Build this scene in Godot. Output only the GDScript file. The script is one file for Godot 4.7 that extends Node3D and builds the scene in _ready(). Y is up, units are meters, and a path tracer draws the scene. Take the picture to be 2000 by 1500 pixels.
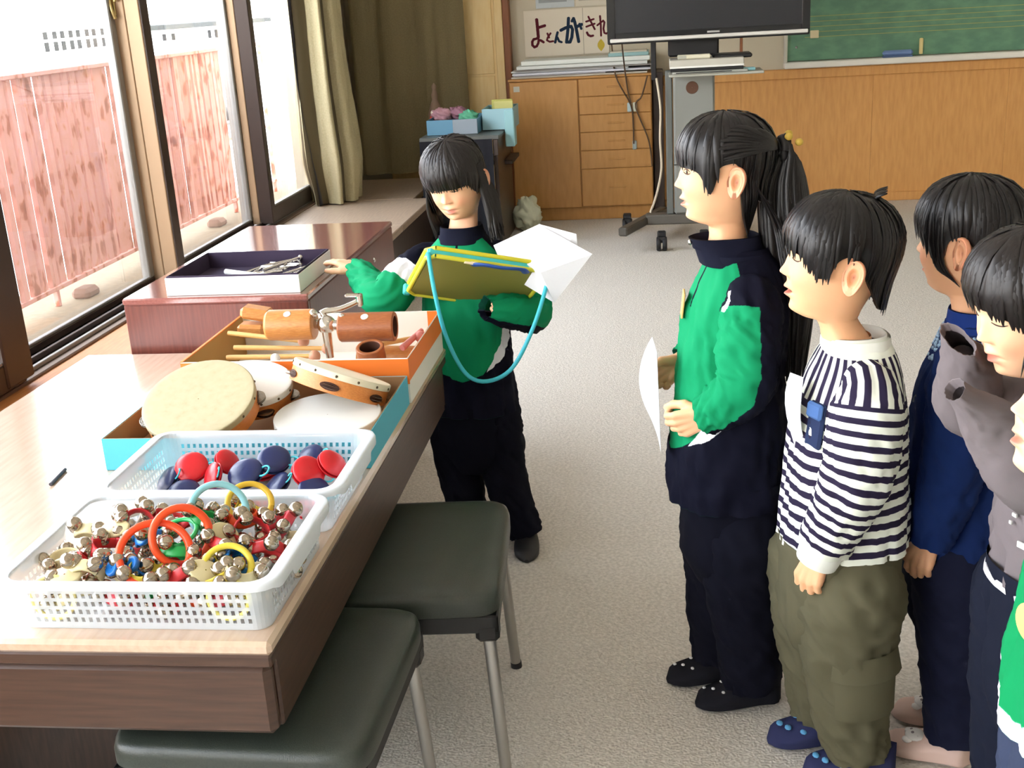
extends Node3D

# ---------------------------------------------------------------- mesh builder
class MB:
	var v := PackedVector3Array()
	var uv := PackedVector2Array()
	var c := PackedColorArray()
	var ix := PackedInt32Array()
	var weld := PackedInt32Array()
	var t := Transform3D()
	var col := Color(1, 1, 1)

	func vert(p: Vector3, u := Vector2.ZERO) -> int:
		v.append(t * p)
		uv.append(u)
		c.append(col)
		return v.size() - 1

	func tri(a: int, b: int, d: int) -> void:  # counter-clockwise seen from outside
		ix.append(a)
		ix.append(d)
		ix.append(b)

	func face(pts: Array, inside: Vector3) -> void:  # a flat face turned away from a point
		var n: Vector3 = (pts[1] - pts[0]).cross(pts[2] - pts[0])
		if n.dot(pts[0] - inside) < 0:
			pts.reverse()
		var k := v.size()
		for p in pts:
			vert(p)
		for i in range(1, pts.size() - 1):
			tri(k, k + i, k + i + 1)

	func box(at: Vector3, size: Vector3, ch := 0.002, b := Basis()) -> void:
		var keep := t
		t = t * Transform3D(b, at)
		var h := size / 2
		ch = minf(ch, minf(h.x, minf(h.y, h.z)) * 0.8)
		for k in 3:
			var k1 := (k + 1) % 3
			var k2 := (k + 2) % 3
			for s in [-1, 1]:
				var f := []
				for q in [[-1, -1], [1, -1], [1, 1], [-1, 1]]:
					var p := Vector3.ZERO
					p[k] = s * h[k]
					p[k1] = q[0] * (h[k1] - ch)
					p[k2] = q[1] * (h[k2] - ch)
					f.append(p)
				face(f, Vector3.ZERO)
				if ch > 0:
					for s2 in [-1, 1]:  # the edge between faces k and k1
						var e := []
						for q in [[0, -1], [0, 1], [1, 1], [1, -1]]:
							var p := Vector3.ZERO
							p[k] = s * (h[k] - (ch if q[0] == 1 else 0.0))
							p[k1] = s2 * (h[k1] - (ch if q[0] == 0 else 0.0))
							p[k2] = q[1] * (h[k2] - ch)
							e.append(p)
						face(e, Vector3.ZERO)
		if ch > 0:
			for sx in [-1, 1]:
				for sy in [-1, 1]:
					for sz in [-1, 1]:
						face([Vector3(sx * h.x, sy * (h.y - ch), sz * (h.z - ch)), Vector3(sx * (h.x - ch), sy * h.y, sz * (h.z - ch)), Vector3(sx * (h.x - ch), sy * (h.y - ch), sz * h.z)], Vector3.ZERO)
		t = keep

	func span(a: Vector3, b: Vector3, ch := 0.002) -> void:  # a box between two corners
		box((a + b) / 2, (b - a).abs(), ch)

	func grid(rows: Array, closed := true, flip := false, v0 := 0.0, v1 := 1.0, vs := PackedFloat32Array()) -> void:
		# rows of points; a closed row gets its first point again at the seam
		var m := rows.size()
		var n: int = rows[0].size()
		var w := n + 1 if closed else n
		var k := v.size()
		for i in m:
			var vv := lerpf(v0, v1, i / float(m - 1)) if vs.is_empty() else vs[i]
			var r: PackedVector3Array = rows[i]
			for j in w:
				vert(r[j % n], Vector2(j / float(w - 1), vv))
			if closed:
				weld.append(k + i * w)
				weld.append(k + i * w + n)
		for i in m - 1:
			for j in w - 1:
				var a := k + i * w + j
				var b := a + 1
				var d := a + w
				var e := d + 1
				if flip:
					tri(a, d, b)
					tri(b, d, e)
				else:
					tri(a, b, d)
					tri(b, e, d)

	func fan(ring: PackedVector3Array, at: Vector3, flip := false) -> void:
		var k := vert(at, Vector2(0.5, 0.5))
		var n := ring.size()
		for p in ring:
			vert(p, Vector2(0.5, 0.5))
		for j in n:
			var a := k + 1 + j
			var b := k + 1 + (j + 1) % n
			if flip:
				tri(k, b, a)
			else:
				tri(k, a, b)

	func lathe(profile: Array, segs := 24) -> void:  # Vector2(radius, y) from bottom to top
		var rows := []
		for p in profile:
			var r := PackedVector3Array()
			for j in segs:
				var a := -TAU * j / segs
				r.append(Vector3(p.x * cos(a), p.y, p.x * sin(a)))
			rows.append(r)
		grid(rows)

	func ball(at: Vector3, r: Vector3, segs := 12, rings := 8) -> void:
		var keep := t
		t = t * Transform3D(Basis.from_scale(r), at)
		var pr := []
		for i in rings + 1:
			var a := -PI / 2 + PI * i / rings
			pr.append(Vector2(maxf(cos(a), 0.001), sin(a)))
		lathe(pr, segs)
		t = keep

	# a tube along points; widths (radius across) and flat (radius along the reference as a share of it)
	func tube(pts: PackedVector3Array, radii: PackedFloat32Array, sides := 8, ref := Vector3.ZERO, flat := 1.0, cap := true) -> void:
		var rows := []
		var n := Vector3.ZERO
		var m := pts.size()
		for i in m:
			var d := (pts[mini(i + 1, m - 1)] - pts[maxi(i - 1, 0)]).normalized()
			if i == 0:
				n = ref if ref != Vector3.ZERO else (Vector3.UP if absf(d.y) < 0.9 else Vector3.RIGHT)
			n = (n - d * n.dot(d)).normalized()
			var b := d.cross(n)
			var r := PackedVector3Array()
			for j in sides:
				var a := TAU * j / sides
				r.append(pts[i] + (n * cos(a) * flat + b * sin(a)) * radii[i])
			rows.append(r)
		grid(rows)
		if cap:
			fan(rows[0], pts[0], true)
			fan(rows[m - 1], pts[m - 1])

	func mesh() -> ArrayMesh:
		var n := PackedVector3Array()
		n.resize(v.size())
		for i in range(0, ix.size(), 3):
			var a := ix[i]
			var b := ix[i + 1]
			var d := ix[i + 2]
			var q := (v[d] - v[a]).cross(v[b] - v[a])
			n[a] += q
			n[b] += q
			n[d] += q
		for i in range(0, weld.size(), 2):
			var q := n[weld[i]] + n[weld[i + 1]]
			n[weld[i]] = q
			n[weld[i + 1]] = q
		for i in n.size():
			n[i] = n[i].normalized() if n[i].length_squared() > 0 else Vector3.UP
		var arr := []
		arr.resize(Mesh.ARRAY_MAX)
		arr[Mesh.ARRAY_VERTEX] = v
		arr[Mesh.ARRAY_NORMAL] = n
		arr[Mesh.ARRAY_TEX_UV] = uv
		arr[Mesh.ARRAY_COLOR] = c
		arr[Mesh.ARRAY_INDEX] = ix
		var out := ArrayMesh.new()
		out.add_surface_from_arrays(Mesh.PRIMITIVE_TRIANGLES, arr)
		return out


# smooth union of tapered capsules on a grid, meshed as surface nets
class Field:
	var o: Vector3
	var h: float
	var nx: int
	var ny: int
	var nz: int
	var a := PackedFloat32Array()
	var k := 450.0

	func _init(lo: Vector3, hi: Vector3, cell: float, sharp := 450.0) -> void:
		o = lo
		h = cell
		k = sharp
		nx = int(ceil((hi.x - lo.x) / h)) + 1
		ny = int(ceil((hi.y - lo.y) / h)) + 1
		nz = int(ceil((hi.z - lo.z) / h)) + 1
		a.resize(nx * ny * nz)

	func bone(p: Vector3, q: Vector3, rp: float, rq: float) -> void:
		var m := 3.0 / k + h
		var r := maxf(rp, rq) + m
		var lo := (p.min(q) - Vector3(r, r, r) - o) / h
		var hi := (p.max(q) + Vector3(r, r, r) - o) / h
		var d := q - p
		var dd := maxf(d.length_squared(), 1e-9)
		for z in range(maxi(0, int(lo.z)), mini(nz - 1, int(hi.z) + 1) + 1):
			for y in range(maxi(0, int(lo.y)), mini(ny - 1, int(hi.y) + 1) + 1):
				var at := (z * ny + y) * nx
				for x in range(maxi(0, int(lo.x)), mini(nx - 1, int(hi.x) + 1) + 1):
					var w := o + Vector3(x, y, z) * h - p
					var t := clampf(w.dot(d) / dd, 0, 1)
					var f := (w - d * t).length() - rp - (rq - rp) * t
					if f < m:
						a[at + x] += exp(-k * f)

	func emit(mb: MB) -> void:
		var id := PackedInt32Array()
		id.resize(a.size())
		id.fill(-1)
		var f := PackedFloat32Array()
		f.resize(a.size())
		for i in a.size():
			f[i] = -log(maxf(a[i], 1e-3)) / k
		var sx := 1
		var sy := nx
		var sz := nx * ny
		var off := [0, sx, sy, sx + sy, sz, sx + sz, sy + sz, sx + sy + sz]
		var edges := [[0, 1], [2, 3], [4, 5], [6, 7], [0, 2], [1, 3], [4, 6], [5, 7], [0, 4], [1, 5], [2, 6], [3, 7]]
		for z in nz - 1:
			for y in ny - 1:
				for x in nx - 1:
					var i := x + y * sy + z * sz
					var n := 0
					for q in off:
						if f[i + q] < 0:
							n += 1
					if n == 0 or n == 8:
						continue
					var sum := Vector3.ZERO
					var cnt := 0
					for e in edges:
						var fa := f[i + off[e[0]]]
						var fb := f[i + off[e[1]]]
						if (fa < 0) != (fb < 0):
							var s := fa / (fa - fb)
							var pa := Vector3(e[0] & 1, (e[0] >> 1) & 1, e[0] >> 2)
							var pb := Vector3(e[1] & 1, (e[1] >> 1) & 1, e[1] >> 2)
							sum += pa.lerp(pb, s)
							cnt += 1
					id[i] = mb.vert(o + (Vector3(x, y, z) + sum / cnt) * h)
		for z in range(1, nz - 1):
			for y in range(1, ny - 1):
				for x in range(1, nx - 1):
					var i := x + y * sy + z * sz
					var inn := f[i] < 0
					if inn != (f[i + sx] < 0):
						quad(mb, id[i - sy - sz], id[i - sz], id[i], id[i - sy], inn)
					if inn != (f[i + sy] < 0):
						quad(mb, id[i - sx - sz], id[i - sx], id[i], id[i - sz], inn)
					if inn != (f[i + sz] < 0):
						quad(mb, id[i - sx - sy], id[i - sy], id[i], id[i - sx], inn)

	func quad(mb: MB, p: int, q: int, r: int, s: int, inn: bool) -> void:
		if p < 0 or q < 0 or r < 0 or s < 0:
			return
		if inn:
			mb.tri(p, q, r)
			mb.tri(p, r, s)
		else:
			mb.tri(p, r, q)
			mb.tri(p, s, r)


# ---------------------------------------------------------------- scene helpers
var M := {}
var rng := RandomNumberGenerator.new()
var noise := FastNoiseLite.new()


func V(x: float, y: float, z: float) -> Vector3:
	return Vector3(x, y, z)


func obj(called: String, mb: MB, m: Material, parent: Node = self) -> MeshInstance3D:
	var o := MeshInstance3D.new()
	o.name = called
	o.mesh = mb.mesh()
	o.material_override = m
	parent.add_child(o, true)
	return o


func tag(o: Node, label: String, category: String, group := "") -> Node:
	o.set_meta("label", label)
	o.set_meta("category", category)
	if group:
		o.set_meta("group", group)
	return o


func thing(called: String, label: String, category: String, at := Vector3.ZERO, group := "") -> Node3D:
	var o := Node3D.new()
	o.name = called
	o.position = at
	add_child(o, true)
	tag(o, label, category, group)
	return o


func struct(called: String, mb: MB, m: Material, parent: Node = self) -> MeshInstance3D:
	var o := obj(called, mb, m, parent)
	if parent == self:
		o.set_meta("kind", "structure")
	return o


func here(parent: Node3D) -> MB:  # a builder that takes world coordinates for a part of that thing
	var mb := MB.new()
	mb.t = parent.transform.affine_inverse()
	return mb


func bar(a: Vector3, b: Vector3, ch := 0.002) -> MB:
	var mb := MB.new()
	mb.span(a, b, ch)
	return mb


func part(called: String, parent: Node3D, m: Material, a: Vector3, b: Vector3, ch := 0.002) -> MeshInstance3D:
	var mb := here(parent)
	mb.span(a, b, ch)
	return obj(called, mb, m, parent)


func std(c: Color, rough := 0.7, metal := 0.0) -> StandardMaterial3D:
	var m := StandardMaterial3D.new()
	m.albedo_color = c
	m.roughness = rough
	m.metallic = metal
	return m


func rgb8(r: int, g: int, b: int) -> Color:
	return Color(r / 255.0, g / 255.0, b / 255.0)


func noise_tex(seed_: int, freq: float, ramp: Array, normal := false, strength := 4.0, oct := 4, size := 512) -> NoiseTexture2D:
	var f := FastNoiseLite.new()
	f.noise_type = FastNoiseLite.TYPE_SIMPLEX_SMOOTH
	f.seed = seed_
	f.frequency = freq
	f.fractal_octaves = oct
	var x := NoiseTexture2D.new()
	x.width = size
	x.height = size
	x.seamless = true
	x.noise = f
	x.as_normal_map = normal
	x.bump_strength = strength
	if ramp.size():
		var g := Gradient.new()
		var offs := PackedFloat32Array()
		var cols := PackedColorArray()
		for r in ramp:
			offs.append(r[0])
			cols.append(r[1])
		g.offsets = offs
		g.colors = cols
		x.color_ramp = g
	return x


func tri_mat(tex: Texture2D, scale: Vector3, rough: float, nrm: Texture2D = null, ns := 1.0, world := true) -> StandardMaterial3D:
	var m := StandardMaterial3D.new()
	m.albedo_texture = tex
	m.uv1_triplanar = true
	m.uv1_world_triplanar = world
	m.uv1_scale = scale
	m.roughness = rough
	if nrm:
		m.normal_enabled = true
		m.normal_texture = nrm
		m.normal_scale = ns
	return m


# fills a polygon of an image by rows; points in 0..1
func fill_poly(im: Image, pts: Array, c: Color) -> void:
	var w := im.get_width()
	var h := im.get_height()
	for y in h:
		var yy := (y + 0.5) / h
		var xs := []
		for i in pts.size():
			var a: Vector2 = pts[i]
			var b: Vector2 = pts[(i + 1) % pts.size()]
			if (a.y <= yy) != (b.y <= yy):
				xs.append(a.x + (yy - a.y) / (b.y - a.y) * (b.x - a.x))
		xs.sort()
		for i in range(0, xs.size() - 1, 2):
			var x0 := int(round(xs[i] * w))
			var x1 := int(round(xs[i + 1] * w))
			im.fill_rect(Rect2i(x0, y, maxi(x1 - x0, 1), 1), c)


func brush(im: Image, pts: Array, r: float, c: Color) -> void:  # a stroke with a round brush, in pixels
	for i in pts.size() - 1:
		var a: Vector2 = pts[i]
		var b: Vector2 = pts[i + 1]
		var n := int(a.distance_to(b) / 1.5) + 1
		for k in n + 1:
			var p := a.lerp(b, k / float(n))
			for dy in range(-int(r), int(r) + 1):
				var hw := sqrt(maxf(r * r - dy * dy, 0))
				im.fill_rect(Rect2i(int(p.x - hw), int(p.y) + dy, int(2 * hw) + 1, 1), c)


func tex_mat(im: Image, rough := 0.8, nrm := true) -> StandardMaterial3D:
	var m := StandardMaterial3D.new()
	m.albedo_texture = ImageTexture.create_from_image(im)
	m.roughness = rough
	m.metallic_specular = 0.22
	m.texture_repeat = true
	return m


func interp(keys: Array, x: float, col := 1) -> float:  # smooth curve through rows of [x, value, ...]
	var n := keys.size()
	if x <= keys[0][0]:
		return keys[0][col]
	if x >= keys[n - 1][0]:
		return keys[n - 1][col]
	var i := 0
	while x > keys[i + 1][0]:
		i += 1
	var x0: float = keys[i][0]
	var x1: float = keys[i + 1][0]
	var y0: float = keys[i][col]
	var y1: float = keys[i + 1][col]
	var s := (y1 - y0) / (x1 - x0)
	var m0 := s
	var m1 := s
	if i > 0:
		var sp: float = (y0 - keys[i - 1][col]) / (x0 - keys[i - 1][0])
		m0 = 0.0 if sp * s <= 0 else 2 * sp * s / (sp + s)
	if i < n - 2:
		var sn: float = (keys[i + 2][col] - y1) / (keys[i + 2][0] - x1)
		m1 = 0.0 if sn * s <= 0 else 2 * sn * s / (sn + s)
	var t := (x - x0) / (x1 - x0)
	var hh := x1 - x0
	return y0 * (1 + 2 * t) * (1 - t) * (1 - t) + m0 * hh * t * (1 - t) * (1 - t) + y1 * t * t * (3 - 2 * t) + m1 * hh * t * t * (t - 1)


func smooth_path(pts: Array, n: int) -> PackedVector3Array:  # evenly along a Catmull-Rom curve
	var out := PackedVector3Array()
	var m := pts.size()
	var dense := PackedVector3Array()
	var at := PackedFloat32Array()
	var l := 0.0
	for i in m - 1:
		for k in (17 if i == m - 2 else 16):
			var p: Vector3 = pts[i].cubic_interpolate(pts[i + 1], pts[maxi(i - 1, 0)], pts[mini(i + 2, m - 1)], k / 16.0)
			if dense.size():
				l += p.distance_to(dense[dense.size() - 1])
			dense.append(p)
			at.append(l)
	var j := 0
	for i in n:
		var s := l * i / (n - 1)
		while j < dense.size() - 2 and at[j + 1] < s:
			j += 1
		var q := clampf((s - at[j]) / maxf(at[j + 1] - at[j], 1e-6), 0, 1)
		out.append(dense[j].lerp(dense[j + 1], q))
	return out


func ramp_of(vals: Array, n: int) -> PackedFloat32Array:  # values spread evenly over n steps
	var keys := []
	for i in vals.size():
		keys.append([i / float(vals.size() - 1), vals[i]])
	var out := PackedFloat32Array()
	for i in n:
		out.append(interp(keys, i / float(n - 1)))
	return out


func _ready() -> void:
	rng.seed = 7
	noise.seed = 3
	noise.frequency = 1.0
	noise.noise_type = FastNoiseLite.TYPE_SIMPLEX_SMOOTH
	# camera: a phone held at 1.45 m, tilted down 18 degrees and rolled 3
	var cam := Camera3D.new()
	cam.name = "camera"
	cam.transform = Transform3D(Basis(V(0.9914, -0.0567, -0.1180), V(0.0167, 0.9480, -0.3177), V(0.1299, 0.3131, 0.9408)).orthonormalized(), V(0, 1.45, 0))
	cam.fov = rad_to_deg(2 * atan(750.0 / 2280.0))
	cam.near = 0.05
	cam.far = 300
	add_child(cam)
	# sky: bright white overcast
	var sky := ProceduralSkyMaterial.new()
	sky.sky_top_color = Color(0.90, 0.94, 1.0)
	sky.sky_horizon_color = Color(1.0, 0.98, 0.95)
	sky.sky_curve = 0.2
	sky.ground_bottom_color = Color(0.75, 0.72, 0.68)
	sky.ground_horizon_color = Color(0.95, 0.93, 0.9)
	sky.sun_angle_max = 1
	sky.energy_multiplier = 18.0
	var env := Environment.new()
	env.background_mode = Environment.BG_SKY
	env.sky = Sky.new()
	env.sky.sky_material = sky
	env.tonemap_mode = Environment.TONE_MAPPER_LINEAR
	env.tonemap_exposure = 0.74
	env.sdfgi_enabled = true
	env.ssao_enabled = true
	env.ssil_enabled = true
	var we := WorldEnvironment.new()
	we.name = "surroundings"
	we.environment = env
	add_child(we)
	unseen_ceiling_lamps()
	materials()
	room()
	windows()
	outside()
	back_wall()
	far_corner()
	tv_stand()
	tables()
	stools()
	boxes()
	basket_things()
	tray_things()
	girl_with_pouch()
	girl_with_ponytail()
	boy_in_stripes()
	child_in_navy()
	child_in_grey()
	child_at_edge()


func unseen_ceiling_lamps() -> void:  # unseen ceiling strips above the picture, placed to light the back wall and room
	for q in [[V(-0.4, 2.86, -4.6), "above the girl with the pouch"], [V(2.3, 2.86, -4.6), "in the middle of the room"], [V(2.6, 2.86, -7.0), "nearest the blackboard"], [V(0.6, 2.86, -1.4), "above the striped boy"], [V(2.9, 2.86, -1.4), "farthest from windows and blackboard"]]:
		var p: Vector3 = q[0]
		var t := thing("unseen_ceiling_lamp", "unseen white fluorescent ceiling strip lamp " + q[1], "lamp", p, "unseen fluorescent strip lamps on the ceiling")
		var mb := MB.new()
		mb.box(V(0, 0.05, 0), V(1.25, 0.04, 0.2), 0.01)
		obj("unseen_lamp_housing", mb, std(Color(0.9, 0.9, 0.88), 0.5), t)
		var e := std(Color(1, 1, 1), 0.5)
		e.emission_enabled = true
		e.emission = Color(1.0, 0.96, 0.88)
		e.emission_energy_multiplier = 0.6
		mb = MB.new()
		mb.box(V(0, 0.02, 0), V(1.2, 0.03, 0.12), 0.008)
		obj("unseen_lamp_tube", mb, e, t)
		var l := AreaLight3D.new()
		l.area_size = Vector2(1.2, 0.12)
		l.light_color = Color(1.0, 0.95, 0.86)
		l.light_energy = 0.26
		l.set("area_range", 12.0)
		l.shadow_enabled = true
		l.rotation = V(-PI / 2, 0, 0)
		t.add_child(l)


func materials() -> void:
	var wood_ramp := func(a: Color, b: Color): return [[0.0, a], [0.45, a.lerp(b, 0.5)], [1.0, b]]
	var cb := noise_tex(5, 0.35, [], true, 6.0, 3, 256)
	M.carpet = tri_mat(noise_tex(2, 0.09, [[0.2, Color(0.76, 0.735, 0.69)], [0.8, Color(0.855, 0.83, 0.785)]], false, 1, 5), V(1.6, 1.6, 1.6), 0.95, cb, 0.22)
	M.orange_wood = tri_mat(noise_tex(11, 0.02, wood_ramp.call(rgb8(208, 150, 84), rgb8(224, 168, 100))), V(3.2, 0.45, 3.2), 0.42)
	M.cabinet_wood = tri_mat(noise_tex(12, 0.02, wood_ramp.call(rgb8(176, 126, 64), rgb8(192, 140, 76))), V(2.6, 0.5, 2.6), 0.4)
	M.pale_wood = tri_mat(noise_tex(13, 0.02, wood_ramp.call(rgb8(242, 208, 138), rgb8(250, 222, 160))), V(2.6, 0.4, 2.6), 0.4)
	M.post_wood = tri_mat(noise_tex(14, 0.02, wood_ramp.call(rgb8(118, 68, 34), rgb8(146, 88, 46))), V(5, 0.4, 5), 0.5)
	M.table_side = tri_mat(noise_tex(15, 0.022, wood_ramp.call(rgb8(64, 44, 34), rgb8(84, 60, 46))), V(0.5, 9, 0.5), 0.4)
	M.table_top = tri_mat(noise_tex(16, 0.022, wood_ramp.call(rgb8(198, 168, 142), rgb8(212, 184, 158))), V(5, 5, 0.6), 0.2)
	M.table_top.metallic_specular = 0.7
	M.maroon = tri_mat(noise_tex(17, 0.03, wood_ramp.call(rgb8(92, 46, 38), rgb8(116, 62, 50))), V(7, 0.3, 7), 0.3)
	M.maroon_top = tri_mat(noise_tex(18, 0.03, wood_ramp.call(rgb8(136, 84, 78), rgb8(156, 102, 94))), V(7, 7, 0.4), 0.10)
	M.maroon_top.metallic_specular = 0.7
	for m in [M.table_top, M.maroon_top]:
		m.clearcoat_enabled = true
		m.clearcoat = 1.0
		m.clearcoat_roughness = 0.08
	M.bench_wood = tri_mat(noise_tex(19, 0.03, wood_ramp.call(rgb8(150, 130, 110), rgb8(176, 156, 134))), V(6, 6, 0.5), 0.35)
	M.sill_wood = tri_mat(noise_tex(20, 0.03, wood_ramp.call(rgb8(176, 112, 58), rgb8(200, 136, 78))), V(6, 6, 0.5), 0.4)
	M.wall = std(rgb8(206, 196, 172), 0.85)
	M.white_wall = std(rgb8(232, 228, 218), 0.9)
	M.dark_frame = std(rgb8(58, 46, 40), 0.4, 0.3)
	M.tan_frame = std(rgb8(176, 148, 116), 0.42, 0.25)
	M.brown_frame = std(rgb8(112, 92, 76), 0.42, 0.3)
	M.grey_frame = std(rgb8(150, 150, 146), 0.4, 0.5)
	M.glass = std(Color(1, 1, 1, 0.06), 0.0)
	M.glass.transparency = BaseMaterial3D.TRANSPARENCY_ALPHA
	M.black = std(rgb8(22, 22, 24), 0.5)
	M.black_gloss = std(rgb8(20, 21, 24), 0.18)
	M.dark_wood = tri_mat(noise_tex(21, 0.03, wood_ramp.call(rgb8(46, 36, 30), rgb8(70, 54, 44))), V(5, 0.6, 5), 0.4)
	M.chrome = std(rgb8(205, 205, 205), 0.2, 1.0)
	M.silver = std(rgb8(216, 212, 204), 0.22, 1.0)
	M.white = std(rgb8(238, 238, 232), 0.6)
	M.paper = std(rgb8(240, 241, 244), 0.85)
	M.paper.backlight_enabled = true
	M.paper.backlight = Color(0.35, 0.35, 0.36)
	M.plastic = std(rgb8(236, 244, 248), 0.35)
	M.plastic.albedo_color.a = 0.36
	M.plastic.transparency = BaseMaterial3D.TRANSPARENCY_ALPHA
	M.rim_plastic = std(rgb8(240, 246, 250), 0.3)
	M.rim_plastic.albedo_color.a = 0.82
	M.rim_plastic.transparency = BaseMaterial3D.TRANSPARENCY_ALPHA
	M.leather = tri_mat(noise_tex(22, 0.05, [[0.0, rgb8(48, 54, 48)], [1.0, rgb8(60, 66, 58)]]), V(8, 8, 8), 0.38, noise_tex(23, 0.25, [], true, 3.0, 3, 256), 0.25, false)
	M.fabric_n = noise_tex(24, 0.22, [], true, 4.0, 3, 256)


func room() -> void:
	struct("floor", bar(V(-2.3, -0.12, -8.5), V(5.6, 0, 4.2)), M.carpet)
	struct("ceiling", bar(V(-2.3, 2.92, -8.5), V(5.6, 3.05, 4.2)), M.white_wall)
	struct("wall_right", bar(V(5.4, 0, -8.5), V(5.6, 2.92, 4.2)), M.white_wall)
	struct("wall_front", bar(V(-2.3, 0, 4.0), V(5.4, 2.92, 4.2)), M.white_wall)
	struct("wall_back", bar(V(-2.3, 0, -8.5), V(5.4, 2.92, -8.22)), M.wall)
	# window wall: a low sill wall below and a lintel above the row of windows
	struct("wall_left", bar(V(-2.3, 0, -8.22), V(-2.14, 0.33, 4.0)), M.white_wall)
	struct("wall_left_upper", bar(V(-2.3, 2.5, -8.22), V(-2.14, 2.92, 4.0)), M.white_wall)
	struct("wall_left_end", bar(V(-2.3, 0.33, -8.22), V(-2.14, 2.5, -7.22)), M.wall)
	# wainscot of wide orange boards below the blackboard
	var x := 0.02
	var k := 0
	for w in [0.52, 0.86, 0.86, 0.86, 0.86, 0.86, 0.6]:
		var mb := bar(V(x + 0.0004, 0.06, -8.22), V(x + w - 0.0004, 0.835, -8.19), 0.001)
		var o := struct("wainscot_panel", mb, M.orange_wood)
		o.name = "trim_%d" % (k + 1)
		x += w
		k += 1
	struct("trim_8", bar(V(0.02, 0.835, -8.22), V(5.4, 0.90, -8.175), 0.006), M.orange_wood)
	struct("baseboard_back", bar(V(0.02, 0, -8.22), V(5.4, 0.06, -8.18), 0.004), M.orange_wood)


func windows() -> void:
	var X := -2.11
	# outer track and sill rails run along the whole row
	struct("trim_9", bar(V(X - 0.16, 0.30, -7.22), V(X + 0.03, 0.346, 4.0), 0.004), M.brown_frame)
	struct("trim_10", bar(V(X - 0.155, 0.346, -7.22), V(X - 0.02, 0.352, 4.0), 0.002), M.dark_frame)
	struct("trim_23", bar(V(X - 0.02, 0.346, -7.22), V(X - 0.005, 0.362, 4.0), 0.002), M.grey_frame)
	struct("trim_24", bar(V(X - 0.06, 0.352, -7.22), V(X - 0.045, 0.372, 4.0), 0.002), M.dark_frame)
	struct("trim_11", bar(V(X - 0.05, 2.46, -7.22), V(X + 0.04, 2.5, 4.0), 0.004), M.dark_frame)
	# the sashes: each a window with its frame and its pane; [near z, far z, stile near, stile far, plane, material of the near and the far stile]
	var rows := [
		[4.0, 2.55, 0.04], [2.55, 1.1, 0.0], [1.1, -0.3, 0.04], [-0.3, -1.85, 0.0], [-1.85, -3.42, 0.04],  # unseen windows nearer the camera, placed to let daylight into the room
		[-3.30, -4.79, -0.10], [-4.84, -6.12, -0.10], [-6.12, -7.2, 0.0]]
	var n := 0
	for r in rows:
		n += 1
		var z0: float = r[0]
		var z1: float = r[1]
		var xx: float = X - 0.02 + r[2]
		var t := Node3D.new()
		t.name = "window_%d" % n
		t.position = V(xx, 0.36, (z0 + z1) / 2)
		t.set_meta("kind", "structure")
		add_child(t, true)
		var dark: Material = M.dark_frame
		var gy := 0.392 if r[2] < -0.05 else 0.45
		part("bottom_rail", t, dark, V(xx - 0.018, 0.352, z1), V(xx + 0.018, gy - 0.01, z0), 0.004)
		part("rail_lip", t, M.grey_frame, V(xx - 0.006, gy - 0.01, z1), V(xx + 0.016, gy, z0), 0.002)
		part("top_rail", t, dark, V(xx - 0.018, 2.39, z1), V(xx + 0.018, 2.46, z0), 0.004)
		var near_m: Material = dark
		var far_m: Material = M.tan_frame
		var wn := 0.07
		var wf := 0.085
		if n == 7:
			near_m = M.grey_frame
			far_m = M.grey_frame
			wn = 0.05
			wf = 0.04
		if n == 6:
			far_m = M.grey_frame
			wn = 0.13
			wf = 0.05
		if n == 8:
			wn = 0.04
			near_m = M.dark_frame
			far_m = M.dark_frame
		part("stile", t, near_m, V(xx - 0.018, gy - 0.01, z0 - wn), V(xx + 0.018, 2.39, z0), 0.004)
		part("stile", t, far_m, V(xx - 0.018, gy - 0.01, z1), V(xx + 0.018, 2.39, z1 + wf), 0.004)
		var g := here(t)
		g.span(V(xx - 0.003, gy - 0.004, z1 + wf), V(xx + 0.003, 2.39, z0 - wn), 0.0)
		obj("pane", g, M.glass, t)
	# fixed posts between the sashes
	struct("trim_12", bar(V(X - 0.06, 0.36, -3.46), V(X + 0.045, 2.46, -3.30), 0.006), M.dark_frame)
	# the deep post between the two sashes: two tan strips on the near side, dark on the room side
	struct("trim_13", bar(V(-2.165, 0.36, -4.86), V(-2.103, 2.46, -4.785), 0.003), M.tan_frame)
	struct("trim_14", bar(V(-2.235, 0.36, -4.86), V(-2.168, 2.46, -4.788), 0.003), M.tan_frame)
	struct("trim_19", bar(V(-2.104, 0.36, -4.862), V(-2.096, 2.46, -4.79), 0.002), M.dark_frame)
	struct("trim_20", bar(V(-2.17, 0.36, -6.16), V(-2.095, 2.46, -6.10), 0.004), M.dark_frame)
	struct("trim_21", bar(V(-2.212, 0.36, -6.16), V(-2.171, 2.46, -6.102), 0.003), M.tan_frame)
	struct("trim_22", bar(V(-2.275, 0.36, -6.16), V(-2.213, 2.46, -6.105), 0.003), M.grey_frame)
	var lk := thing("window_lock", "brass crescent window lock high on the tan post between the sashes", "lock", V(-2.22, 1.53, -4.785))
	var mb := here(lk)
	mb.box(V(-2.215, 1.535, -4.782), V(0.03, 0.12, 0.012), 0.003)
	var ring := PackedVector3Array()
	for i in 9:
		var an := -0.6 + 3.4 * i / 8.0
		ring.append(V(-2.215 + 0.026 * cos(an), 1.545 + 0.026 * sin(an), -4.768))
	mb.tube(ring, ramp_of([0.007, 0.009, 0.005], 9), 8)
	mb.tube(smooth_path([V(-2.215, 1.54, -4.768), V(-2.205, 1.50, -4.755), V(-2.20, 1.465, -4.765)], 8), ramp_of([0.008, 0.006, 0.009], 8), 8)
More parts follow.
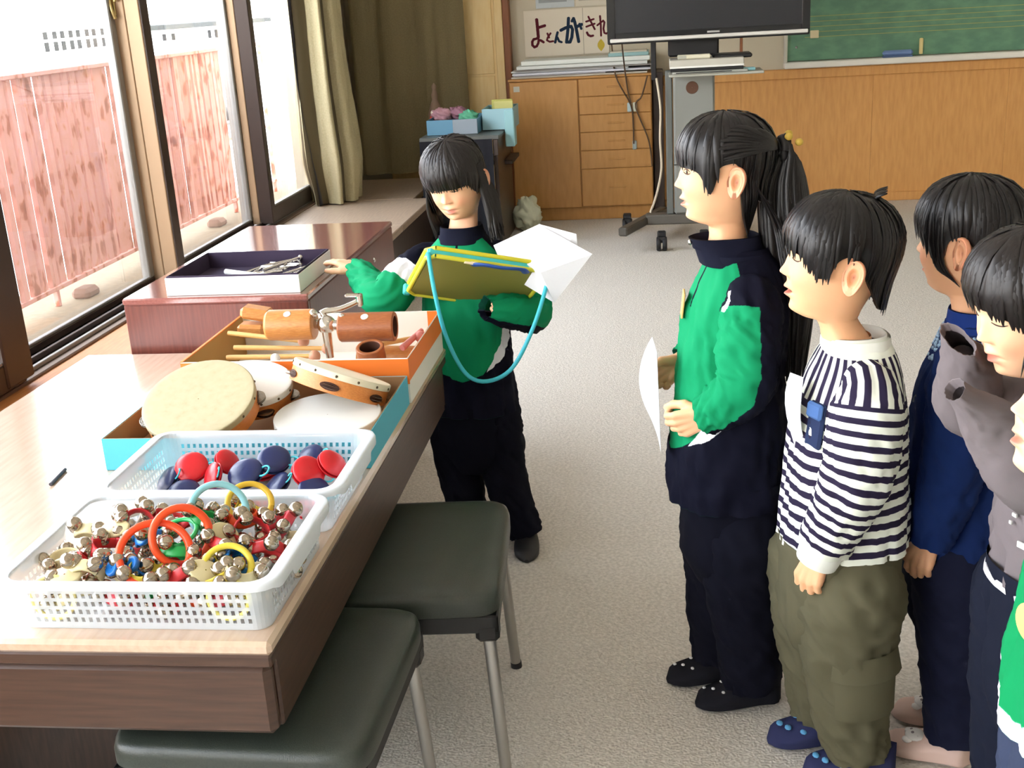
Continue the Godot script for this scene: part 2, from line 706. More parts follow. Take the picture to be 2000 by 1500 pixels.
	obj("crescent", mb, std(rgb8(196, 176, 120), 0.3, 0.9), lk)
	struct("trim_15", bar(V(X - 0.06, 0.36, -7.26), V(X + 0.05, 2.46, -7.14), 0.006), M.dark_frame)


func outside() -> void:
	var concrete := tri_mat(noise_tex(31, 0.03, [[0.1, rgb8(104, 90, 66)], [0.9, rgb8(126, 110, 84)]]), V(1.5, 1.5, 1.5), 0.9)
	var grey_c := tri_mat(noise_tex(32, 0.03, [[0.1, rgb8(98, 98, 88)], [0.9, rgb8(112, 112, 102)]]), V(1.5, 1.5, 1.5), 0.9)
	var slab := thing("balcony_slab", "tan concrete balcony ledge outside the windows below the rusty railing", "balcony", V(-2.7, 0.0, -5))
	part("ledge", slab, concrete, V(-3.35, -0.25, -9.5), V(-2.42, 0.12, 5), 0.01)
	part("gutter", slab, grey_c, V(-2.42, -0.25, -9.5), V(-2.31, 0.16, 5), 0.01)
	for z in [-5.55, -7.45]:
		var mb := here(slab)
		mb.box(V(-2.95, 0.14, z), V(0.10, 0.06, 0.14), 0.02)
		obj("mortar_foot", mb, std(rgb8(116, 86, 70), 0.9), slab)
	# the railing: rusty pink steel slats between two rails, then open bars
	var rust := tri_mat(noise_tex(33, 0.016, [[0.0, rgb8(128, 60, 42)], [0.22, rgb8(164, 92, 70)], [0.32, rgb8(206, 146, 130)], [0.64, rgb8(210, 152, 144)], [0.72, rgb8(202, 138, 112)], [0.79, rgb8(164, 80, 54)], [1.0, rgb8(126, 60, 42)]], false, 1, 5), V(0.9, 0.5, 0.9), 0.8)
	var rl := thing("railing", "rusty pink steel balcony railing of upright slats outside the windows", "railing", V(-3.0, 0.12, -6))
	part("top_rail", rl, rust, V(-3.03, 1.225, -8.9), V(-2.97, 1.25, -3.2), 0.004)
	part("bottom_rail", rl, rust, V(-3.02, 0.2, -8.9), V(-2.98, 0.225, -3.2), 0.004)
	var z := -3.25
	var i := 0
	var shared := []
	for k in 3:
		var mb := MB.new()
		var prof := []
		for q in [[-0.042, 0.0], [-0.034, 0.012], [0.03, 0.012 + 0.002 * k], [0.042, 0.0]]:
			prof.append(q)
		for q in prof.size() - 1:
			var a: Array = prof[q]
			var b: Array = prof[q + 1]
			mb.face([V(a[1], 0, a[0]), V(b[1], 0, b[0]), V(b[1], 1.0, b[0]), V(a[1], 1.0, a[0])], V(-1, 0.5, 0))
			mb.face([V(a[1] - 0.004, 0, a[0]), V(b[1] - 0.004, 0, b[0]), V(b[1] - 0.004, 1.0, b[0]), V(a[1] - 0.004, 1.0, a[0])], V(1, 0.5, 0))
		shared.append(mb.mesh())
	while z > -7.95:
		var o := MeshInstance3D.new()
		o.name = "slat"
		o.mesh = shared[i % 3]
		o.material_override = rust
		o.position = V(rng.randf_range(-0.006, 0.006), 0.105, z + 6)
		o.rotation = V(rng.randf_range(-0.004, 0.004), rng.randf_range(-0.22, 0.22), 0)
		rl.add_child(o, true)
		z -= 0.088 if rng.randf() < 0.8 else 0.102
		i += 1
	for zz in [-5.35, -6.75, -7.97, -8.2, -8.45, -8.7, -8.88]:
		part("post", rl, rust, V(-3.014, 0.12, zz - 0.012), V(-2.986, 1.24, zz + 0.012), 0.003)
	part("mid_rail", rl, rust, V(-3.01, 0.62, -8.9), V(-2.99, 0.64, -7.95), 0.003)
	# ground and buildings across the yard
	var mbg := MB.new()
	mbg.span(V(-200, -4.2, -260), V(-3.6, -4.0, 60), 0)
	tag(obj("schoolyard", mbg, std(rgb8(226, 220, 210), 0.95)), "pale bright schoolyard ground outside below the balcony", "ground").set_meta("kind", "structure")
	var pale := std(rgb8(246, 246, 244), 0.9)
	var b1 := thing("school_building", "long white building with two rows of small grey windows across the yard", "building", V(-66, -4, -110))
	var glassy := std(rgb8(44, 46, 46), 0.9)
	glassy.metallic_specular = 0.1
	building(b1, pale, glassy, V(-74, -4, -134), V(-60, 14.0, -70), -60, [[0.22, 0.92], [-0.95, -0.05]], [-113.6, -115.5, -117.1, -118.9, -120.5, -122.5, -124.1, -126.2], 0.9)
	var b2 := thing("apartment_building", "white building with a grey roof seen between the window posts", "building", V(-66, -4, -150))
	building(b2, pale, glassy, V(-74, -4, -176), V(-58, 0.3, -137), -58, [[-1.5, -0.2]], [-137.9, -140.6, -152.6, -155.0], 1.1)
	part("roof", b2, std(rgb8(56, 60, 58), 0.9), V(-74.4, 0.3, -176.4), V(-57.2, 0.85, -136.6), 0.05)
	var sd := thing("shed", "white shed with a dark doorway seen through the open railing bars", "shed", V(-27, -4, -64))
	part("wall", sd, pale, V(-30, -4, -72), V(-25.4, 0.2, -60), 0.05)
	part("doorway", sd, std(rgb8(14, 18, 18), 0.9), V(-25.4, -3.9, -65.6), V(-25.3, -0.9, -63.6), 0)
	# a dark car in the yard behind the open railing bars
	var car := thing("car", "small dark car parked in the yard seen through the open railing bars", "car", V(-23.2, -4.0, -59.6))
	var mb2 := MB.new()
	var rows := []
	for s in [[-2.0, 0.35, 0.75, 0.6], [-1.9, 0.25, 0.95, 0.78], [-1.0, 0.22, 1.05, 0.84], [-0.6, 0.22, 1.45, 0.74], [0.5, 0.22, 1.5, 0.74], [1.3, 0.22, 1.0, 0.84], [1.9, 0.25, 0.9, 0.78], [2.0, 0.35, 0.7, 0.6]]:
		var r := PackedVector3Array()
		for q in [[-1, 0], [1, 0], [1, 0.5], [0.8, 1], [-0.8, 1], [-1, 0.5]]:
			r.append(V(q[0] * s[3], lerpf(s[1], s[2], q[1]), s[0]))
		rows.append(r)
	mb2.grid(rows, true, true)
	mb2.fan(rows[0], V(0, 0.6, -2.0), true)
	mb2.fan(rows[7], V(0, 0.6, 2.0))
	obj("car_body", mb2, std(rgb8(16, 20, 24), 0.5), car)
	for s in [[-0.8, -1.3], [0.8, -1.3], [-0.8, 1.3], [0.8, 1.3]]:
		var w := MB.new()
		w.t = Transform3D(Basis(V(0, 0, 1), PI / 2), V(s[0], 0.32, s[1]))
		w.lathe([Vector2(0.01, -0.1), Vector2(0.3, -0.1), Vector2(0.32, -0.06), Vector2(0.32, 0.06), Vector2(0.3, 0.1), Vector2(0.01, 0.1)], 16)
		obj("wheel", w, M.black, car)


func building(t: Node3D, wall: Material, pane: Material, lo: Vector3, hi: Vector3, fx: float, levels: Array, zs: Array, w: float) -> void:
	part("wall", t, wall, lo, hi, 0.05)
	for lv in levels:
		for z in zs:
			var o := part("window", t, wall, V(fx, lv[0] - 0.06, z - w / 2 - 0.06), V(fx + 0.05, lv[1] + 0.06, z + w / 2 + 0.06), 0.01)
			var mb := here(t)
			mb.span(V(fx + 0.03, lv[0], z - w / 2), V(fx + 0.07, lv[1], z + w / 2), 0.0)
			obj("pane", mb, pane, o)


func back_wall() -> void:
	# blackboard with a printed music stave
	var board := thing("blackboard", "green blackboard with printed yellow music staves and white tray on the back wall", "blackboard", V(2.6, 0.92, -8.2))
	part("board", board, tri_mat(noise_tex(41, 0.01, [[0.2, rgb8(92, 134, 110)], [0.8, rgb8(106, 150, 120)]]), V(1.2, 2.2, 1.2), 0.6), V(0.84, 0.95, -8.22), V(5.0, 2.2, -8.19), 0.002)
	part("frame", board, std(rgb8(206, 204, 190), 0.5, 0.3), V(0.818, 0.93, -8.22), V(0.84, 2.2, -8.172), 0.003)
	part("tray", board, std(rgb8(238, 236, 226), 0.45), V(0.818, 0.905, -8.22), V(5.02, 0.945, -8.12), 0.006)
	for s in 2:
		for k in 5:
			var y := 1.096 + k * 0.0325 + s * 0.42
			part("stave_line", board, std(rgb8(160, 164, 98), 0.6), V(0.93 if k > 1 else 0.95, y, -8.19), V(5.0, y + 0.004, -8.1895), 0)
	part("magnet", board, std(rgb8(226, 212, 172), 0.5), V(0.985, 1.09, -8.19), V(1.04, 1.14, -8.183), 0.004)
	part("board_clip", board, M.grey_frame, V(0.89, 1.03, -8.19), V(0.905, 1.045, -8.18), 0.003)
	var er := thing("blackboard_eraser", "blue blackboard eraser lying on the white blackboard tray", "eraser", V(1.54, 0.945, -8.145))
	part("felt", er, std(rgb8(92, 112, 150), 0.95), V(1.445, 0.945, -8.165), V(1.635, 0.956, -8.125), 0.003)
	part("back", er, std(rgb8(116, 142, 190), 0.8), V(1.445, 0.956, -8.165), V(1.635, 0.99, -8.125), 0.012)
	var ch := MB.new()
	ch.t.origin = V(1.692, 0.955, -8.175)
	ch.lathe([Vector2(0.002, 0), Vector2(0.012, 0.002), Vector2(0.013, 0.09), Vector2(0.011, 0.1), Vector2(0.002, 0.102)], 14)
	tag(obj("magnetic_bar", ch, std(rgb8(236, 216, 150), 0.6)), "upright pale yellow stick standing on the blackboard tray beside the eraser", "stick")
	# cabinet with two doors' widths and a stack of drawers
	var cab := thing("cabinet", "low orange wooden cabinet with plain door and stack of drawers under the posters", "cabinet", V(-0.53, 0, -8.0))
	part("body", cab, M.cabinet_wood, V(-0.985, 0.085, -8.2), V(-0.055, 0.93, -7.85), 0.003)
	part("plinth", cab, M.cabinet_wood, V(-0.96, 0.0, -8.2), V(-0.07, 0.085, -7.87), 0.003)
	part("worktop", cab, M.cabinet_wood, V(-0.99, 0.93, -8.2), V(-0.05, 0.945, -7.83), 0.003)
	part("door", cab, M.cabinet_wood, V(-0.98, 0.09, -7.85), V(-0.535, 0.925, -7.834), 0.003)
	for y in [0.815, 0.70, 0.585, 0.465, 0.345, 0.095]:
		var h := 0.1125 if y > 0.5 else (0.118 if y > 0.2 else 0.248)
		var d := part("drawer", cab, M.cabinet_wood, V(-0.528, y, -7.85), V(-0.06, y + h, -7.834), 0.003)
		var mb := here(cab)
		mb.span(V(-0.345, y + h * 0.5 - 0.005, -7.834), V(-0.235, y + h * 0.5 + 0.005, -7.828), 0.002)
		obj("handle", mb, M.cabinet_wood, d)
	for c in [[-0.20, 0.735, rgb8(176, 196, 196), "pale blue cable clip"], [-0.165, 0.735, rgb8(206, 206, 184), ""], [-0.172, 0.49, rgb8(160, 172, 166), ""]]:
		var o := part("cable_clip", cab, std(c[2], 0.5), V(c[0] - 0.014, c[1] - 0.03, -7.834), V(c[0] + 0.014, c[1] + 0.03, -7.82), 0.005)
		if c[3]:
			o.set_meta("label", c[3])
	part("sticker", cab, std(rgb8(190, 188, 170), 0.6), V(-0.955, 0.865, -7.834), V(-0.915, 0.90, -7.8335), 0)
	# sheets of paper piled on the cabinet
	var y := 0.945
	var k := 0
	for s in [[-0.97, -0.08, 0.012, rgb8(226, 222, 206)], [-0.95, -0.35, 0.010, rgb8(198, 200, 206)], [-0.96, -0.06, 0.014, rgb8(214, 216, 224)], [-0.97, -0.20, 0.012, rgb8(232, 232, 228)], [-0.955, -0.04, 0.010, rgb8(150, 146, 138)], [-0.93, -0.08, 0.022, rgb8(222, 226, 220)], [-0.90, -0.06, 0.03, rgb8(228, 232, 224)]]:
		var mb := MB.new()
		var rows := []
		for q in 2:
			for e in 2:
				pass
		mb.box(V((s[0] + s[1]) / 2, y + s[2] / 2, -8.02 + 0.02 * (k % 3)), V(s[1] - s[0], s[2] * 0.92, 0.30 - 0.02 * (k % 2)), 0.002, Basis(Vector3.UP, 0.012 * ((k % 3) - 1)))
		var names := ["lowest", "second lowest", "third from the bottom", "middle", "grey third from the top", "second topmost", "topmost"]
		tag(obj("paper_pile", mb, std(s[3], 0.85)), "%s flat pile of large paper sheets on the cabinet" % names[k], "paper", "paper sheets on the cabinet")
		y += s[2]
		k += 1
	part_box_teal(y)
	# posters
	poster()
	struct("trim_16", bar(V(-1.04, 0.0, -8.22), V(-0.995, 2.92, -8.13), 0.004), M.post_wood)
	struct("trim_17", bar(V(-0.048, 0.0, -8.22), V(0.02, 0.945, -7.9), 0.004), M.dark_wood)
	# pale wooden door beside the curtain
	var dr := Node3D.new()
	dr.name = "door_1"
	dr.position = V(-1.3, 0, -8.2)
	dr.set_meta("kind", "structure")
	add_child(dr)
	part("leaf", dr, M.pale_wood, V(-1.9, 0.0, -8.22), V(-1.10, 2.1, -8.19), 0.003)
	part("upper_panel", dr, M.pale_wood, V(-1.85, 0.97, -8.19), V(-1.12, 2.05, -8.182), 0.003)
	part("lower_panel", dr, M.pale_wood, V(-1.85, 0.1, -8.19), V(-1.12, 0.955, -8.182), 0.003)
	part("jamb", dr, M.pale_wood, V(-1.10, 0.0, -8.22), V(-1.045, 2.15, -8.16), 0.003)


func part_box_teal(y: float) -> void:
	var t := thing("folder_stack", "pale teal folders lying at the right end of the papers on the cabinet", "folder", V(-0.2, y, -8.0))
	part("folder", t, std(rgb8(150, 186, 184), 0.7), V(-0.33, y, -8.15), V(-0.07, y + 0.022, -7.88), 0.002)
	part("folder", t, std(rgb8(214, 208, 190), 0.8), V(-0.32, y + 0.022, -8.13), V(-0.08, y + 0.03, -7.89), 0.002)


func poster() -> void:
	var im := Image.create(560, 300, false, Image.FORMAT_RGB8)
	var paper := rgb8(226, 216, 196)
	im.fill(paper)
	var P := func(a: Array) -> Array:
		var out := []
		for i in range(0, a.size(), 2):
			out.append(Vector2((a[i] - 290.0) * 0.52, (a[i + 1] - 180.0) * 0.545))
		return out
	var maroon := rgb8(92, 34, 44)
	var ink := rgb8(38, 54, 74)
	brush(im, P.call([455, 290, 458, 330, 462, 400, 466, 500]), 10, maroon)
	brush(im, P.call([465, 385, 555, 365]), 9, maroon)
	brush(im, P.call([466, 500, 440, 515, 405, 520, 385, 550, 385, 590, 410, 615, 440, 605, 462, 570, 470, 530, 500, 540, 530, 560]), 8, maroon)
	brush(im, P.call([585, 460, 605, 510]), 6, maroon)
	brush(im, P.call([625, 460, 585, 510, 575, 540, 610, 560, 655, 555]), 6, maroon)
	brush(im, P.call([715, 455, 700, 500, 680, 570]), 8, ink)
	brush(im, P.call([690, 540, 712, 515, 730, 560, 762, 572]), 7, ink)
	brush(im, P.call([760, 430, 820, 405, 890, 390, 908, 430, 895, 520, 870, 575, 845, 575]), 10, ink)
	brush(im, P.call([862, 295, 850, 420, 825, 575]), 10, ink)
	brush(im, P.call([925, 300, 940, 345, 960, 450, 980, 575]), 10, ink)
	brush(im, P.call([905, 330, 925, 300]), 9, ink)
	brush(im, P.call([960, 400, 1025, 375]), 10, ink)
	brush(im, P.call([1000, 370, 1020, 425]), 8, ink)
	im.fill_rect(Rect2i(390, 0, 3, 300), rgb8(150, 142, 122))
	brush(im, P.call([1085, 345, 1180, 320]), 6, maroon)
	brush(im, P.call([1085, 405, 1190, 375]), 6, maroon)
	brush(im, P.call([1115, 290, 1150, 360, 1190, 440]), 6, maroon)
	brush(im, P.call([1090, 475, 1105, 505, 1135, 520, 1165, 515]), 7, maroon)
	brush(im, P.call([1262, 290, 1268, 400, 1268, 520]), 6, maroon)
	brush(im, P.call([1225, 395, 1300, 345, 1315, 365, 1300, 440, 1310, 490, 1335, 500, 1360, 485]), 6, maroon)
	for k in 26:
		im.fill_rect(Rect2i(int((1265 - 290) * 0.52 - 24 * sin(PI * (k + 1) / 27.0)), int((560 - 180) * 0.545) + k * 3, int(48 * sin(PI * (k + 1) / 27.0)), 3), rgb8(200, 176, 70))
	var m := tex_mat(im, 0.8)
	var t := thing("poster", "white wall poster with brush-written purple and blue Japanese characters left of the television", "poster", V(-0.62, 1.07, -8.21))
	var mb := here(t)
	mb.box(V(-0.62, 1.215, -8.213), V(0.57, 0.30, 0.006), 0.001)
	obj("backing", mb, std(paper, 0.85), t)
	mb = here(t)
	mb.grid([PackedVector3Array([V(-0.905, 1.065, -8.2095), V(-0.335, 1.065, -8.2095)]), PackedVector3Array([V(-0.905, 1.365, -8.2095), V(-0.335, 1.365, -8.2095)])], false, false, 1, 0)
	obj("print", mb, m, t)
	for q in [[-0.82, -0.56, rgb8(196, 204, 204), "pale blue"], [-0.55, -0.34, rgb8(214, 206, 186), "cream"]]:
		var p2 := thing("wall_notice", "%s paper notice on the back wall above the brush-written poster" % q[3], "notice", V((q[0] + q[1]) / 2, 1.375, -8.21), "notices above the poster")
		part("sheet", p2, std(q[2], 0.85), V(q[0], 1.375, -8.22), V(q[1], 1.62, -8.214), 0.001)
		part("printed_band", p2, std(q[2].darkened(0.2), 0.85), V(q[0] + 0.02, 1.41, -8.2141), V(q[1] - 0.05, 1.45, -8.2135), 0)


func drape(pts: Array, y0: float, y1: float, amp: float, freq: float, seed_: int, belly := 0.0) -> MB:
	# a curtain that follows a line on the ground plan, with folds; solid, 6 mm thick
	var mb := MB.new()
	var n := 160
	var path := smooth_path(pts, n)
	var front := []
	var back := []
	for i in 15:
		var f := i / 14.0
		var y := lerpf(y0, y1, f)
		var a := PackedVector3Array()
		var b := PackedVector3Array()
		for j in n:
			var d := (path[mini(j + 1, n - 1)] - path[maxi(j - 1, 0)]).normalized()
			var nn := d.cross(Vector3.UP)
			var u := j / float(n - 1)
			var w := amp * (0.7 * sin(u * freq * TAU + 1.4 * noise.get_noise_2d(u * 3 + seed_, f * 0.6)) + 0.5 * noise.get_noise_2d(u * freq * 0.8 + seed_, f * 0.8))
			w *= 0.65 + 0.35 * (1 - f)
			var bb := belly * sin(PI * clampf(f * 1.2, 0, 1))
			var p := path[j] + nn * (w + bb)
			a.append(V(p.x, y, p.z))
			b.append(V(p.x, y, p.z) - nn * 0.006)
		front.append(a)
		back.append(b)
	mb.grid(front, false, true)
	mb.grid(back, false, false)
	var e1 := []
	for s in [0, n - 1]:
		var c1 := PackedVector3Array()
		var c2 := PackedVector3Array()
		for i in 15:
			c1.append(front[i][s])
			c2.append(back[i][s])
		mb.grid([c1, c2], false, s == 0)
	mb.grid([front[0], back[0]], false, false)
	return mb


func far_corner() -> void:
	# sill along the windows and the wooden platform at the far end
	struct("trim_18", bar(V(-2.14, 0.0, -4.3), V(-1.56, 0.335, 4.0), 0.006), M.sill_wood)
	var pl := thing("platform", "low grey-brown wooden platform under the far windows behind the maroon cabinet", "platform", V(-1.75, 0, -6))
	for i in 4:
		var z0 := -4.35 - i * 0.86
		if i < 3:
			part("plank", pl, M.bench_wood, V(-2.13, 0.30, z0 - 0.857), V(-1.375, 0.338, z0), 0.004)
		else:
			part("plank", pl, M.bench_wood, V(-2.13, 0.30, z0 - 0.857), V(-1.49, 0.338, z0), 0.004)
	part("front_board", pl, M.dark_wood, V(-1.41, 0.0, -6.92), V(-1.385, 0.30, -4.35), 0.003)
	part("side_board", pl, M.dark_wood, V(-2.13, 0.0, -7.8), V(-1.49, 0.30, -7.76), 0.003)
	part("side_board", pl, M.dark_wood, V(-2.13, 0.0, -4.40), V(-1.41, 0.30, -4.36), 0.003)
	# curtains
	var olive := tri_mat(noise_tex(51, 0.05, [[0.0, rgb8(126, 114, 82)], [1.0, rgb8(142, 130, 96)]]), V(3, 3, 3), 0.9, M.fabric_n, 0.3)
	var big := drape([V(-2.02, 0, -7.86), V(-1.75, 0, -7.88), V(-1.5, 0, -7.95), V(-1.29, 0, -8.06)], 0.36, 2.7, 0.035, 3.5, 4)
	tag(obj("curtain", big, olive), "wide dark olive curtain hanging in the far corner beside the pale door", "curtain")
	var striped := tri_mat(noise_tex(52, 0.05, [[0.0, rgb8(176, 166, 128)], [1.0, rgb8(196, 186, 148)]]), V(3, 3, 3), 0.9, M.fabric_n, 0.3)
	var t := thing("curtain", "gathered pale olive curtain with dark stripes hanging at the far window frame", "curtain", V(-1.98, 0.4, -6.9))
	var dk := std(rgb8(92, 82, 58), 0.9)
	var rows := []
	var prof := []
	for i in 41:
		var f := i / 40.0
		var y := lerpf(0.345, 2.6, f)
		var r := PackedVector3Array()
		var bulge := 1.0 + 0.25 * smoothstep(0.5, 0.0, f) * smoothstep(0.0, 0.12, f)
		for j in 96:
			var a := TAU * j / 96
			var q := 1.0 + 0.22 * sin(a * 7 + 0.6 * noise.get_noise_2d(f * 3, 5.0)) + 0.1 * sin(a * 12 + 2.0)
			r.append(V(cos(a) * 0.125 * q * bulge + 0.02 * smoothstep(0.35, 0.0, f), y - 1.0 * 0, sin(a) * 0.16 * q * bulge) + V(-1.99, 0, -6.95))
		rows.append(r)
	var ca := here(t)
	ca.grid(rows)
	ca.fan(rows[0], V(-1.97, 0.345, -6.95), true)
	obj("cloth", ca, striped, t)
	for s in [10, 26, 38]:
		var st := here(t)
		var rr := []
		for r in rows:
			var o := PackedVector3Array()
			for j in 6:
				var p: Vector3 = r[(s + j) % 96]
				var mid := V(-1.99, p.y, -6.95)
				o.append(p + (p - mid).normalized() * 0.002)
			rr.append(o)
		st.grid(rr, false)
		obj("stripe", st, dk, t)
	var lin := here(t)
	var lr := []
	for i in 14:
		var f := i / 13.0
		var y := lerpf(0.345, 2.6, f)
		var x := -2.09 + 0.06 * smoothstep(0.35, 0.0, f)
		lr.append(PackedVector3Array([V(x, y, -6.80), V(x + 0.014, y, -6.73), V(x + 0.02, y, -6.80), V(x + 0.03, y, -6.88)]))
	lin.grid(lr, false)
	obj("lining", lin, std(rgb8(70, 70, 74), 0.9), t)
	# back table with a dark cloth front
	var tb := thing("side_table", "dark table with a black cloth front standing in the far corner below the blue tray", "table", V(-1.18, 0, -7.3))
	part("tabletop", tb, std(rgb8(84, 88, 84), 0.4), V(-1.43, 0.665, -7.68), V(-0.95, 0.69, -6.95), 0.004)
	part("apron", tb, M.dark_wood, V(-0.99, 0.57, -7.67), V(-0.96, 0.665, -6.96), 0.003)
	part("side_panel", tb, M.dark_wood, V(-0.995, 0, -7.66), V(-0.97, 0.57, -7), 0.003)
	part("shelf_board", tb, M.dark_wood, V(-1.4, 0.47, -7.66), V(-0.92, 0.495, -7.3), 0.003)
	var cl := tb
	var mbc := here(cl)
	var rws := []
	for i in 6:
		var r := PackedVector3Array()
		for j in 30:
			r.append(V(lerpf(-1.43, -0.99, j / 29.0), lerpf(0.02, 0.67, i / 5.0), -6.945 + 0.008 * sin(j * 1.3) * (1 - i / 6.0)))
		rws.append(r)
	mbc.grid(rws, false)
	obj("cloth_front", mbc, std(rgb8(18, 19, 26), 0.95), cl)
	# things on it
	var tr := thing("craft_tray", "blue and grey rectangular tray holding pink craft scraps on the dark corner table", "tray", V(-1.24, 0.69, -7.2))
	hollow(tr, V(-1.4, 0.692, -7.42), V(-1.09, 0.78, -7.06), 0.006, std(rgb8(92, 142, 168), 0.5), "tray_side")
	part("grey_front", tr, std(rgb8(140, 152, 160), 0.6), V(-1.24, 0.692, -7.059), V(-1.09, 0.78, -7.054), 0.002)
	for q in [[-1.33, -7.25, 0.795, 0.05, rgb8(176, 132, 140), "pink crumpled paper heap left in the blue tray"], [-1.24, -7.28, 0.795, 0.05, rgb8(156, 110, 126), "mauve crumpled paper heap in the middle of the blue tray"], [-1.16, -7.2, 0.778, 0.045, rgb8(96, 176, 138), "green crumpled paper heap at the front of the blue tray"]]:
		var mb := MB.new()
		mb.t.origin = V(q[0], q[2], q[1])
		crumple(mb, V(q[3] * 1.2, q[3] * 0.8, q[3]), int(q[0] * -100))
		tag(obj("crumpled_paper", mb, std(q[4], 0.8)), q[5], "paper", "paper scraps in the blue tray")
	var bg := thing("plastic_bin", "pale aqua plastic bin with yellow folders hanging over the corner table edge", "bin", V(-0.99, 0.67, -7.35))
	hollow(bg, V(-1.08, 0.695, -7.5), V(-0.89, 0.82, -7.2), 0.005, std(rgb8(150, 190, 198), 0.5), "bin_side")
	part("flap", bg, std(rgb8(150, 196, 200), 0.5), V(-0.945, 0.59, -7.3), V(-0.885, 0.81, -7.195), 0.006)
	part("yellow_folder", bg, std(rgb8(206, 204, 112), 0.6), V(-1.05, 0.73, -7.46), V(-0.92, 0.855, -7.44), 0.003)
	part("yellow_folder", bg, std(rgb8(214, 208, 130), 0.6), V(-1.03, 0.73, -7.4), V(-0.91, 0.848, -7.385), 0.003)
	var fg := MB.new()
	fg.t.origin = V(-1.44, 0.69, -7.6)
	fg.lathe([Vector2(0.002, 0), Vector2(0.045, 0.0), Vector2(0.05, 0.08), Vector2(0.035, 0.13), Vector2(0.018, 0.17), Vector2(0.022, 0.2), Vector2(0.012, 0.23), Vector2(0.018, 0.255), Vector2(0.002, 0.275)], 16)
	tag(obj("figurine", fg, std(rgb8(136, 112, 92), 0.7)), "slim grey-brown figurine standing before the olive curtain on the corner table", "figurine")
	var rd := thing("santa_ornament", "small red and white ornament at the left end of the corner table", "ornament", V(-1.4, 0.69, -7.3))
	var m1 := MB.new()
	m1.lathe([Vector2(0.002, 0.03), Vector2(0.026, 0.035), Vector2(0.028, 0.07), Vector2(0.018, 0.1), Vector2(0.002, 0.11)], 14)
	obj("coat", m1, std(rgb8(168, 62, 48), 0.7), rd)
	m1 = MB.new()
	m1.ball(V(0, 0.115, 0), V(0.016, 0.016, 0.016))
	m1.ball(V(0, 0.018, 0), V(0.022, 0.02, 0.022))
	obj("white_trim", m1, std(rgb8(220, 210, 196), 0.8), rd)
	rd.name = "ornament"
	# bag on the floor
	var bag := MB.new()
	bag.t.origin = V(-0.88, 0.10, -7.58)
	crumple(bag, V(0.085, 0.105, 0.085), 9)
	tag(obj("plastic_bag", bag, std(rgb8(222, 226, 200), 0.6)), "crumpled pale plastic bag on the floor beside the orange cabinet", "bag")


func crumple(mb: MB, r: Vector3, seed_: int) -> void:
	var rows := []
	for i in 17:
		var e := -PI / 2 + PI * i / 16.0
		var row := PackedVector3Array()
		for j in 28:
			var a := -TAU * j / 28
			var d := V(cos(a) * cos(e), sin(e), sin(a) * cos(e))
			var q := 1.0 + 0.45 * noise.get_noise_3d(d.x * 1.8 + seed_, d.y * 1.8, d.z * 1.8) + 0.5 * absf(noise.get_noise_3d(d.x * 3.2, d.y * 3.2 + seed_, d.z * 3.2)) - 0.3 * absf(noise.get_noise_3d(d.x * 7, d.y * 7 + seed_, d.z * 7))
			row.append(d * q * r)
		rows.append(row)
	mb.grid(rows)


func hollow(t: Node3D, lo: Vector3, hi: Vector3, th: float, m: Material, called := "side") -> void:  # an open box of four sides and a bottom
	part(called, t, m, lo, V(hi.x, hi.y, lo.z + th), 0.001)
	part(called, t, m, V(lo.x, lo.y, hi.z - th), hi, 0.001)
	part(called, t, m, V(lo.x, lo.y, lo.z + th), V(lo.x + th, hi.y, hi.z - th), 0.001)
	part(called, t, m, V(hi.x - th, lo.y, lo.z + th), V(hi.x, hi.y, hi.z - th), 0.001)
	part("bottom", t, m, V(lo.x + th, lo.y, lo.z + th), V(hi.x - th, lo.y + th, hi.z - th), 0.001)


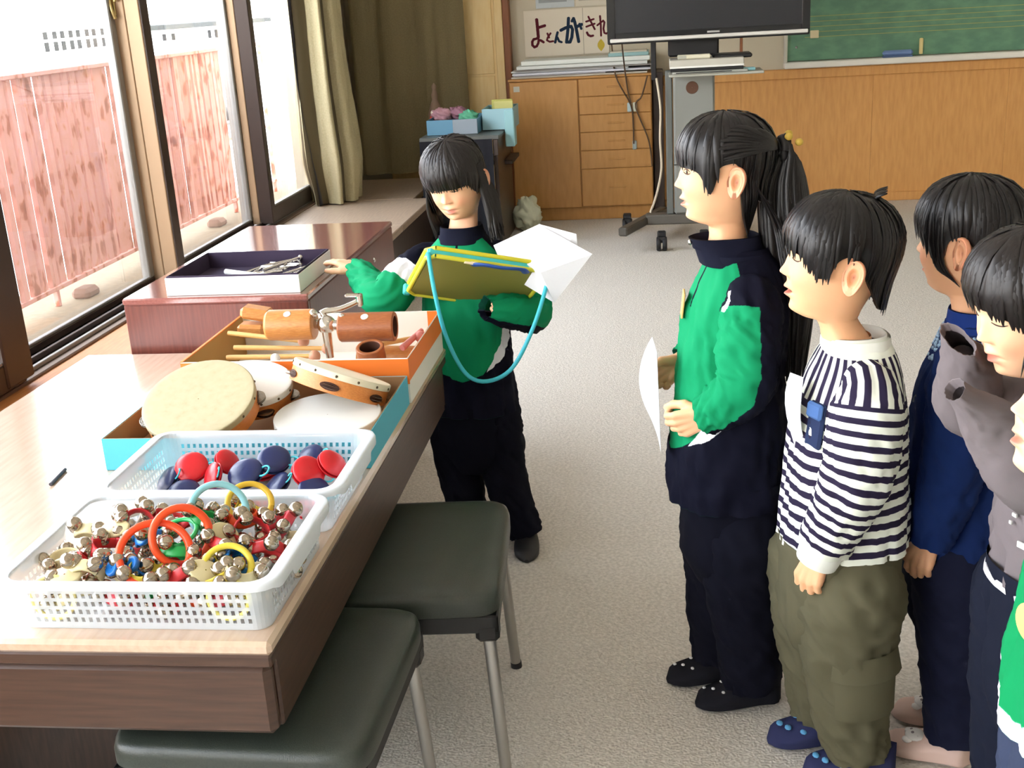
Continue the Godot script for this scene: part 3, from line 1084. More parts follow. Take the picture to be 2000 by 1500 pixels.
func tv_stand() -> void:
	var tv := thing("television", "large black flat television with a silver lower edge above the rolling stand", "television", V(0.27, 1.16, -7.0))
	part("casing", tv, M.black, V(-0.295, 1.165, -7.08), V(0.84, 1.86, -7.0), 0.006)
	part("screen", tv, std(rgb8(34, 36, 41), 0.25), V(-0.25, 1.225, -7.0), V(0.795, 1.83, -6.998), 0.0)
	part("bezel", tv, M.black_gloss, V(-0.295, 1.195, -7.0), V(-0.25, 1.86, -6.994), 0.002)
	part("bezel", tv, M.black_gloss, V(0.795, 1.195, -7.0), V(0.84, 1.86, -6.994), 0.002)
	part("bezel", tv, M.black_gloss, V(-0.25, 1.195, -7.0), V(0.795, 1.226, -6.994), 0.002)
	part("silver_trim", tv, std(rgb8(226, 226, 220), 0.3, 0.3), V(-0.28, 1.176, -7.0), V(0.83, 1.196, -6.988), 0.004)
	part("maker_badge", tv, std(rgb8(190, 190, 190), 0.3, 0.6), V(0.27, 1.204, -6.994), V(0.34, 1.214, -6.992), 0)
	var st := thing("tv_stand", "grey rolling television stand with a shelf and black castors", "stand", V(0.18, 0, -7.1))
	var grey := std(rgb8(142, 144, 138), 0.5, 0.2)
	part("column", st, grey, V(0.075, 0.16, -7.16), V(0.315, 1.02, -7.06), 0.012)
	part("side_channel", st, std(rgb8(110, 114, 110), 0.5, 0.2), V(0.03, 0.16, -7.15), V(0.07, 1.0, -7.07), 0.006)
	part("pole", st, M.black, V(-0.05, 0.95, -7.12), V(-0.02, 1.2, -7.08), 0.004)
	part("mount", st, M.black, V(0.05, 1.075, -7.2), V(0.34, 1.2, -7.08), 0.01)
	part("mount", st, M.black, V(0.3, 1.06, -7.12), V(0.52, 1.085, -6.95), 0.008)
	part("mount", st, M.post_wood, V(0.46, 1.08, -7.12), V(0.475, 1.18, -7.08), 0.003)
	part("shelf", st, std(rgb8(176, 176, 164), 0.5), V(0.05, 0.975, -7.14), V(0.58, 0.99, -6.86), 0.004)
	var hole := here(st)
	hole.t = hole.t * Transform3D(Basis(V(1, 0, 0), PI / 2), V(0.185, 0.90, -7.058))
	hole.lathe([Vector2(0.001, 0.0), Vector2(0.026, 0.0), Vector2(0.033, 0.002), Vector2(0.036, 0.0), Vector2(0.036, -0.01)], 24)
	obj("cable_hole", hole, std(rgb8(92, 60, 40), 0.7), st)
	part("seam", st, M.black, V(0.075, 0.455, -7.06), V(0.315, 0.46, -7.0585), 0)
	for x in [-0.03, 0.42]:
		var mb := here(st)
		mb.box(V(x - 0.08, 0.125, -7.08), V(0.055, 0.05, 0.72), 0.008, Basis(Vector3.UP, -0.34 if x < 0 else 0.34))
		obj("leg", mb, std(rgb8(84, 80, 72), 0.5, 0.3), st)
	part("cross_bar", st, std(rgb8(96, 92, 84), 0.5), V(-0.1, 0.10, -7.16), V(0.36, 0.16, -7.06), 0.008)
	for p in [V(-0.005, 0, -6.785), V(-0.22, 0, -7.40), V(0.46, 0, -7.38), V(0.24, 0, -6.78)]:
		var mb := here(st)
		for s in [-0.018, 0.018]:
			var keep := mb.t
			mb.t = mb.t * Transform3D(Basis(V(0, 0, 1), PI / 2), p + V(s, 0.042, 0))
			mb.lathe([Vector2(0.004, -0.013), Vector2(0.036, -0.013), Vector2(0.042, -0.008), Vector2(0.042, 0.008), Vector2(0.036, 0.013), Vector2(0.004, 0.013)], 18)
			mb.t = keep
		mb.box(p + V(0, 0.075, 0), V(0.05, 0.05, 0.05), 0.008)
		mb.box(p + V(0, 0.1, 0), V(0.05, 0.03, 0.06), 0.006)
		obj("castor", mb, M.black, st)
	var rec := thing("video_recorder", "silver and black video recorder on the shelf below the television", "recorder", V(0.26, 0.99, -7.0))
	part("casing", rec, std(rgb8(198, 196, 184), 0.4, 0.3), V(0.055, 1.022, -7.12), V(0.47, 1.068, -6.875), 0.004)
	part("front_strip", rec, M.black, V(0.06, 1.004, -7.11), V(0.466, 1.022, -6.88), 0.002)
	part("front_trim", rec, M.white, V(0.056, 1.022, -6.876), V(0.469, 1.032, -6.872), 0.001)
	var sp := thing("flat_player", "thin grey player lying on the shelf under the video recorder", "player", V(0.3, 0.991, -6.9))
	part("casing", sp, std(rgb8(166, 168, 160), 0.5), V(0.07, 0.991, -7.1), V(0.49, 1.003, -6.85), 0.003)
	part("slot", sp, M.black, V(0.09, 0.995, -6.85), V(0.40, 1.0, -6.8485), 0)
	var rm := thing("remote_control", "cream remote control lying on top of the video recorder", "remote", V(0.2, 1.068, -6.95))
	part("body", rm, std(rgb8(226, 222, 196), 0.5), V(0.10, 1.069, -6.96), V(0.285, 1.092, -6.90), 0.005)
	part("keypad", rm, std(rgb8(176, 176, 160), 0.5), V(0.10, 1.072, -6.899), V(0.15, 1.090, -6.897), 0.001)
	var tp := MB.new()
	tp.box(V(0.50, 0.999, -6.93), V(0.07, 0.016, 0.05), 0.004)
	tag(obj("tape_block", tp, std(rgb8(150, 206, 216), 0.5)), "small aqua block at the right end of the television shelf", "block")
	# cables behind the posters and down the stand
	for q in [[[V(-0.335, 1.45, -8.05), V(-0.31, 1.12, -8.0), V(-0.28, 0.93, -7.81), V(-0.19, 0.75, -7.815), V(-0.178, 0.62, -7.82), V(-0.178, 0.5, -7.815)], "dark cable hanging from the television to the cable clips on the drawers"], [[V(-0.22, 1.18, -7.2), V(-0.225, 1.0, -7.78), V(-0.21, 0.86, -7.81), V(-0.19, 0.76, -7.815)], "short dark cable from the television edge to the upper cable clip"], [[V(-0.08, 0.93, -7.8), V(-0.12, 0.8, -7.81), V(-0.16, 0.74, -7.815), V(-0.08, 0.52, -7.81), V(-0.06, 0.35, -7.80)], "dark cable looping right of the cable clips over the drawers"]]:
		var mb := MB.new()
		var p := smooth_path(q[0], 26)
		mb.tube(p, ramp_of([0.005, 0.005], 26), 6)
		tag(obj("cable", mb, std(rgb8(84, 62, 40), 0.6)), q[1], "cable")
	var mw := MB.new()
	mw.tube(smooth_path([V(-0.02, 0.96, -7.08), V(0.0, 0.8, -7.0), V(-0.005, 0.62, -6.99), V(0.0, 0.45, -6.99), V(-0.03, 0.3, -6.99), V(-0.07, 0.19, -6.99)], 30), ramp_of([0.007, 0.007], 30), 6)
	tag(obj("white_cable", mw, std(rgb8(204, 192, 168), 0.6)), "white cable hanging down beside the grey television stand column", "cable")


func tables() -> void:
	var t := thing("classroom_table", "brown wood-grain classroom table with thick apron carrying baskets and boxes of instruments", "table", V(-1.03, 0, -2.08))
	var mb := here(t)
	mb.span(V(-1.515, 0.598, -2.80), V(-0.55, 0.62, -1.37), 0.006)
	obj("tabletop", mb, M.table_top, t)
	part("edge_band", t, M.table_side, V(-1.512, 0.578, -2.797), V(-0.553, 0.5985, -1.373), 0.003)
	part("apron_panel", t, M.table_side, V(-1.505, 0.462, -1.405), V(-0.56, 0.578, -1.378), 0.01)
	part("apron_panel", t, M.table_side, V(-1.505, 0.462, -2.79), V(-0.56, 0.578, -2.765), 0.01)
	part("apron_panel", t, M.table_side, V(-0.583, 0.462, -2.765), V(-0.558, 0.578, -1.405), 0.004)
	part("apron_panel", t, M.table_side, V(-1.507, 0.462, -2.765), V(-1.482, 0.578, -1.405), 0.004)
	part("pedestal", t, M.dark_wood, V(-1.42, 0.0, -2.45), V(-0.98, 0.598, -1.86), 0.008)
	part("underside", t, M.dark_wood, V(-1.48, 0.57, -2.765), V(-0.585, 0.598, -1.405), 0.0)
	var pc := MB.new()
	pc.tube(PackedVector3Array([V(-1.162, 0.6235, -1.925), V(-1.170, 0.6235, -2.0)]), PackedFloat32Array([0.0035, 0.0035]), 6)  # thin dark mark on the tabletop, built as a short rod
	tag(obj("dark_strip", pc, std(rgb8(60, 58, 66), 0.5)), "short thin dark strip on the tabletop left of the baskets", "dark_strip")
	var c := thing("maroon_cabinet", "glossy maroon wooden cabinet behind the table carrying the shallow tray of triangles", "cabinet", V(-1.16, 0, -3.33))
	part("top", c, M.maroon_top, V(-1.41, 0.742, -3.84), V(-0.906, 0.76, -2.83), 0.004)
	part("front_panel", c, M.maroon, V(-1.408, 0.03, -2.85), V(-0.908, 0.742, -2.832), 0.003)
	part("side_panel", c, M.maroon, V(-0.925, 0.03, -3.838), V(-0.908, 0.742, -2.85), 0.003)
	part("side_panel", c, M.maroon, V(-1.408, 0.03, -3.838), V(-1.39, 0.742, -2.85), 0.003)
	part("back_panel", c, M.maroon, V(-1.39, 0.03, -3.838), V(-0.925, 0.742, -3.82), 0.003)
	part("plinth", c, M.dark_wood, V(-1.39, 0.0, -3.82), V(-0.925, 0.03, -2.86), 0.003)
	for p in [V(-0.907, 0.69, -3.55), V(-0.907, 0.55, -2.95)]:
		var k := here(c)
		k.ball(p, V(0.006, 0.008, 0.008), 10, 6)
		obj("screw_cap", k, M.chrome, c)


func stools() -> void:
	stool("dark green-black padded stool behind the nearer one, beside the standing girl's legs", V(-0.525, 0, -2.085), 0.075)
	stool("dark padded stool nearest the camera, tucked under the table corner", V(-0.645, 0, -1.625), -0.02)


func stool(label: String, at: Vector3, turn: float) -> void:
	var t := thing("stool", label, "stool", at, "padded stools at the table")
	t.rotation.y = turn
	var hw := 0.205
	var hd := 0.222
	var rows := []
	for q in [[0.372, 0.985], [0.376, 1.0], [0.398, 1.0], [0.410, 0.985], [0.4165, 0.95], [0.420, 0.88], [0.4225, 0.7], [0.424, 0.4]]:
		var r := PackedVector3Array()
		for j in 64:
			var a := -TAU * j / 64
			var e := 0.22
			var cx := signf(cos(a)) * pow(absf(cos(a)), e)
			var cz := signf(sin(a)) * pow(absf(sin(a)), e)
			r.append(V(cx * hw * q[1], q[0], cz * hd * q[1]))
		rows.append(r)
	var mb := MB.new()
	mb.grid(rows)
	mb.fan(rows[7], V(0, 0.4245, 0))
	mb.fan(rows[0], V(0, 0.372, 0), true)
	obj("seat", mb, M.leather, t)
	mb = MB.new()
	mb.span(V(-hw + 0.008, 0.335, -hd + 0.008), V(hw - 0.008, 0.372, -hd + 0.022), 0.003)
	mb.span(V(-hw + 0.008, 0.335, hd - 0.022), V(hw - 0.008, 0.372, hd - 0.008), 0.003)
	mb.span(V(-hw + 0.008, 0.335, -hd + 0.008), V(-hw + 0.022, 0.372, hd - 0.008), 0.003)
	mb.span(V(hw - 0.022, 0.335, -hd + 0.008), V(hw - 0.008, 0.372, hd - 0.008), 0.003)
	obj("frame", mb, M.black, t)
	for s in [[-1, -1], [1, -1], [1, 1], [-1, 1]]:
		mb = MB.new()
		mb.box(V(s[0] * (hw - 0.03), 0.335, s[1] * (hd - 0.03)), V(0.045, 0.04, 0.045), 0.008)
		obj("leg_bracket", mb, M.black, t)
		mb = MB.new()
		mb.tube(PackedVector3Array([V(s[0] * (hw - 0.03), 0.345, s[1] * (hd - 0.03)), V(s[0] * (hw - 0.012), 0.012, s[1] * (hd - 0.012))]), PackedFloat32Array([0.0125, 0.0115]), 12)
		var leg := obj("leg", mb, std(rgb8(178, 176, 172), 0.28, 1.0), t)
		mb = MB.new()
		mb.tube(PackedVector3Array([V(s[0] * (hw - 0.0115), 0.014, s[1] * (hd - 0.0115)), V(s[0] * (hw - 0.011), 0.0, s[1] * (hd - 0.011))]), PackedFloat32Array([0.0125, 0.013]), 12)
		obj("rubber_foot", mb, M.black, leg)


func rounded(x0: float, x1: float, z0: float, z1: float, r: float, marks: Array) -> Array:
	# outline going front (z1) left to right, right, back, left; marks gets true where a hole may start
	var out := []
	var cs := [[V(x1 - r, 0, z1 - r), 90.0], [V(x1 - r, 0, z0 + r), 0.0], [V(x0 + r, 0, z0 + r), -90.0], [V(x0 + r, 0, z1 - r), 180.0]]
	var starts := [V(x0 + r, 0, z1), V(x1, 0, z1 - r), V(x1 - r, 0, z0), V(x0, 0, z0 + r)]
	var ends := [V(x1 - r, 0, z1), V(x1, 0, z0 + r), V(x0 + r, 0, z0), V(x0, 0, z1 - r)]
	var counts := [29, 20, 29, 20]
	for s in 4:
		for i in counts[s]:
			for f in [0.0, 0.5]:
				out.append(starts[s].lerp(ends[s], (i + f) / counts[s]))
				marks.append(f == 0.5)
		for i in 6:
			var a := deg_to_rad(cs[s][1] - 90.0 * i / 6.0)
			out.append(cs[s][0] + V(cos(a), 0, sin(a)) * r)
			marks.append(false)
	return out


func basket(label: String, b: Array, tp: Array, y0: float, y1: float) -> Node3D:
	var t := thing("basket", label, "basket", V((b[0] + b[1]) / 2, y0, (b[2] + b[3]) / 2), "perforated plastic baskets on the table")
	var marks := []
	var bot := rounded(b[0], b[1], b[2], b[3], 0.022, marks)
	var top := rounded(tp[0], tp[1], tp[2], tp[3], 0.028, [])
	var n := bot.size()
	var vs := [0.0, 0.14, 0.24, 0.31, 0.41, 0.48, 0.58, 0.65, 0.75, 0.82, 1.0]
	var mb := here(t)
	var grids := []
	for side in 2:
		var rows := []
		for v in vs:
			var r := PackedVector3Array()
			for j in n:
				var p: Vector3 = bot[j].lerp(top[j], v)
				var d: Vector3 = (top[(j + 1) % n] - top[(j + n - 1) % n]).normalized()
				var o := d.cross(Vector3.UP) * -0.0016 * side
				r.append(V(p.x, lerpf(y0, y1, v), p.z) + o)
			rows.append(r)
		grids.append(rows)
	var solid := func(i: int, j: int) -> bool:
		return not (i >= 0 and i < vs.size() - 1 and i % 2 == 1 and i < 9 and marks[(j + n) % n])
	for i in vs.size() - 1:
		for j in n:
			var k := (j + 1) % n
			if not solid.call(i, j):
				continue
			var A: Array = grids[0]
			var B: Array = grids[1]
			var q := [A[i][j], A[i][k], A[i + 1][k], A[i + 1][j]]
			var w := [B[i][j], B[i][k], B[i + 1][k], B[i + 1][j]]
			var mid: Vector3 = (q[0] + q[2]) / 2
			var inn: Vector3 = (w[0] + w[2]) / 2
			mb.face(q.duplicate(), inn)
			mb.face(w.duplicate(), mid)
			var c := (mid + inn) / 2
			if not solid.call(i, j + 1):
				mb.face([q[1], q[2], w[2], w[1]], c)
			if not solid.call(i, j - 1):
				mb.face([q[0], q[3], w[3], w[0]], c)
			if not solid.call(i + 1, j):
				mb.face([q[2], q[3], w[3], w[2]], c)
			if not solid.call(i - 1, j):
				mb.face([q[0], q[1], w[1], w[0]], c)
	obj("perforated_wall", mb, M.plastic, t)
	mb = here(t)
	var ring := PackedVector3Array()
	for p in bot:
		ring.append(V(p.x, y0 + 0.003, p.z))
	ring.reverse()
	mb.fan(ring, V((b[0] + b[1]) / 2, y0 + 0.003, (b[2] + b[3]) / 2))
	var ring2 := PackedVector3Array()
	for p in bot:
		ring2.append(V(p.x, y0 + 0.0005, p.z))
	mb.fan(ring2, V((b[0] + b[1]) / 2, y0 + 0.0005, (b[2] + b[3]) / 2))
	obj("base", mb, M.plastic, t)
	# the rim: a lip turned out and down, deeper at the two ends where it is the handle
	mb = here(t)
	var rows := []
	for s in [[0.0, -0.004], [0.0, 0.002], [1.0, 0.0015], [1.15, -0.003], [1.15, -1.0], [1.0, -1.0], [0.9, -0.006], [0.0, -0.004]]:
		var r := PackedVector3Array()
		for j in n:
			var p: Vector3 = top[j]
			var d: Vector3 = (top[(j + 1) % n] - top[(j + n - 1) % n]).normalized()
			var o := d.cross(Vector3.UP)
			var zc := clampf((absf(p.z - (tp[2] + tp[3]) / 2) - 0.065) / 0.006, 0, 1)
			var side := absf(o.x)
			var wdt := lerpf(0.007, 0.016, side)
			var drop := lerpf(0.010, lerpf(0.03, 0.016, zc), smoothstep(0.9, 1.0, side))
			var yy: float = s[1] if s[1] > -0.5 else -drop
			r.append(V(p.x, y1 + yy, p.z) + o * wdt * s[0])
		rows.append(r)
	mb.grid(rows, true, false)
	obj("rim", mb, M.rim_plastic, t)
	return t


func boxes() -> void:
	basket("translucent perforated basket nearest the camera, heaped with jingle bells", [-0.935, -0.562, -1.685, -1.405], [-0.945, -0.556, -1.688, -1.392], 0.6205, 0.702)
	basket("translucent perforated basket in the middle, holding red and blue castanets", [-0.935, -0.560, -1.972, -1.722], [-0.944, -0.548, -1.985, -1.712], 0.6205, 0.702)
	# carton of tambourines
	var t := thing("teal_carton", "low teal cardboard carton with brown inside, holding tambourines", "box", V(-0.82, 0.62, -2.17))
	hollow(t, V(-1.085, 0.6205, -2.365), V(-0.555, 0.686, -2.0), 0.0015, std(rgb8(74, 176, 196), 0.6), "outer_side")
	hollow(t, V(-1.083, 0.6222, -2.363), V(-0.557, 0.686, -2.002), 0.0025, std(rgb8(160, 124, 84), 0.85), "inner_side")
	t = thing("orange_carton", "orange and white cardboard box of wooden percussion at the far end of the table", "box", V(-0.81, 0.62, -2.56))
	var orange := std(rgb8(248, 128, 40), 0.55)
	var white := std(rgb8(240, 236, 224), 0.6)
	hollow(t, V(-1.068, 0.6205, -2.772), V(-0.552, 0.724, -2.372), 0.002, white, "outer_side")
	part("orange_band", t, orange, V(-1.0685, 0.665, -2.372), V(-0.5515, 0.722, -2.3712), 0)
	part("orange_band", t, orange, V(-0.552, 0.672, -2.772), V(-0.5512, 0.722, -2.372), 0)
	part("orange_band", t, orange, V(-1.0688, 0.665, -2.772), V(-1.068, 0.722, -2.372), 0)
	part("inner_side", t, std(rgb8(176, 136, 76), 0.85), V(-1.066, 0.6225, -2.77), V(-1.064, 0.724, -2.374), 0)
	part("orange_edge", t, orange, V(-1.0685, 0.7235, -2.772), V(-1.063, 0.7255, -2.372), 0)
	part("orange_corner", t, orange, V(-0.585, 0.66, -2.7699), V(-0.5545, 0.7235, -2.769), 0)
	part("orange_inside", t, std(rgb8(214, 116, 62), 0.6), V(-0.5549, 0.64, -2.77), V(-0.554, 0.7235, -2.374), 0)


func tambourine(label: String, at: Vector3, n: Vector3, r: float, spin := 0.0, h := 0.044) -> void:
	n = n.normalized()
	var x := Vector3.RIGHT - n * n.x
	x = x.normalized().rotated(n, spin)
	var t := thing("tambourine", label, "tambourine", at, "tambourines in the teal carton")
	t.basis = Basis(x, n, x.cross(n))
	var ri := r - 0.007
	var mb := MB.new()
	mb.lathe([Vector2(ri, -h / 2), Vector2(r - 0.001, -h / 2), Vector2(r, -h / 2 + 0.001), Vector2(r, h / 2), Vector2(ri, h / 2), Vector2(ri, -h / 2)], 56)
	obj("frame", mb, M.tamb_wood, t)
	mb = MB.new()
	mb.lathe([Vector2(r + 0.0002, h / 2 - 0.013), Vector2(r + 0.0014, h / 2 - 0.013), Vector2(r + 0.0014, h / 2 - 0.001), Vector2(r - 0.001, h / 2 + 0.0012), Vector2(r * 0.9, h / 2 + 0.0004), Vector2(0.001, h / 2 - 0.0005)], 56)
	var hd := obj("drumhead", mb, M.skin_head, t)
	for k in 14:
		var a := TAU * (k + 0.5) / 14
		var tk := MB.new()
		tk.ball(V(cos(a) * (r + 0.001), h / 2 - 0.007, sin(a) * (r + 0.001)), V(0.003, 0.003, 0.003), 8, 5)
		obj("tack", tk, M.tack, hd)
	for k in 6:
		var a := TAU * k / 6
		mb = MB.new()
		mb.t = Transform3D(Basis(Vector3.UP, -a), Vector3.ZERO)
		var rows := []
		var pr := PackedVector3Array()
		for q in 20:
			var b := TAU * q / 20
			pr.append(V(r + 0.0006, -0.008 + 0.0085 * sin(b), 0.021 * cos(b)))
		mb.fan(pr, V(r + 0.0006, -0.008, 0), true)
		obj("slot", mb, M.slot, t)
		for s in [-1, 1]:
			mb = MB.new()
			mb.t = Transform3D(Basis(Vector3.UP, -a), V(0, -0.008, 0)) * Transform3D(Basis(), V(r - 0.003, s * 0.0022, 0))
			var pf := [Vector2(0.001, 0.0), Vector2(0.006, 0.002 * s), Vector2(0.012, 0.0005 * s), Vector2(0.018, 0.0012 * s), Vector2(0.0185, 0.0008 * s)]
			mb.lathe(pf, 20)
			var pf2 := pf.duplicate()
			pf2.reverse()
			mb.lathe(pf2, 20)
			obj("jingle", mb, M.silver, t)


func bell_mesh(r: float) -> MB:
	var mb := MB.new()
	var pf := []
	for i in 19:
		var e := -PI / 2 + PI * i / 18.0
		pf.append(Vector2(maxf(r * cos(e), 0.0004), r * sin(e)))
	pf.insert(9, Vector2(r * 1.0, -r * 0.06))
	pf.insert(10, Vector2(r * 1.06, -r * 0.05))
	pf[11] = Vector2(r * 1.07, 0)
	pf.insert(12, Vector2(r * 1.06, r * 0.05))
	pf.insert(13, Vector2(r * 1.0, r * 0.06))
	mb.lathe(pf, 26)
	return mb


func basket_things() -> void:
	M.tamb_wood = tri_mat(noise_tex(61, 0.04, [[0.0, rgb8(196, 116, 54)], [1.0, rgb8(220, 146, 78)]]), V(6, 20, 6), 0.4, null, 1, false)
	M.skin_head = tri_mat(noise_tex(62, 0.02, [[0.0, rgb8(170, 158, 122)], [0.3, rgb8(180, 168, 132)], [1.0, rgb8(186, 175, 140)]]), V(4, 4, 4), 0.55, null, 1, false)
	M.tack = std(rgb8(96, 84, 66), 0.4, 0.8)
	M.slot = std(rgb8(72, 40, 24), 0.7)
	tambourine("large cream tambourine tilted up at the left of the teal carton", V(-0.932, 0.702, -2.138), V(-0.02, 0.90, 0.43), 0.114, 0.25)
	M.skin_head = std(rgb8(236, 234, 224), 0.5)
	tambourine("white tambourine half hidden behind the large tilted one", V(-0.872, 0.694, -2.262), V(0.12, 0.95, 0.20), 0.088, 0.1)
	M.skin_head = std(rgb8(232, 232, 224), 0.5)
	tambourine("white tambourine lying flat at the bottom of the teal carton", V(-0.682, 0.648, -2.172), V(0.02, 1, 0.08), 0.108, 0.4)
	M.skin_head = std(rgb8(232, 224, 196), 0.55)
	tambourine("orange wooden tambourine seen edge-on, leaning on the flat white one", V(-0.675, 0.709, -2.262), V(0.30, 0.88, -0.30), 0.103, 0.62)
	castanets()
	jingle_bells()
	percussion()


func castanets() -> void:
	var red := std(rgb8(206, 24, 34), 0.3)
	var blue := std(rgb8(24, 36, 82), 0.3)
	var teal := std(rgb8(70, 190, 200), 0.6)
	var spots := [
		[V(-0.862, 0.668, -1.895), V(0.1, 0.75, 0.62), 0, "red castanet facing up at the left of the castanet basket", 1.12],
		[V(-0.812, 0.662, -1.868), V(-0.75, 0.5, 0.55), 0, "red castanet standing on edge with a lit rim, left of the dark blue ones", 0.95],
		[V(-0.806, 0.667, -1.925), V(0.72, 0.62, 0.3), 0, "red castanet leaning edgewise behind the lit red one", 0.9],
		[V(-0.752, 0.665, -1.872), V(-0.1, 0.85, 0.5), 1, "dark blue castanet facing up at the basket's middle", 1.18],
		[V(-0.708, 0.678, -1.905), V(0.22, 0.84, 0.48), 1, "dark blue castanet on top, right of the middle, with teal elastic", 1.1],
		[V(-0.69, 0.648, -1.858), V(-0.5, 0.8, 0.3), 1, "blue castanet on its side below the topmost blue one", 1.0],
		[V(-0.634, 0.669, -1.868), V(0.6, 0.72, 0.5), 0, "glossy red castanet leaning at the right of the basket", 1.12],
		[V(-0.598, 0.672, -1.898), V(0.66, 0.7, 0.2), 0, "red castanet at the far right end of the castanet basket", 1.05],
		[V(-0.618, 0.645, -1.84), V(0.4, 0.85, 0.4), 1, "dark blue castanet under the two red ones on the right", 1.05],
		[V(-0.905, 0.648, -1.885), V(-0.55, 0.7, 0.45), 1, "dark blue castanet at the basket's left corner", 1.0],
		[V(-0.858, 0.642, -1.838), V(0.05, 0.9, 0.42), 1, "dark blue castanet below the red one at the left front", 1.1],
		[V(-0.655, 0.662, -1.955), V(-0.3, 0.8, 0.5), 1, "dark blue castanet at the back behind the red ones", 1.0],
		[V(-0.79, 0.640, -1.81), V(0.2, 0.9, 0.3), 1, "dark blue castanet at the front wall under the lit red one", 1.0],
		[V(-0.7, 0.638, -1.80), V(0.0, 0.9, 0.3), 0, "red castanet at the front wall seen through the perforations", 1.0],
		[V(-0.612, 0.637, -1.79), V(-0.3, 0.9, 0.3), 0, "red castanet at the front right corner seen through the perforations", 1.0],
		[V(-0.745, 0.640, -1.945), V(0.0, 0.9, 0.2), 0, "red castanet at the bottom of the basket behind the blue ones", 1.0]]
	for s in spots:
		var n: Vector3 = s[1].normalized()
		var t := thing("castanet", s[3], "castanet", s[0], "castanets in the middle basket")
		var x := Vector3.RIGHT - n * n.x
		x = x.normalized()
		t.basis = Basis(x, n, x.cross(n)) * Basis.from_scale(V(1, 1, 1) * s[4])
		for k in [1, -1]:
			var mb := MB.new()
			var pf := [Vector2(0.001, 0.0115), Vector2(0.010, 0.0112), Vector2(0.018, 0.0098), Vector2(0.024, 0.0072), Vector2(0.0272, 0.004), Vector2(0.0275, 0.0022), Vector2(0.026, 0.0016), Vector2(0.001, 0.003)]
			if k == 1:
				pf.reverse()
			mb.t = Transform3D(Basis(), V(0, 0.0005 * k, 0)) * Transform3D(Basis(V(0, 0, 1), 0.0 if k == 1 else PI), Vector3.ZERO)
			if k == -1:
				pf.reverse()
			mb.lathe(pf, 28)
			obj("shell", mb, (red if s[2] == 0 else blue), t)
		var mb2 := MB.new()
		var ring := PackedVector3Array()
		for i in 17:
			var a := TAU * i / 16
			ring.append(V(0.031 + 0.010 * cos(a), 0.004 + 0.003 * cos(a), 0.009 * sin(a)))
		mb2.tube(ring, ramp_of([0.0016, 0.0016], 17), 6, Vector3.ZERO, 1, false)
		obj("elastic", mb2, teal, t)


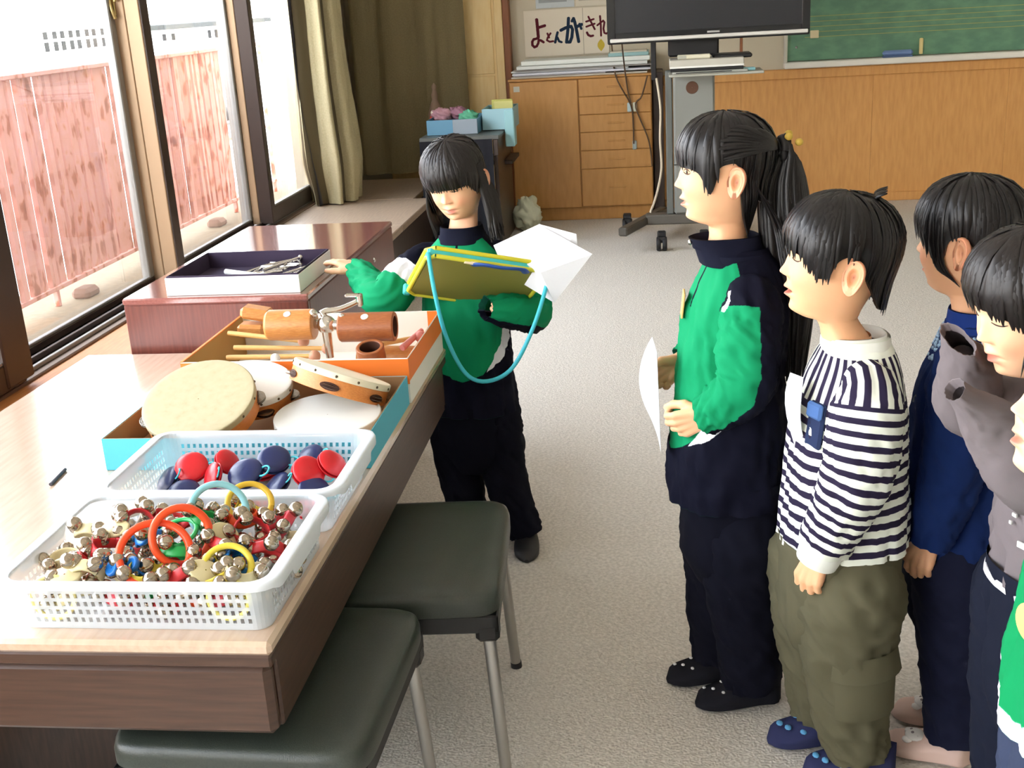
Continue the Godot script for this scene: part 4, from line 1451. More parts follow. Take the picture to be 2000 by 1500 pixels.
func jingle_bells() -> void:
	# wrist bands with five bells; colours as they lie in the basket
	var cols := {"red": rgb8(206, 40, 44), "pink": rgb8(222, 72, 84), "cream": rgb8(226, 214, 168), "orange": rgb8(240, 84, 32), "blue": rgb8(28, 116, 196), "green": rgb8(24, 160, 74), "yellow": rgb8(222, 200, 70), "white": rgb8(238, 236, 226)}
	var spots := [
		[-0.905, -1.50, 0.682, "cream"], [-0.875, -1.46, 0.690, "red"], [-0.845, -1.45, 0.69, "cream"], [-0.900, -1.58, 0.688, "cream"], [-0.860, -1.56, 0.698, "pink"], [-0.815, -1.57, 0.706, "red"],
		[-0.835, -1.50, 0.700, "red"], [-0.79, -1.47, 0.690, "blue"], [-0.75, -1.447, 0.69, "yellow"], [-0.775, -1.53, 0.705, "blue"], [-0.72, -1.50, 0.695, "green"], [-0.695, -1.455, 0.688, "red"],
		[-0.74, -1.60, 0.700, "red"], [-0.705, -1.57, 0.715, "green"], [-0.66, -1.60, 0.705, "orange"], [-0.63, -1.56, 0.700, "red"], [-0.595, -1.52, 0.692, "red"], [-0.655, -1.52, 0.698, "red"],
		[-0.615, -1.475, 0.690, "blue"], [-0.605, -1.447, 0.69, "cream"], [-0.648, -1.446, 0.69, "yellow"], [-0.60, -1.60, 0.692, "pink"], [-0.66, -1.65, 0.690, "yellow"], [-0.79, -1.63, 0.690, "red"], [-0.86, -1.63, 0.684, "white"],
		[-0.88, -1.452, 0.648, "cream"], [-0.80, -1.452, 0.648, "pink"], [-0.72, -1.452, 0.648, "red"], [-0.64, -1.452, 0.648, "pink"], [-0.608, -1.455, 0.65, "white"], [-0.68, -1.47, 0.65, "orange"], [-0.76, -1.48, 0.65, "green"],
		[-0.59, -1.56, 0.655, "red"], [-0.60, -1.64, 0.65, "cream"], [-0.72, -1.64, 0.66, "red"], [-0.83, -1.60, 0.655, "red"], [-0.9, -1.64, 0.65, "yellow"], [-0.84, -1.49, 0.655, "cream"], [-0.67, -1.56, 0.66, "green"], [-0.74, -1.55, 0.66, "red"]]
	var protos := {}
	M.bell = std(rgb8(176, 164, 146), 0.2, 1.0)
	var bell := bell_mesh(0.0115).mesh()
	for c in cols:
		var t := Node3D.new()
		var m := std(cols[c], 0.4)
		var mb := MB.new()
		var arc := PackedVector3Array()
		for i in 22:
			var a := TAU * i / 21
			arc.append(V(0.027 * cos(a), 0.004 * sin(a * 2), 0.024 * sin(a)))
		mb.tube(arc, ramp_of([0.009, 0.009], 22), 8, V(1, 0, 0), 0.25, false)
		var st := MeshInstance3D.new()
		st.name = "strap"
		st.mesh = mb.mesh()
		st.material_override = m
		t.add_child(st)
		for k in 5:
			var a := TAU * (k + 0.3) / 5
			var b := MeshInstance3D.new()
			b.name = "bell"
			b.mesh = bell
			b.material_override = M.bell
			b.position = V(0.036 * cos(a), 0.006, 0.033 * sin(a))
			b.rotation = V(0.6 * sin(a * 3), a, 0.8 * cos(a * 2))
			t.add_child(b, true)
		protos[c] = t
	rng.seed = 21
	var seen := {}
	for i in spots.size():
		var s: Array = spots[i]
		var t: Node3D = protos[s[3]].duplicate()
		t.name = "jingle_bell_band"
		add_child(t, true)
		t.position = V(s[0], s[2], s[1])
		t.basis = Basis(Vector3.UP, rng.randf() * TAU) * Basis(V(1, 0, 0), rng.randf_range(-0.7, 0.7)) * Basis(V(0, 0, 1), rng.randf_range(-0.6, 0.6))
		var where := "left" if s[0] < -0.82 else ("right" if s[0] > -0.67 else "middle")
		var depth := "front" if s[1] > -1.47 else ("back" if s[1] < -1.57 else "centre")
		var hgt := "lying low" if s[2] < 0.665 else "on top"
		seen[where + depth + hgt + s[3]] = seen.get(where + depth + hgt + s[3], 0) + 1
		var nth: int = seen[where + depth + hgt + s[3]]
		tag(t, "%s%s wrist band of silver bells, %s at the %s %s of the heap" % [["", "second ", "third ", "fourth "][nth - 1], s[3], hgt, depth, where], "jingle bells", "jingle bell bands in the nearest basket")
	for c in protos:
		protos[c].free()
	# big plastic hoops with bells
	var hoops := [
		[V(-0.715, 0.722, -1.50), V(0.55, 0.35, 0.78), 0.042, rgb8(246, 84, 36), "bright orange-red plastic hoop standing up in the middle of the bell basket", 0.006],
		[V(-0.742, 0.712, -1.462), V(0.30, 0.75, 0.58), 0.050, rgb8(246, 78, 30), "orange-red plastic hoop lying at the front of the bell basket", 0.006],
		[V(-0.69, 0.722, -1.588), V(0.5, 0.55, 0.68), 0.043, rgb8(150, 214, 222), "pale aqua plastic hoop leaning at the back of the bell basket", 0.0055],
		[V(-0.735, 0.712, -1.53), V(-0.1, 0.9, 0.3), 0.03, rgb8(40, 178, 92), "green plastic hoop lying inside the orange one in the bell basket", 0.004],
		[V(-0.628, 0.698, -1.446), V(0.2, 0.7, 0.6), 0.034, rgb8(228, 208, 70), "yellow plastic hoop at the front right of the bell basket", 0.005],
		[V(-0.655, 0.716, -1.63), V(0.3, 0.7, 0.6), 0.034, rgb8(224, 182, 50), "amber plastic hoop at the back right of the bell basket", 0.005],
		[V(-0.62, 0.664, -1.417), V(0.0, 0.12, 0.99), 0.03, rgb8(232, 222, 120), "pale yellow hoop pressed against the front wall of the bell basket", 0.004],
		[V(-0.885, 0.664, -1.417), V(0.0, 0.12, 0.99), 0.032, rgb8(238, 226, 150), "cream hoop pressed against the front left wall of the bell basket", 0.004]]
	for hh in hoops:
		var n: Vector3 = hh[1].normalized()
		var t := thing("plastic_hoop", hh[4], "hoop", hh[0], "plastic hoops in the bell basket")
		var x := Vector3.RIGHT - n * n.x
		x = x.normalized()
		t.basis = Basis(x, n, x.cross(n))
		var ring := PackedVector3Array()
		for i in 37:
			var a := TAU * i / 36
			ring.append(V(cos(a) * hh[2], 0, sin(a) * hh[2]))
		var mb := MB.new()
		mb.tube(ring, ramp_of([hh[5], hh[5]], 37), 8, Vector3.UP, 0.8, false)
		obj("ring", mb, std(hh[3], 0.35), t)
	# ivory discs: the ends of wooden bell handles
	for d in [[V(-0.842, 0.712, -1.545), V(-0.1, 0.9, 0.4), "ivory oval handle end on top at the left of the bell heap"], [V(-0.663, 0.708, -1.535), V(0.75, 0.5, 0.45), "ivory oval handle end standing right of the orange hoop"], [V(-0.657, 0.698, -1.435), V(0.55, 0.7, 0.45), "ivory oval handle end at the front of the bell heap"], [V(-0.865, 0.694, -1.425), V(0, 0.95, 0.3), "ivory oval handle end at the front left of the bell heap"]]:
		var n: Vector3 = d[1].normalized()
		var t := thing("jingle_stick", d[2], "handle", d[0], "ivory bell handles in the nearest basket")
		var x := Vector3.RIGHT - n * n.x
		x = x.normalized()
		t.basis = Basis(x, n, x.cross(n))
		var mb := MB.new()
		mb.t = Transform3D(Basis.from_scale(V(1.25, 1, 0.9)), Vector3.ZERO)
		mb.lathe([Vector2(0.001, -0.03), Vector2(0.007, -0.03), Vector2(0.008, -0.006), Vector2(0.018, -0.004), Vector2(0.02, 0.0), Vector2(0.018, 0.003), Vector2(0.001, 0.0045)], 24)
		obj("knob", mb, std(rgb8(222, 208, 160), 0.4), t)
	for d in [[V(-0.778, 0.716, -1.505), "blue plastic bell cap on the left side of the standing orange hoop"], [V(-0.752, 0.712, -1.515), "darker blue plastic bell cap just behind the standing orange hoop"], [V(-0.796, 0.702, -1.435), "blue plastic bell cap at the left end of the lying orange hoop"], [V(-0.77, 0.703, -1.445), "blue plastic bell cap beside the lying orange hoop"], [V(-0.625, 0.698, -1.49), "blue plastic bell cap among silver bells at the right of the heap"]]:
		var mb := MB.new()  # small blue caps of the bells
		mb.t = Transform3D(Basis(V(1, 0, 0), 0.8) * Basis(V(0, 0, 1), 0.5), d[0])
		mb.lathe([Vector2(0.001, -0.006), Vector2(0.010, -0.005), Vector2(0.0125, 0.0), Vector2(0.0115, 0.004), Vector2(0.008, 0.003), Vector2(0.001, 0.002)], 18)
		tag(obj("blue_bell_cap", mb, std(rgb8(20, 112, 200), 0.35)), d[1], "bell_cap", "blue plastic bell caps in the nearest basket")


func percussion() -> void:
	var light := tri_mat(noise_tex(65, 0.03, [[0.0, rgb8(176, 112, 56)], [1.0, rgb8(212, 150, 84)]]), V(3, 18, 18), 0.35, null, 1, false)
	var dark := tri_mat(noise_tex(66, 0.03, [[0.0, rgb8(134, 74, 40)], [1.0, rgb8(172, 104, 58)]]), V(3, 18, 18), 0.35, null, 1, false)
	var inside := std(rgb8(70, 36, 20), 0.8)
	var t := thing("wood_block", "two-tone wooden tone block with silver clamp lying across the orange box", "wood block", V(-0.775, 0.752, -2.545))
	for q in [[-0.145, -0.03, light, 0.036, false], [0.035, 0.165, dark, 0.034, true]]:
		var mb := MB.new()
		mb.t = Transform3D(Basis(V(0, 0, 1), -PI / 2), V(0, 0.002 if q[4] else 0.006, 0.02 if q[4] else 0.0))
		var r: float = q[3]
		if q[4]:
			mb.lathe([Vector2(0.001, q[0]), Vector2(r - 0.003, q[0]), Vector2(r, q[0] + 0.004), Vector2(r, q[1] - 0.003), Vector2(r - 0.002, q[1]), Vector2(r - 0.009, q[1]), Vector2(r - 0.010, q[1] - 0.002)], 32)
		else:
			mb.lathe([Vector2(0.001, q[0]), Vector2(r - 0.006, q[0]), Vector2(r, q[0] + 0.008), Vector2(r, q[1] - 0.003), Vector2(r - 0.003, q[1]), Vector2(0.001, q[1])], 32)
		var o := obj("cylinder", mb, q[2], t)
		if q[4]:
			var mb2 := MB.new()
			mb2.t = mb.t
			mb2.lathe([Vector2(r - 0.0101, q[1] - 0.001), Vector2(r - 0.0101, q[1] - 0.06), Vector2(0.001, q[1] - 0.06)], 32)
			obj("bore", mb2, inside, o)
		var dot := MB.new()
		dot.t = Transform3D(Basis(V(1, 0, 0), 0.55), V((q[0] + q[1]) / 2, 0.002 if q[4] else 0.006, 0.02 if q[4] else 0.0))
		dot.ball(V(0, r, 0), V(0.009, 0.0015, 0.009), 16, 6)
		obj("white_sticker", dot, std(rgb8(244, 240, 230), 0.6), o)
	var mb := MB.new()
	mb.ball(V(0.0, 0.006, 0.008), V(0.022, 0.022, 0.022), 20, 12)
	mb.tube(PackedVector3Array([V(-0.034, 0.008, 0.0), V(0.04, 0.004, 0.012)]), PackedFloat32Array([0.012, 0.012]), 14)
	mb.tube(PackedVector3Array([V(0.0, 0.0, 0.012), V(0.004, -0.07, 0.02)]), PackedFloat32Array([0.012, 0.009]), 12)
	mb.tube(smooth_path([V(0.0, 0.02, 0.0), V(-0.01, 0.035, 0.0), V(0.03, 0.038, -0.01), V(0.07, 0.052, -0.02)], 12), ramp_of([0.007, 0.006], 12), 10)
	mb.box(V(0.078, 0.056, -0.02), V(0.012, 0.03, 0.016), 0.003)
	mb.box(V(0.062, 0.068, -0.02), V(0.036, 0.006, 0.016), 0.002)
	mb.ball(V(-0.028, 0.034, 0.01), V(0.010, 0.010, 0.010))
	for y in [0.03, 0.015]:
		mb.ball(V(0.045, y, 0.03), V(0.008, 0.008, 0.006))
	obj("silver_clamp", mb, M.silver, t)
	t = thing("wood_block", "small upright hollow wooden tone block standing open at the front right of the orange box", "wood block", V(-0.655, 0.655, -2.475))
	mb = MB.new()
	mb.t = Transform3D(Basis(V(1, 0, 0), 0.30), Vector3.ZERO)
	mb.lathe([Vector2(0.001, 0.0), Vector2(0.03, 0.0), Vector2(0.032, 0.003), Vector2(0.032, 0.075), Vector2(0.030, 0.077), Vector2(0.024, 0.077), Vector2(0.0235, 0.074)], 32)
	obj("cylinder", mb, dark, t)
	mb = MB.new()
	mb.t = Transform3D(Basis(V(1, 0, 0), 0.30), Vector3.ZERO)
	mb.lathe([Vector2(0.0236, 0.0755), Vector2(0.0236, 0.012), Vector2(0.001, 0.012)], 32)
	obj("bore", mb, inside, t)
	t = thing("wood_block", "small two-lobed wooden block at the far left corner of the orange box", "wood block", V(-1.0, 0.735, -2.705))
	mb = MB.new()
	mb.box(V(0, 0.012, 0), V(0.075, 0.03, 0.05), 0.008, Basis(V(0, 0, 1), -0.18))
	mb.box(V(-0.012, -0.028, 0.01), V(0.07, 0.034, 0.05), 0.008, Basis(V(0, 0, 1), -0.05))
	obj("block", mb, light, t)
	t = thing("wood_block", "long brown wooden block lying deep in the orange box below the clamp", "wood block", V(-0.85, 0.66, -2.46))
	mb = MB.new()
	mb.box(V(0, 0, 0), V(0.12, 0.05, 0.06), 0.012, Basis(Vector3.UP, 0.2))
	obj("block", mb, dark, t)
	t = thing("wood_block", "brown wooden tone block lying behind the upright one at the right of the orange box", "wood block", V(-0.61, 0.66, -2.58))
	mb = MB.new()
	mb.t = Transform3D(Basis(V(0, 0, 1), -PI / 2) * Basis(V(1, 0, 0), 0.1), Vector3.ZERO)
	mb.lathe([Vector2(0.001, -0.11), Vector2(0.026, -0.11), Vector2(0.03, -0.105), Vector2(0.03, 0.04), Vector2(0.026, 0.045), Vector2(0.001, 0.045)], 24)
	obj("cylinder", mb, light, t)
	var k := 0
	for s in [[V(-1.045, 0.722, -2.615), V(-0.85, 0.706, -2.585), "uppermost wooden mallet stick"], [V(-1.01, 0.704, -2.55), V(-0.78, 0.70, -2.54), "middle wooden mallet stick"], [V(-1.015, 0.692, -2.51), V(-0.80, 0.694, -2.50), "lowest wooden mallet stick"], [V(-0.7, 0.695, -2.56), V(-0.565, 0.712, -2.58), "short wooden mallet stick at the right"]]:
		var a: Vector3 = s[0]
		var b: Vector3 = s[1]
		var m := thing("mallet", s[2] + " lying under the tone blocks in the orange box", "mallet", a, "mallets in the orange box")
		mb = here(m)
		mb.tube(PackedVector3Array([a, a.lerp(b, 0.05), b]), PackedFloat32Array([0.0055, 0.0062, 0.0055]), 10)
		obj("stick", mb, std(rgb8(222, 172, 100), 0.5), m)
		mb = here(m)
		mb.ball(b, V(0.014, 0.014, 0.014))
		obj("mallet_head", mb, std(rgb8(206, 150, 120) if k < 3 else rgb8(214, 130, 120), 0.6), m)
		k += 1
	mb = MB.new()
	mb.ball(V(-0.862, 0.718, -2.41), V(0.011, 0.011, 0.011))
	tag(obj("bead", mb, std(rgb8(244, 242, 236), 0.4)), "small white ball at the front edge inside the orange box", "ball")
	mb = MB.new()
	mb.tube(PackedVector3Array([V(-0.60, 0.70, -2.53), V(-0.565, 0.722, -2.60)]), PackedFloat32Array([0.008, 0.006]), 8)
	tag(obj("pink_stick", mb, std(rgb8(222, 136, 128), 0.5)), "short pink stick leaning at the right end of the orange box", "stick")


func tray_things() -> void:
	var t := thing("tray", "shallow white tray with dark purple lining on the maroon cabinet", "tray", V(-1.11, 0.76, -3.0))
	hollow(t, V(-1.292, 0.7605, -3.155), V(-0.93, 0.808, -2.85), 0.003, std(rgb8(240, 240, 236), 0.5), "outer_side")
	hollow(t, V(-1.289, 0.7636, -3.152), V(-0.933, 0.812, -2.853), 0.004, std(rgb8(52, 40, 62), 0.9), "inner_lining")
	for s in [[V(-1.10, 0.774, -3.06), 0.075, 0.2, "first triangle at the front of the purple-lined tray"], [V(-1.07, 0.780, -3.075), 0.07, 0.5, "second triangle lying over the first in the purple-lined tray"], [V(-1.04, 0.786, -3.09), 0.065, -0.2, "smaller triangle at the back of the purple-lined tray"]]:
		var tr := thing("triangle", "silver steel " + s[3], "triangle", s[0], "triangles in the tray")
		var b := Basis(Vector3.UP, s[2]) * Basis(V(0, 0, 1), 0.06)
		var ps := []
		var r: float = s[1]
		var cs := [V(r, 0, 0.5 * r), V(0, 0, -r), V(-r, 0, 0.5 * r)]
		ps.append(cs[0] + (cs[2] - cs[0]).normalized() * 0.012)
		for i in 3:
			var a: Vector3 = cs[i]
			var pr: Vector3 = cs[(i + 2) % 3]
			var nx: Vector3 = cs[(i + 1) % 3]
			ps.append(a.lerp(pr, 0.08))
			ps.append(a.lerp((pr + nx) / 2, 0.05))
			ps.append(a.lerp(nx, 0.08))
			if i < 2:
				ps.append(a.lerp(nx, 0.5))
		ps.append(cs[2].lerp(cs[0], 0.45))
		ps.append(cs[2].lerp(cs[0], 0.9))
		ps.remove_at(0)
		ps.remove_at(0)
		var mb := MB.new()
		mb.t = Transform3D(b, Vector3.ZERO)
		mb.tube(smooth_path(ps, 60), ramp_of([0.0045, 0.0045], 60), 8)
		obj("rod", mb, M.silver, tr)
	var k := 0
	for s in [[V(-1.205, 0.775, -3.06), V(-1.075, 0.774, -2.99), "leftmost"], [V(-1.075, 0.790, -2.995), V(-1.0, 0.800, -3.10), "long"], [V(-1.03, 0.776, -2.98), V(-0.965, 0.782, -3.07), "right"], [V(-1.0, 0.776, -2.97), V(-0.95, 0.780, -3.08), "rightmost"]]:
		var bt := thing("triangle_beater", "%s straight silver beater rod beside the triangles in the tray" % s[2], "beater", s[0], "beaters in the tray")
		var mb := here(bt)
		var r := 0.008 if k == 0 else 0.005
		mb.tube(PackedVector3Array([s[0], s[1]]), PackedFloat32Array([r, r]), 10)
		mb.ball(s[1], V(r * 1.5, r * 1.5, r * 1.5), 10, 6)
		obj("rod", mb, M.silver if k else std(rgb8(236, 236, 232), 0.4), bt)
		k += 1


# ---------------------------------------------------------------- people
# head in its own axes: x to the person's left, y up, z forward; ear canals at y -0.02; 0.2 m from chin to crown
const HEAD := [  # y, half width, front, back
	[-0.20, 0.050, 0.036, 0.052], [-0.17, 0.044, 0.030, 0.050], [-0.14, 0.0405, 0.026, 0.048], [-0.118, 0.0395, 0.027, 0.047], [-0.109, 0.0395, 0.036, 0.047],
	[-0.1035, 0.040, 0.050, 0.048], [-0.098, 0.043, 0.060, 0.050], [-0.090, 0.0465, 0.066, 0.052], [-0.075, 0.0545, 0.0715, 0.058], [-0.058, 0.0610, 0.0745, 0.066], [-0.040, 0.0660, 0.0765, 0.075],
	[-0.015, 0.0700, 0.0775, 0.085], [0.010, 0.0720, 0.0795, 0.092], [0.035, 0.0715, 0.0785, 0.094], [0.060, 0.066, 0.070, 0.087], [0.080, 0.054, 0.055, 0.072], [0.092, 0.038, 0.036, 0.053], [0.098, 0.020, 0.016, 0.034], [0.100, 0.002, -0.008, 0.014]]
const BUMPS := [  # x, y, width, height up, height down, depth
	[0.0, -0.010, 0.0085, 0.016, 0.016, 0.0060], [0.0, -0.0290, 0.0098, 0.0125, 0.0058, 0.0150], [0.0098, -0.0325, 0.0062, 0.006, 0.004, 0.0060],
	[0.0, -0.0545, 0.0155, 0.0070, 0.0036, 0.0094], [0.0, -0.0670, 0.0130, 0.0038, 0.0056, 0.0098], [0.0, -0.0605, 0.0190, 0.0020, 0.0020, -0.0044],
	[0.0, -0.0925, 0.0150, 0.009, 0.008, 0.0066], [0.030, 0.004, 0.0120, 0.008, 0.010, -0.0058], [0.030, 0.002, 0.0105, 0.0060, 0.0050, 0.0042],
	[0.036, -0.038, 0.0180, 0.018, 0.020, 0.0060], [0.028, 0.019, 0.0170, 0.006, 0.007, 0.0022], [0.0, -0.0785, 0.0140, 0.0045, 0.0045, -0.0022], [0.0, 0.038, 0.03, 0.03, 0.03, 0.0030], [0.0, 0.006, 0.012, 0.008, 0.008, -0.0028]]


func face_bump(x: float, y: float) -> float:
	var d := 0.0
	for b in BUMPS:
		var ey: float = (y - b[1]) / (b[3] if y > b[1] else b[4])
		if absf(ey) > 2.6:
			continue
		for sgn in ([1] if b[0] == 0.0 else [1, -1]):
			var ex: float = (x - sgn * b[0]) / b[2]
			if absf(ex) < 2.6:
				d += b[5] * exp(-ex * ex - ey * ey)
	return d


func head_point(a: float, y: float, w: float, f: float, b: float, bump := true) -> Vector3:
	var sx := sin(a)
	var cz := cos(a)
	var e := 2.0 / 2.35 if cz > 0 else 1.0
	var x := w * signf(sx) * pow(absf(sx), e)
	var z := f * pow(cz, e) if cz > 0 else -b * absf(cz)
	if bump and cz > 0.15:
		z += face_bump(x, y) * clampf((cz - 0.15) * 4, 0, 1)
	return V(x, y, z)


func face_at(x: float, y: float) -> Vector3:  # the point of the face at that x and y
	var w := interp(HEAD, y, 1)
	var e := 2.0 / 2.35
	var sx := pow(clampf(absf(x) / w, 0, 0.999), 1 / e)
	return V(x, y, interp(HEAD, y, 2) * pow(sqrt(1 - sx * sx), e) + face_bump(x, y))


func build_head(mb: MB, T: Transform3D, neck: Transform3D, skin: Color, mouth := 0.0) -> void:
	# rings from the neck to the crown; below the jaw they pass over from the head's axes to the neck's
	var ys := PackedFloat32Array()
	var y := -0.20
	while y < 0.0995:
		ys.append(y)
		y += 0.0075 if y < -0.125 else (0.0022 if y < 0.02 else (0.004 if y < 0.07 else 0.0022))
	ys.append(0.1)
	var n := 88
	var k := mb.v.size()
	var keep := mb.t
	mb.t = Transform3D()
	var lip := rgb8(206, 112, 104).srgb_to_linear()
	var blush := rgb8(236, 150, 116).srgb_to_linear()
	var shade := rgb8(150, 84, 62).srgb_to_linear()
	var base := skin.srgb_to_linear()
	var c_t := T * V(0, -0.103, -0.010)
	var c_n := neck * V(0, -0.20, -0.010)
	for yy in ys:
		var w := interp(HEAD, yy, 1)
		var f := interp(HEAD, yy, 2)
		var b := interp(HEAD, yy, 3)
		var q := clampf((-0.103 - yy) / 0.097, 0, 1)
		var q2 := smoothstep(0.0, 0.75, q)
		for j in n + 1:
			var u := j / float(n)
			var t := (u - 0.5) * TAU
			var a := t - 0.55 * sin(t)
			var p := head_point(a, yy, w, f, b)
			var c := base
			if cos(a) > 0.3:
				var ax := absf(p.x)
				var l1 := exp(-pow(p.x / 0.0165, 4)) * exp(-pow((yy + 0.0562) / 0.0034, 2))
				var l2 := exp(-pow(p.x / 0.0150, 4)) * exp(-pow((yy + 0.0655) / 0.0050, 2))
				c = c.lerp(lip, clampf(maxf(l1, l2) * 0.85, 0, 1))
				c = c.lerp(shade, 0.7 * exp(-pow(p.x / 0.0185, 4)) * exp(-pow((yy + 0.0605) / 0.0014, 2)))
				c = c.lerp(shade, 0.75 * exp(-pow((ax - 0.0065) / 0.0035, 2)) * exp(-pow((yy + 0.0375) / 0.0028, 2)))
				c = c.lerp(blush, 0.45 * exp(-pow((ax - 0.038) / 0.016, 2)) * exp(-pow((yy + 0.036) / 0.016, 2)))
				if mouth > 0:
					var o := exp(-pow(p.x / 0.011, 4)) * exp(-pow((yy + 0.0608) / 0.0024, 2)) * mouth
					p.z -= 0.010 * o
					c = c.lerp(rgb8(86, 30, 30).srgb_to_linear(), clampf(o * 1.2, 0, 1))
			mb.col = c
			var at := T * p
			if q > 0:
				var rel := p - V(0, yy, -0.010)
				at = c_t.lerp(c_n, q) + (T.basis * rel).lerp(neck.basis * rel, q2)
			mb.vert(keep * at, Vector2(u, yy))
	mb.col = base
	var m := ys.size()
	for i in m:
		mb.weld.append(k + i * (n + 1))
		mb.weld.append(k + i * (n + 1) + n)
	for i in m - 1:
		for j in n:
			var a := k + i * (n + 1) + j
			mb.tri(a, a + 1, a + n + 1)
			mb.tri(a + 1, a + n + 2, a + n + 1)
	mb.t = keep
	for s in [1, -1]:
		ear(mb, T, s, base)


func ear(mb: MB, T: Transform3D, s: int, base: Color) -> void:
	var keep := mb.t
	# plate axes: u backwards, v up, w outwards
	var out := V(s * 0.90, 0.05, 0.42).normalized()
	var up := V(0, 0.98, -0.17)
	up = (up - out * up.dot(out)).normalized()
	var back := up.cross(out) * s
	mb.t = keep * T
	var rows := []
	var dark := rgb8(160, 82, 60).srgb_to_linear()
	var red := rgb8(236, 140, 112).srgb_to_linear()
	var n := 32
	var prof := [[0.0, -0.002], [0.18, -0.004], [0.36, -0.002], [0.5, 0.004], [0.62, 0.0075], [0.74, 0.0055], [0.84, 0.0075], [0.93, 0.0098], [1.0, 0.0075], [1.02, 0.003], [0.98, -0.002], [0.80, -0.006], [0.55, -0.012]]
	var at := V(s * 0.0685, -0.018, -0.012)
	var k := mb.v.size()
	for q in prof:
		for j in n:
			var a := TAU * j / n
			var cu := cos(a)
			var cv := sin(a)
			var r: float = q[0]
			# outline: broad at the top, narrow at the lobe
			var ru := 0.0185 * (1.0 + 0.16 * cv) * r
			var rv := 0.0305 * r
			var h: float = q[1]
			if cv < -0.55 and r > 0.5:  # the lobe is flat
				h = lerpf(h, 0.005, smoothstep(-0.55, -0.9, cv))
			if cu < -0.3 and r > 0.55:  # the front edge joins the cheek
				h = lerpf(h, 0.0015, smoothstep(-0.3, -0.85, cu))
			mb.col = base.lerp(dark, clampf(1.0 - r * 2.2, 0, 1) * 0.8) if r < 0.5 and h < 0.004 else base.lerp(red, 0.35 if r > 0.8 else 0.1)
			mb.vert(at + back * (cu * ru + 0.006) + up * (cv * rv) + out * (h + 0.006), Vector2(0, 0))
	for i in prof.size() - 1:
		for j in n:
			var a := k + i * n + j
			var b := k + i * n + (j + 1) % n
			if s > 0:
				mb.tri(a, a + n, b)
				mb.tri(b, a + n, b + n)
			else:
				mb.tri(a, b, a + n)
				mb.tri(b, b + n, a + n)
	mb.col = base
	mb.t = keep


func face_line(mb: MB, T: Transform3D, pts: Array, r: float, lift := 0.0006) -> void:  # lashes and brows: a thin tube on the face
	var keep := mb.t
	mb.t = keep * T
	var ps := []
	for p in pts:
		var q := face_at(p[0], p[1])
		q.z += lift
		ps.append(q)
	mb.tube(smooth_path(ps, 12), ramp_of([r * 0.5, r, r, r * 0.35], 12), 6)
	mb.t = keep


func eyes(parent: Node3D, T: Transform3D, open := 0.0) -> void:
	for s in [1, -1]:
		var mb := MB.new()
		face_line(mb, T, [[s * 0.0165, -0.0005], [s * 0.024, -0.0035], [s * 0.033, -0.0038], [s * 0.0425, -0.0005]], 0.0011)
		obj("eyelashes", mb, M.lash, parent)
		if open > 0:
			mb = MB.new()
			face_line(mb, T, [[s * 0.0175, 0.0015], [s * 0.024, 0.005], [s * 0.033, 0.005], [s * 0.043, 0.0005]], 0.0009)
			obj("upper_eyelashes", mb, M.lash, parent)
			mb = MB.new()
			mb.t = T
			mb.ball(face_at(s * 0.029, 0.0006) + V(0, 0, -0.0006), V(0.0062, 0.0038, 0.0016), 12, 8)
			obj("eye", mb, std(rgb8(40, 28, 24), 0.15), parent)
		mb = MB.new()
		face_line(mb, T, [[s * 0.015, 0.017], [s * 0.026, 0.0205], [s * 0.036, 0.0195], [s * 0.045, 0.015]], 0.0014, 0.0)
		obj("eyebrow", mb, M.lash, parent)


# hair lies over the head at a height off it; hairline: [angle from the front in degrees (left positive), y]
func scalp(a: float, y: float, off: float) -> Vector3:
	var yc := maxf(y, -0.022)
	var w := interp(HEAD, yc, 1)
	var f := interp(HEAD, yc, 2)
	var b := interp(HEAD, yc, 3)
	var p := head_point(a, yc, w, f, b, false)
	var d := V(p.x / (0.07 * 0.07), maxf(yc - 0.015, 0) / (0.085 * 0.085), p.z / (0.085 * 0.085)).normalized()
	p += d * off
	p.y += y - yc
	return p


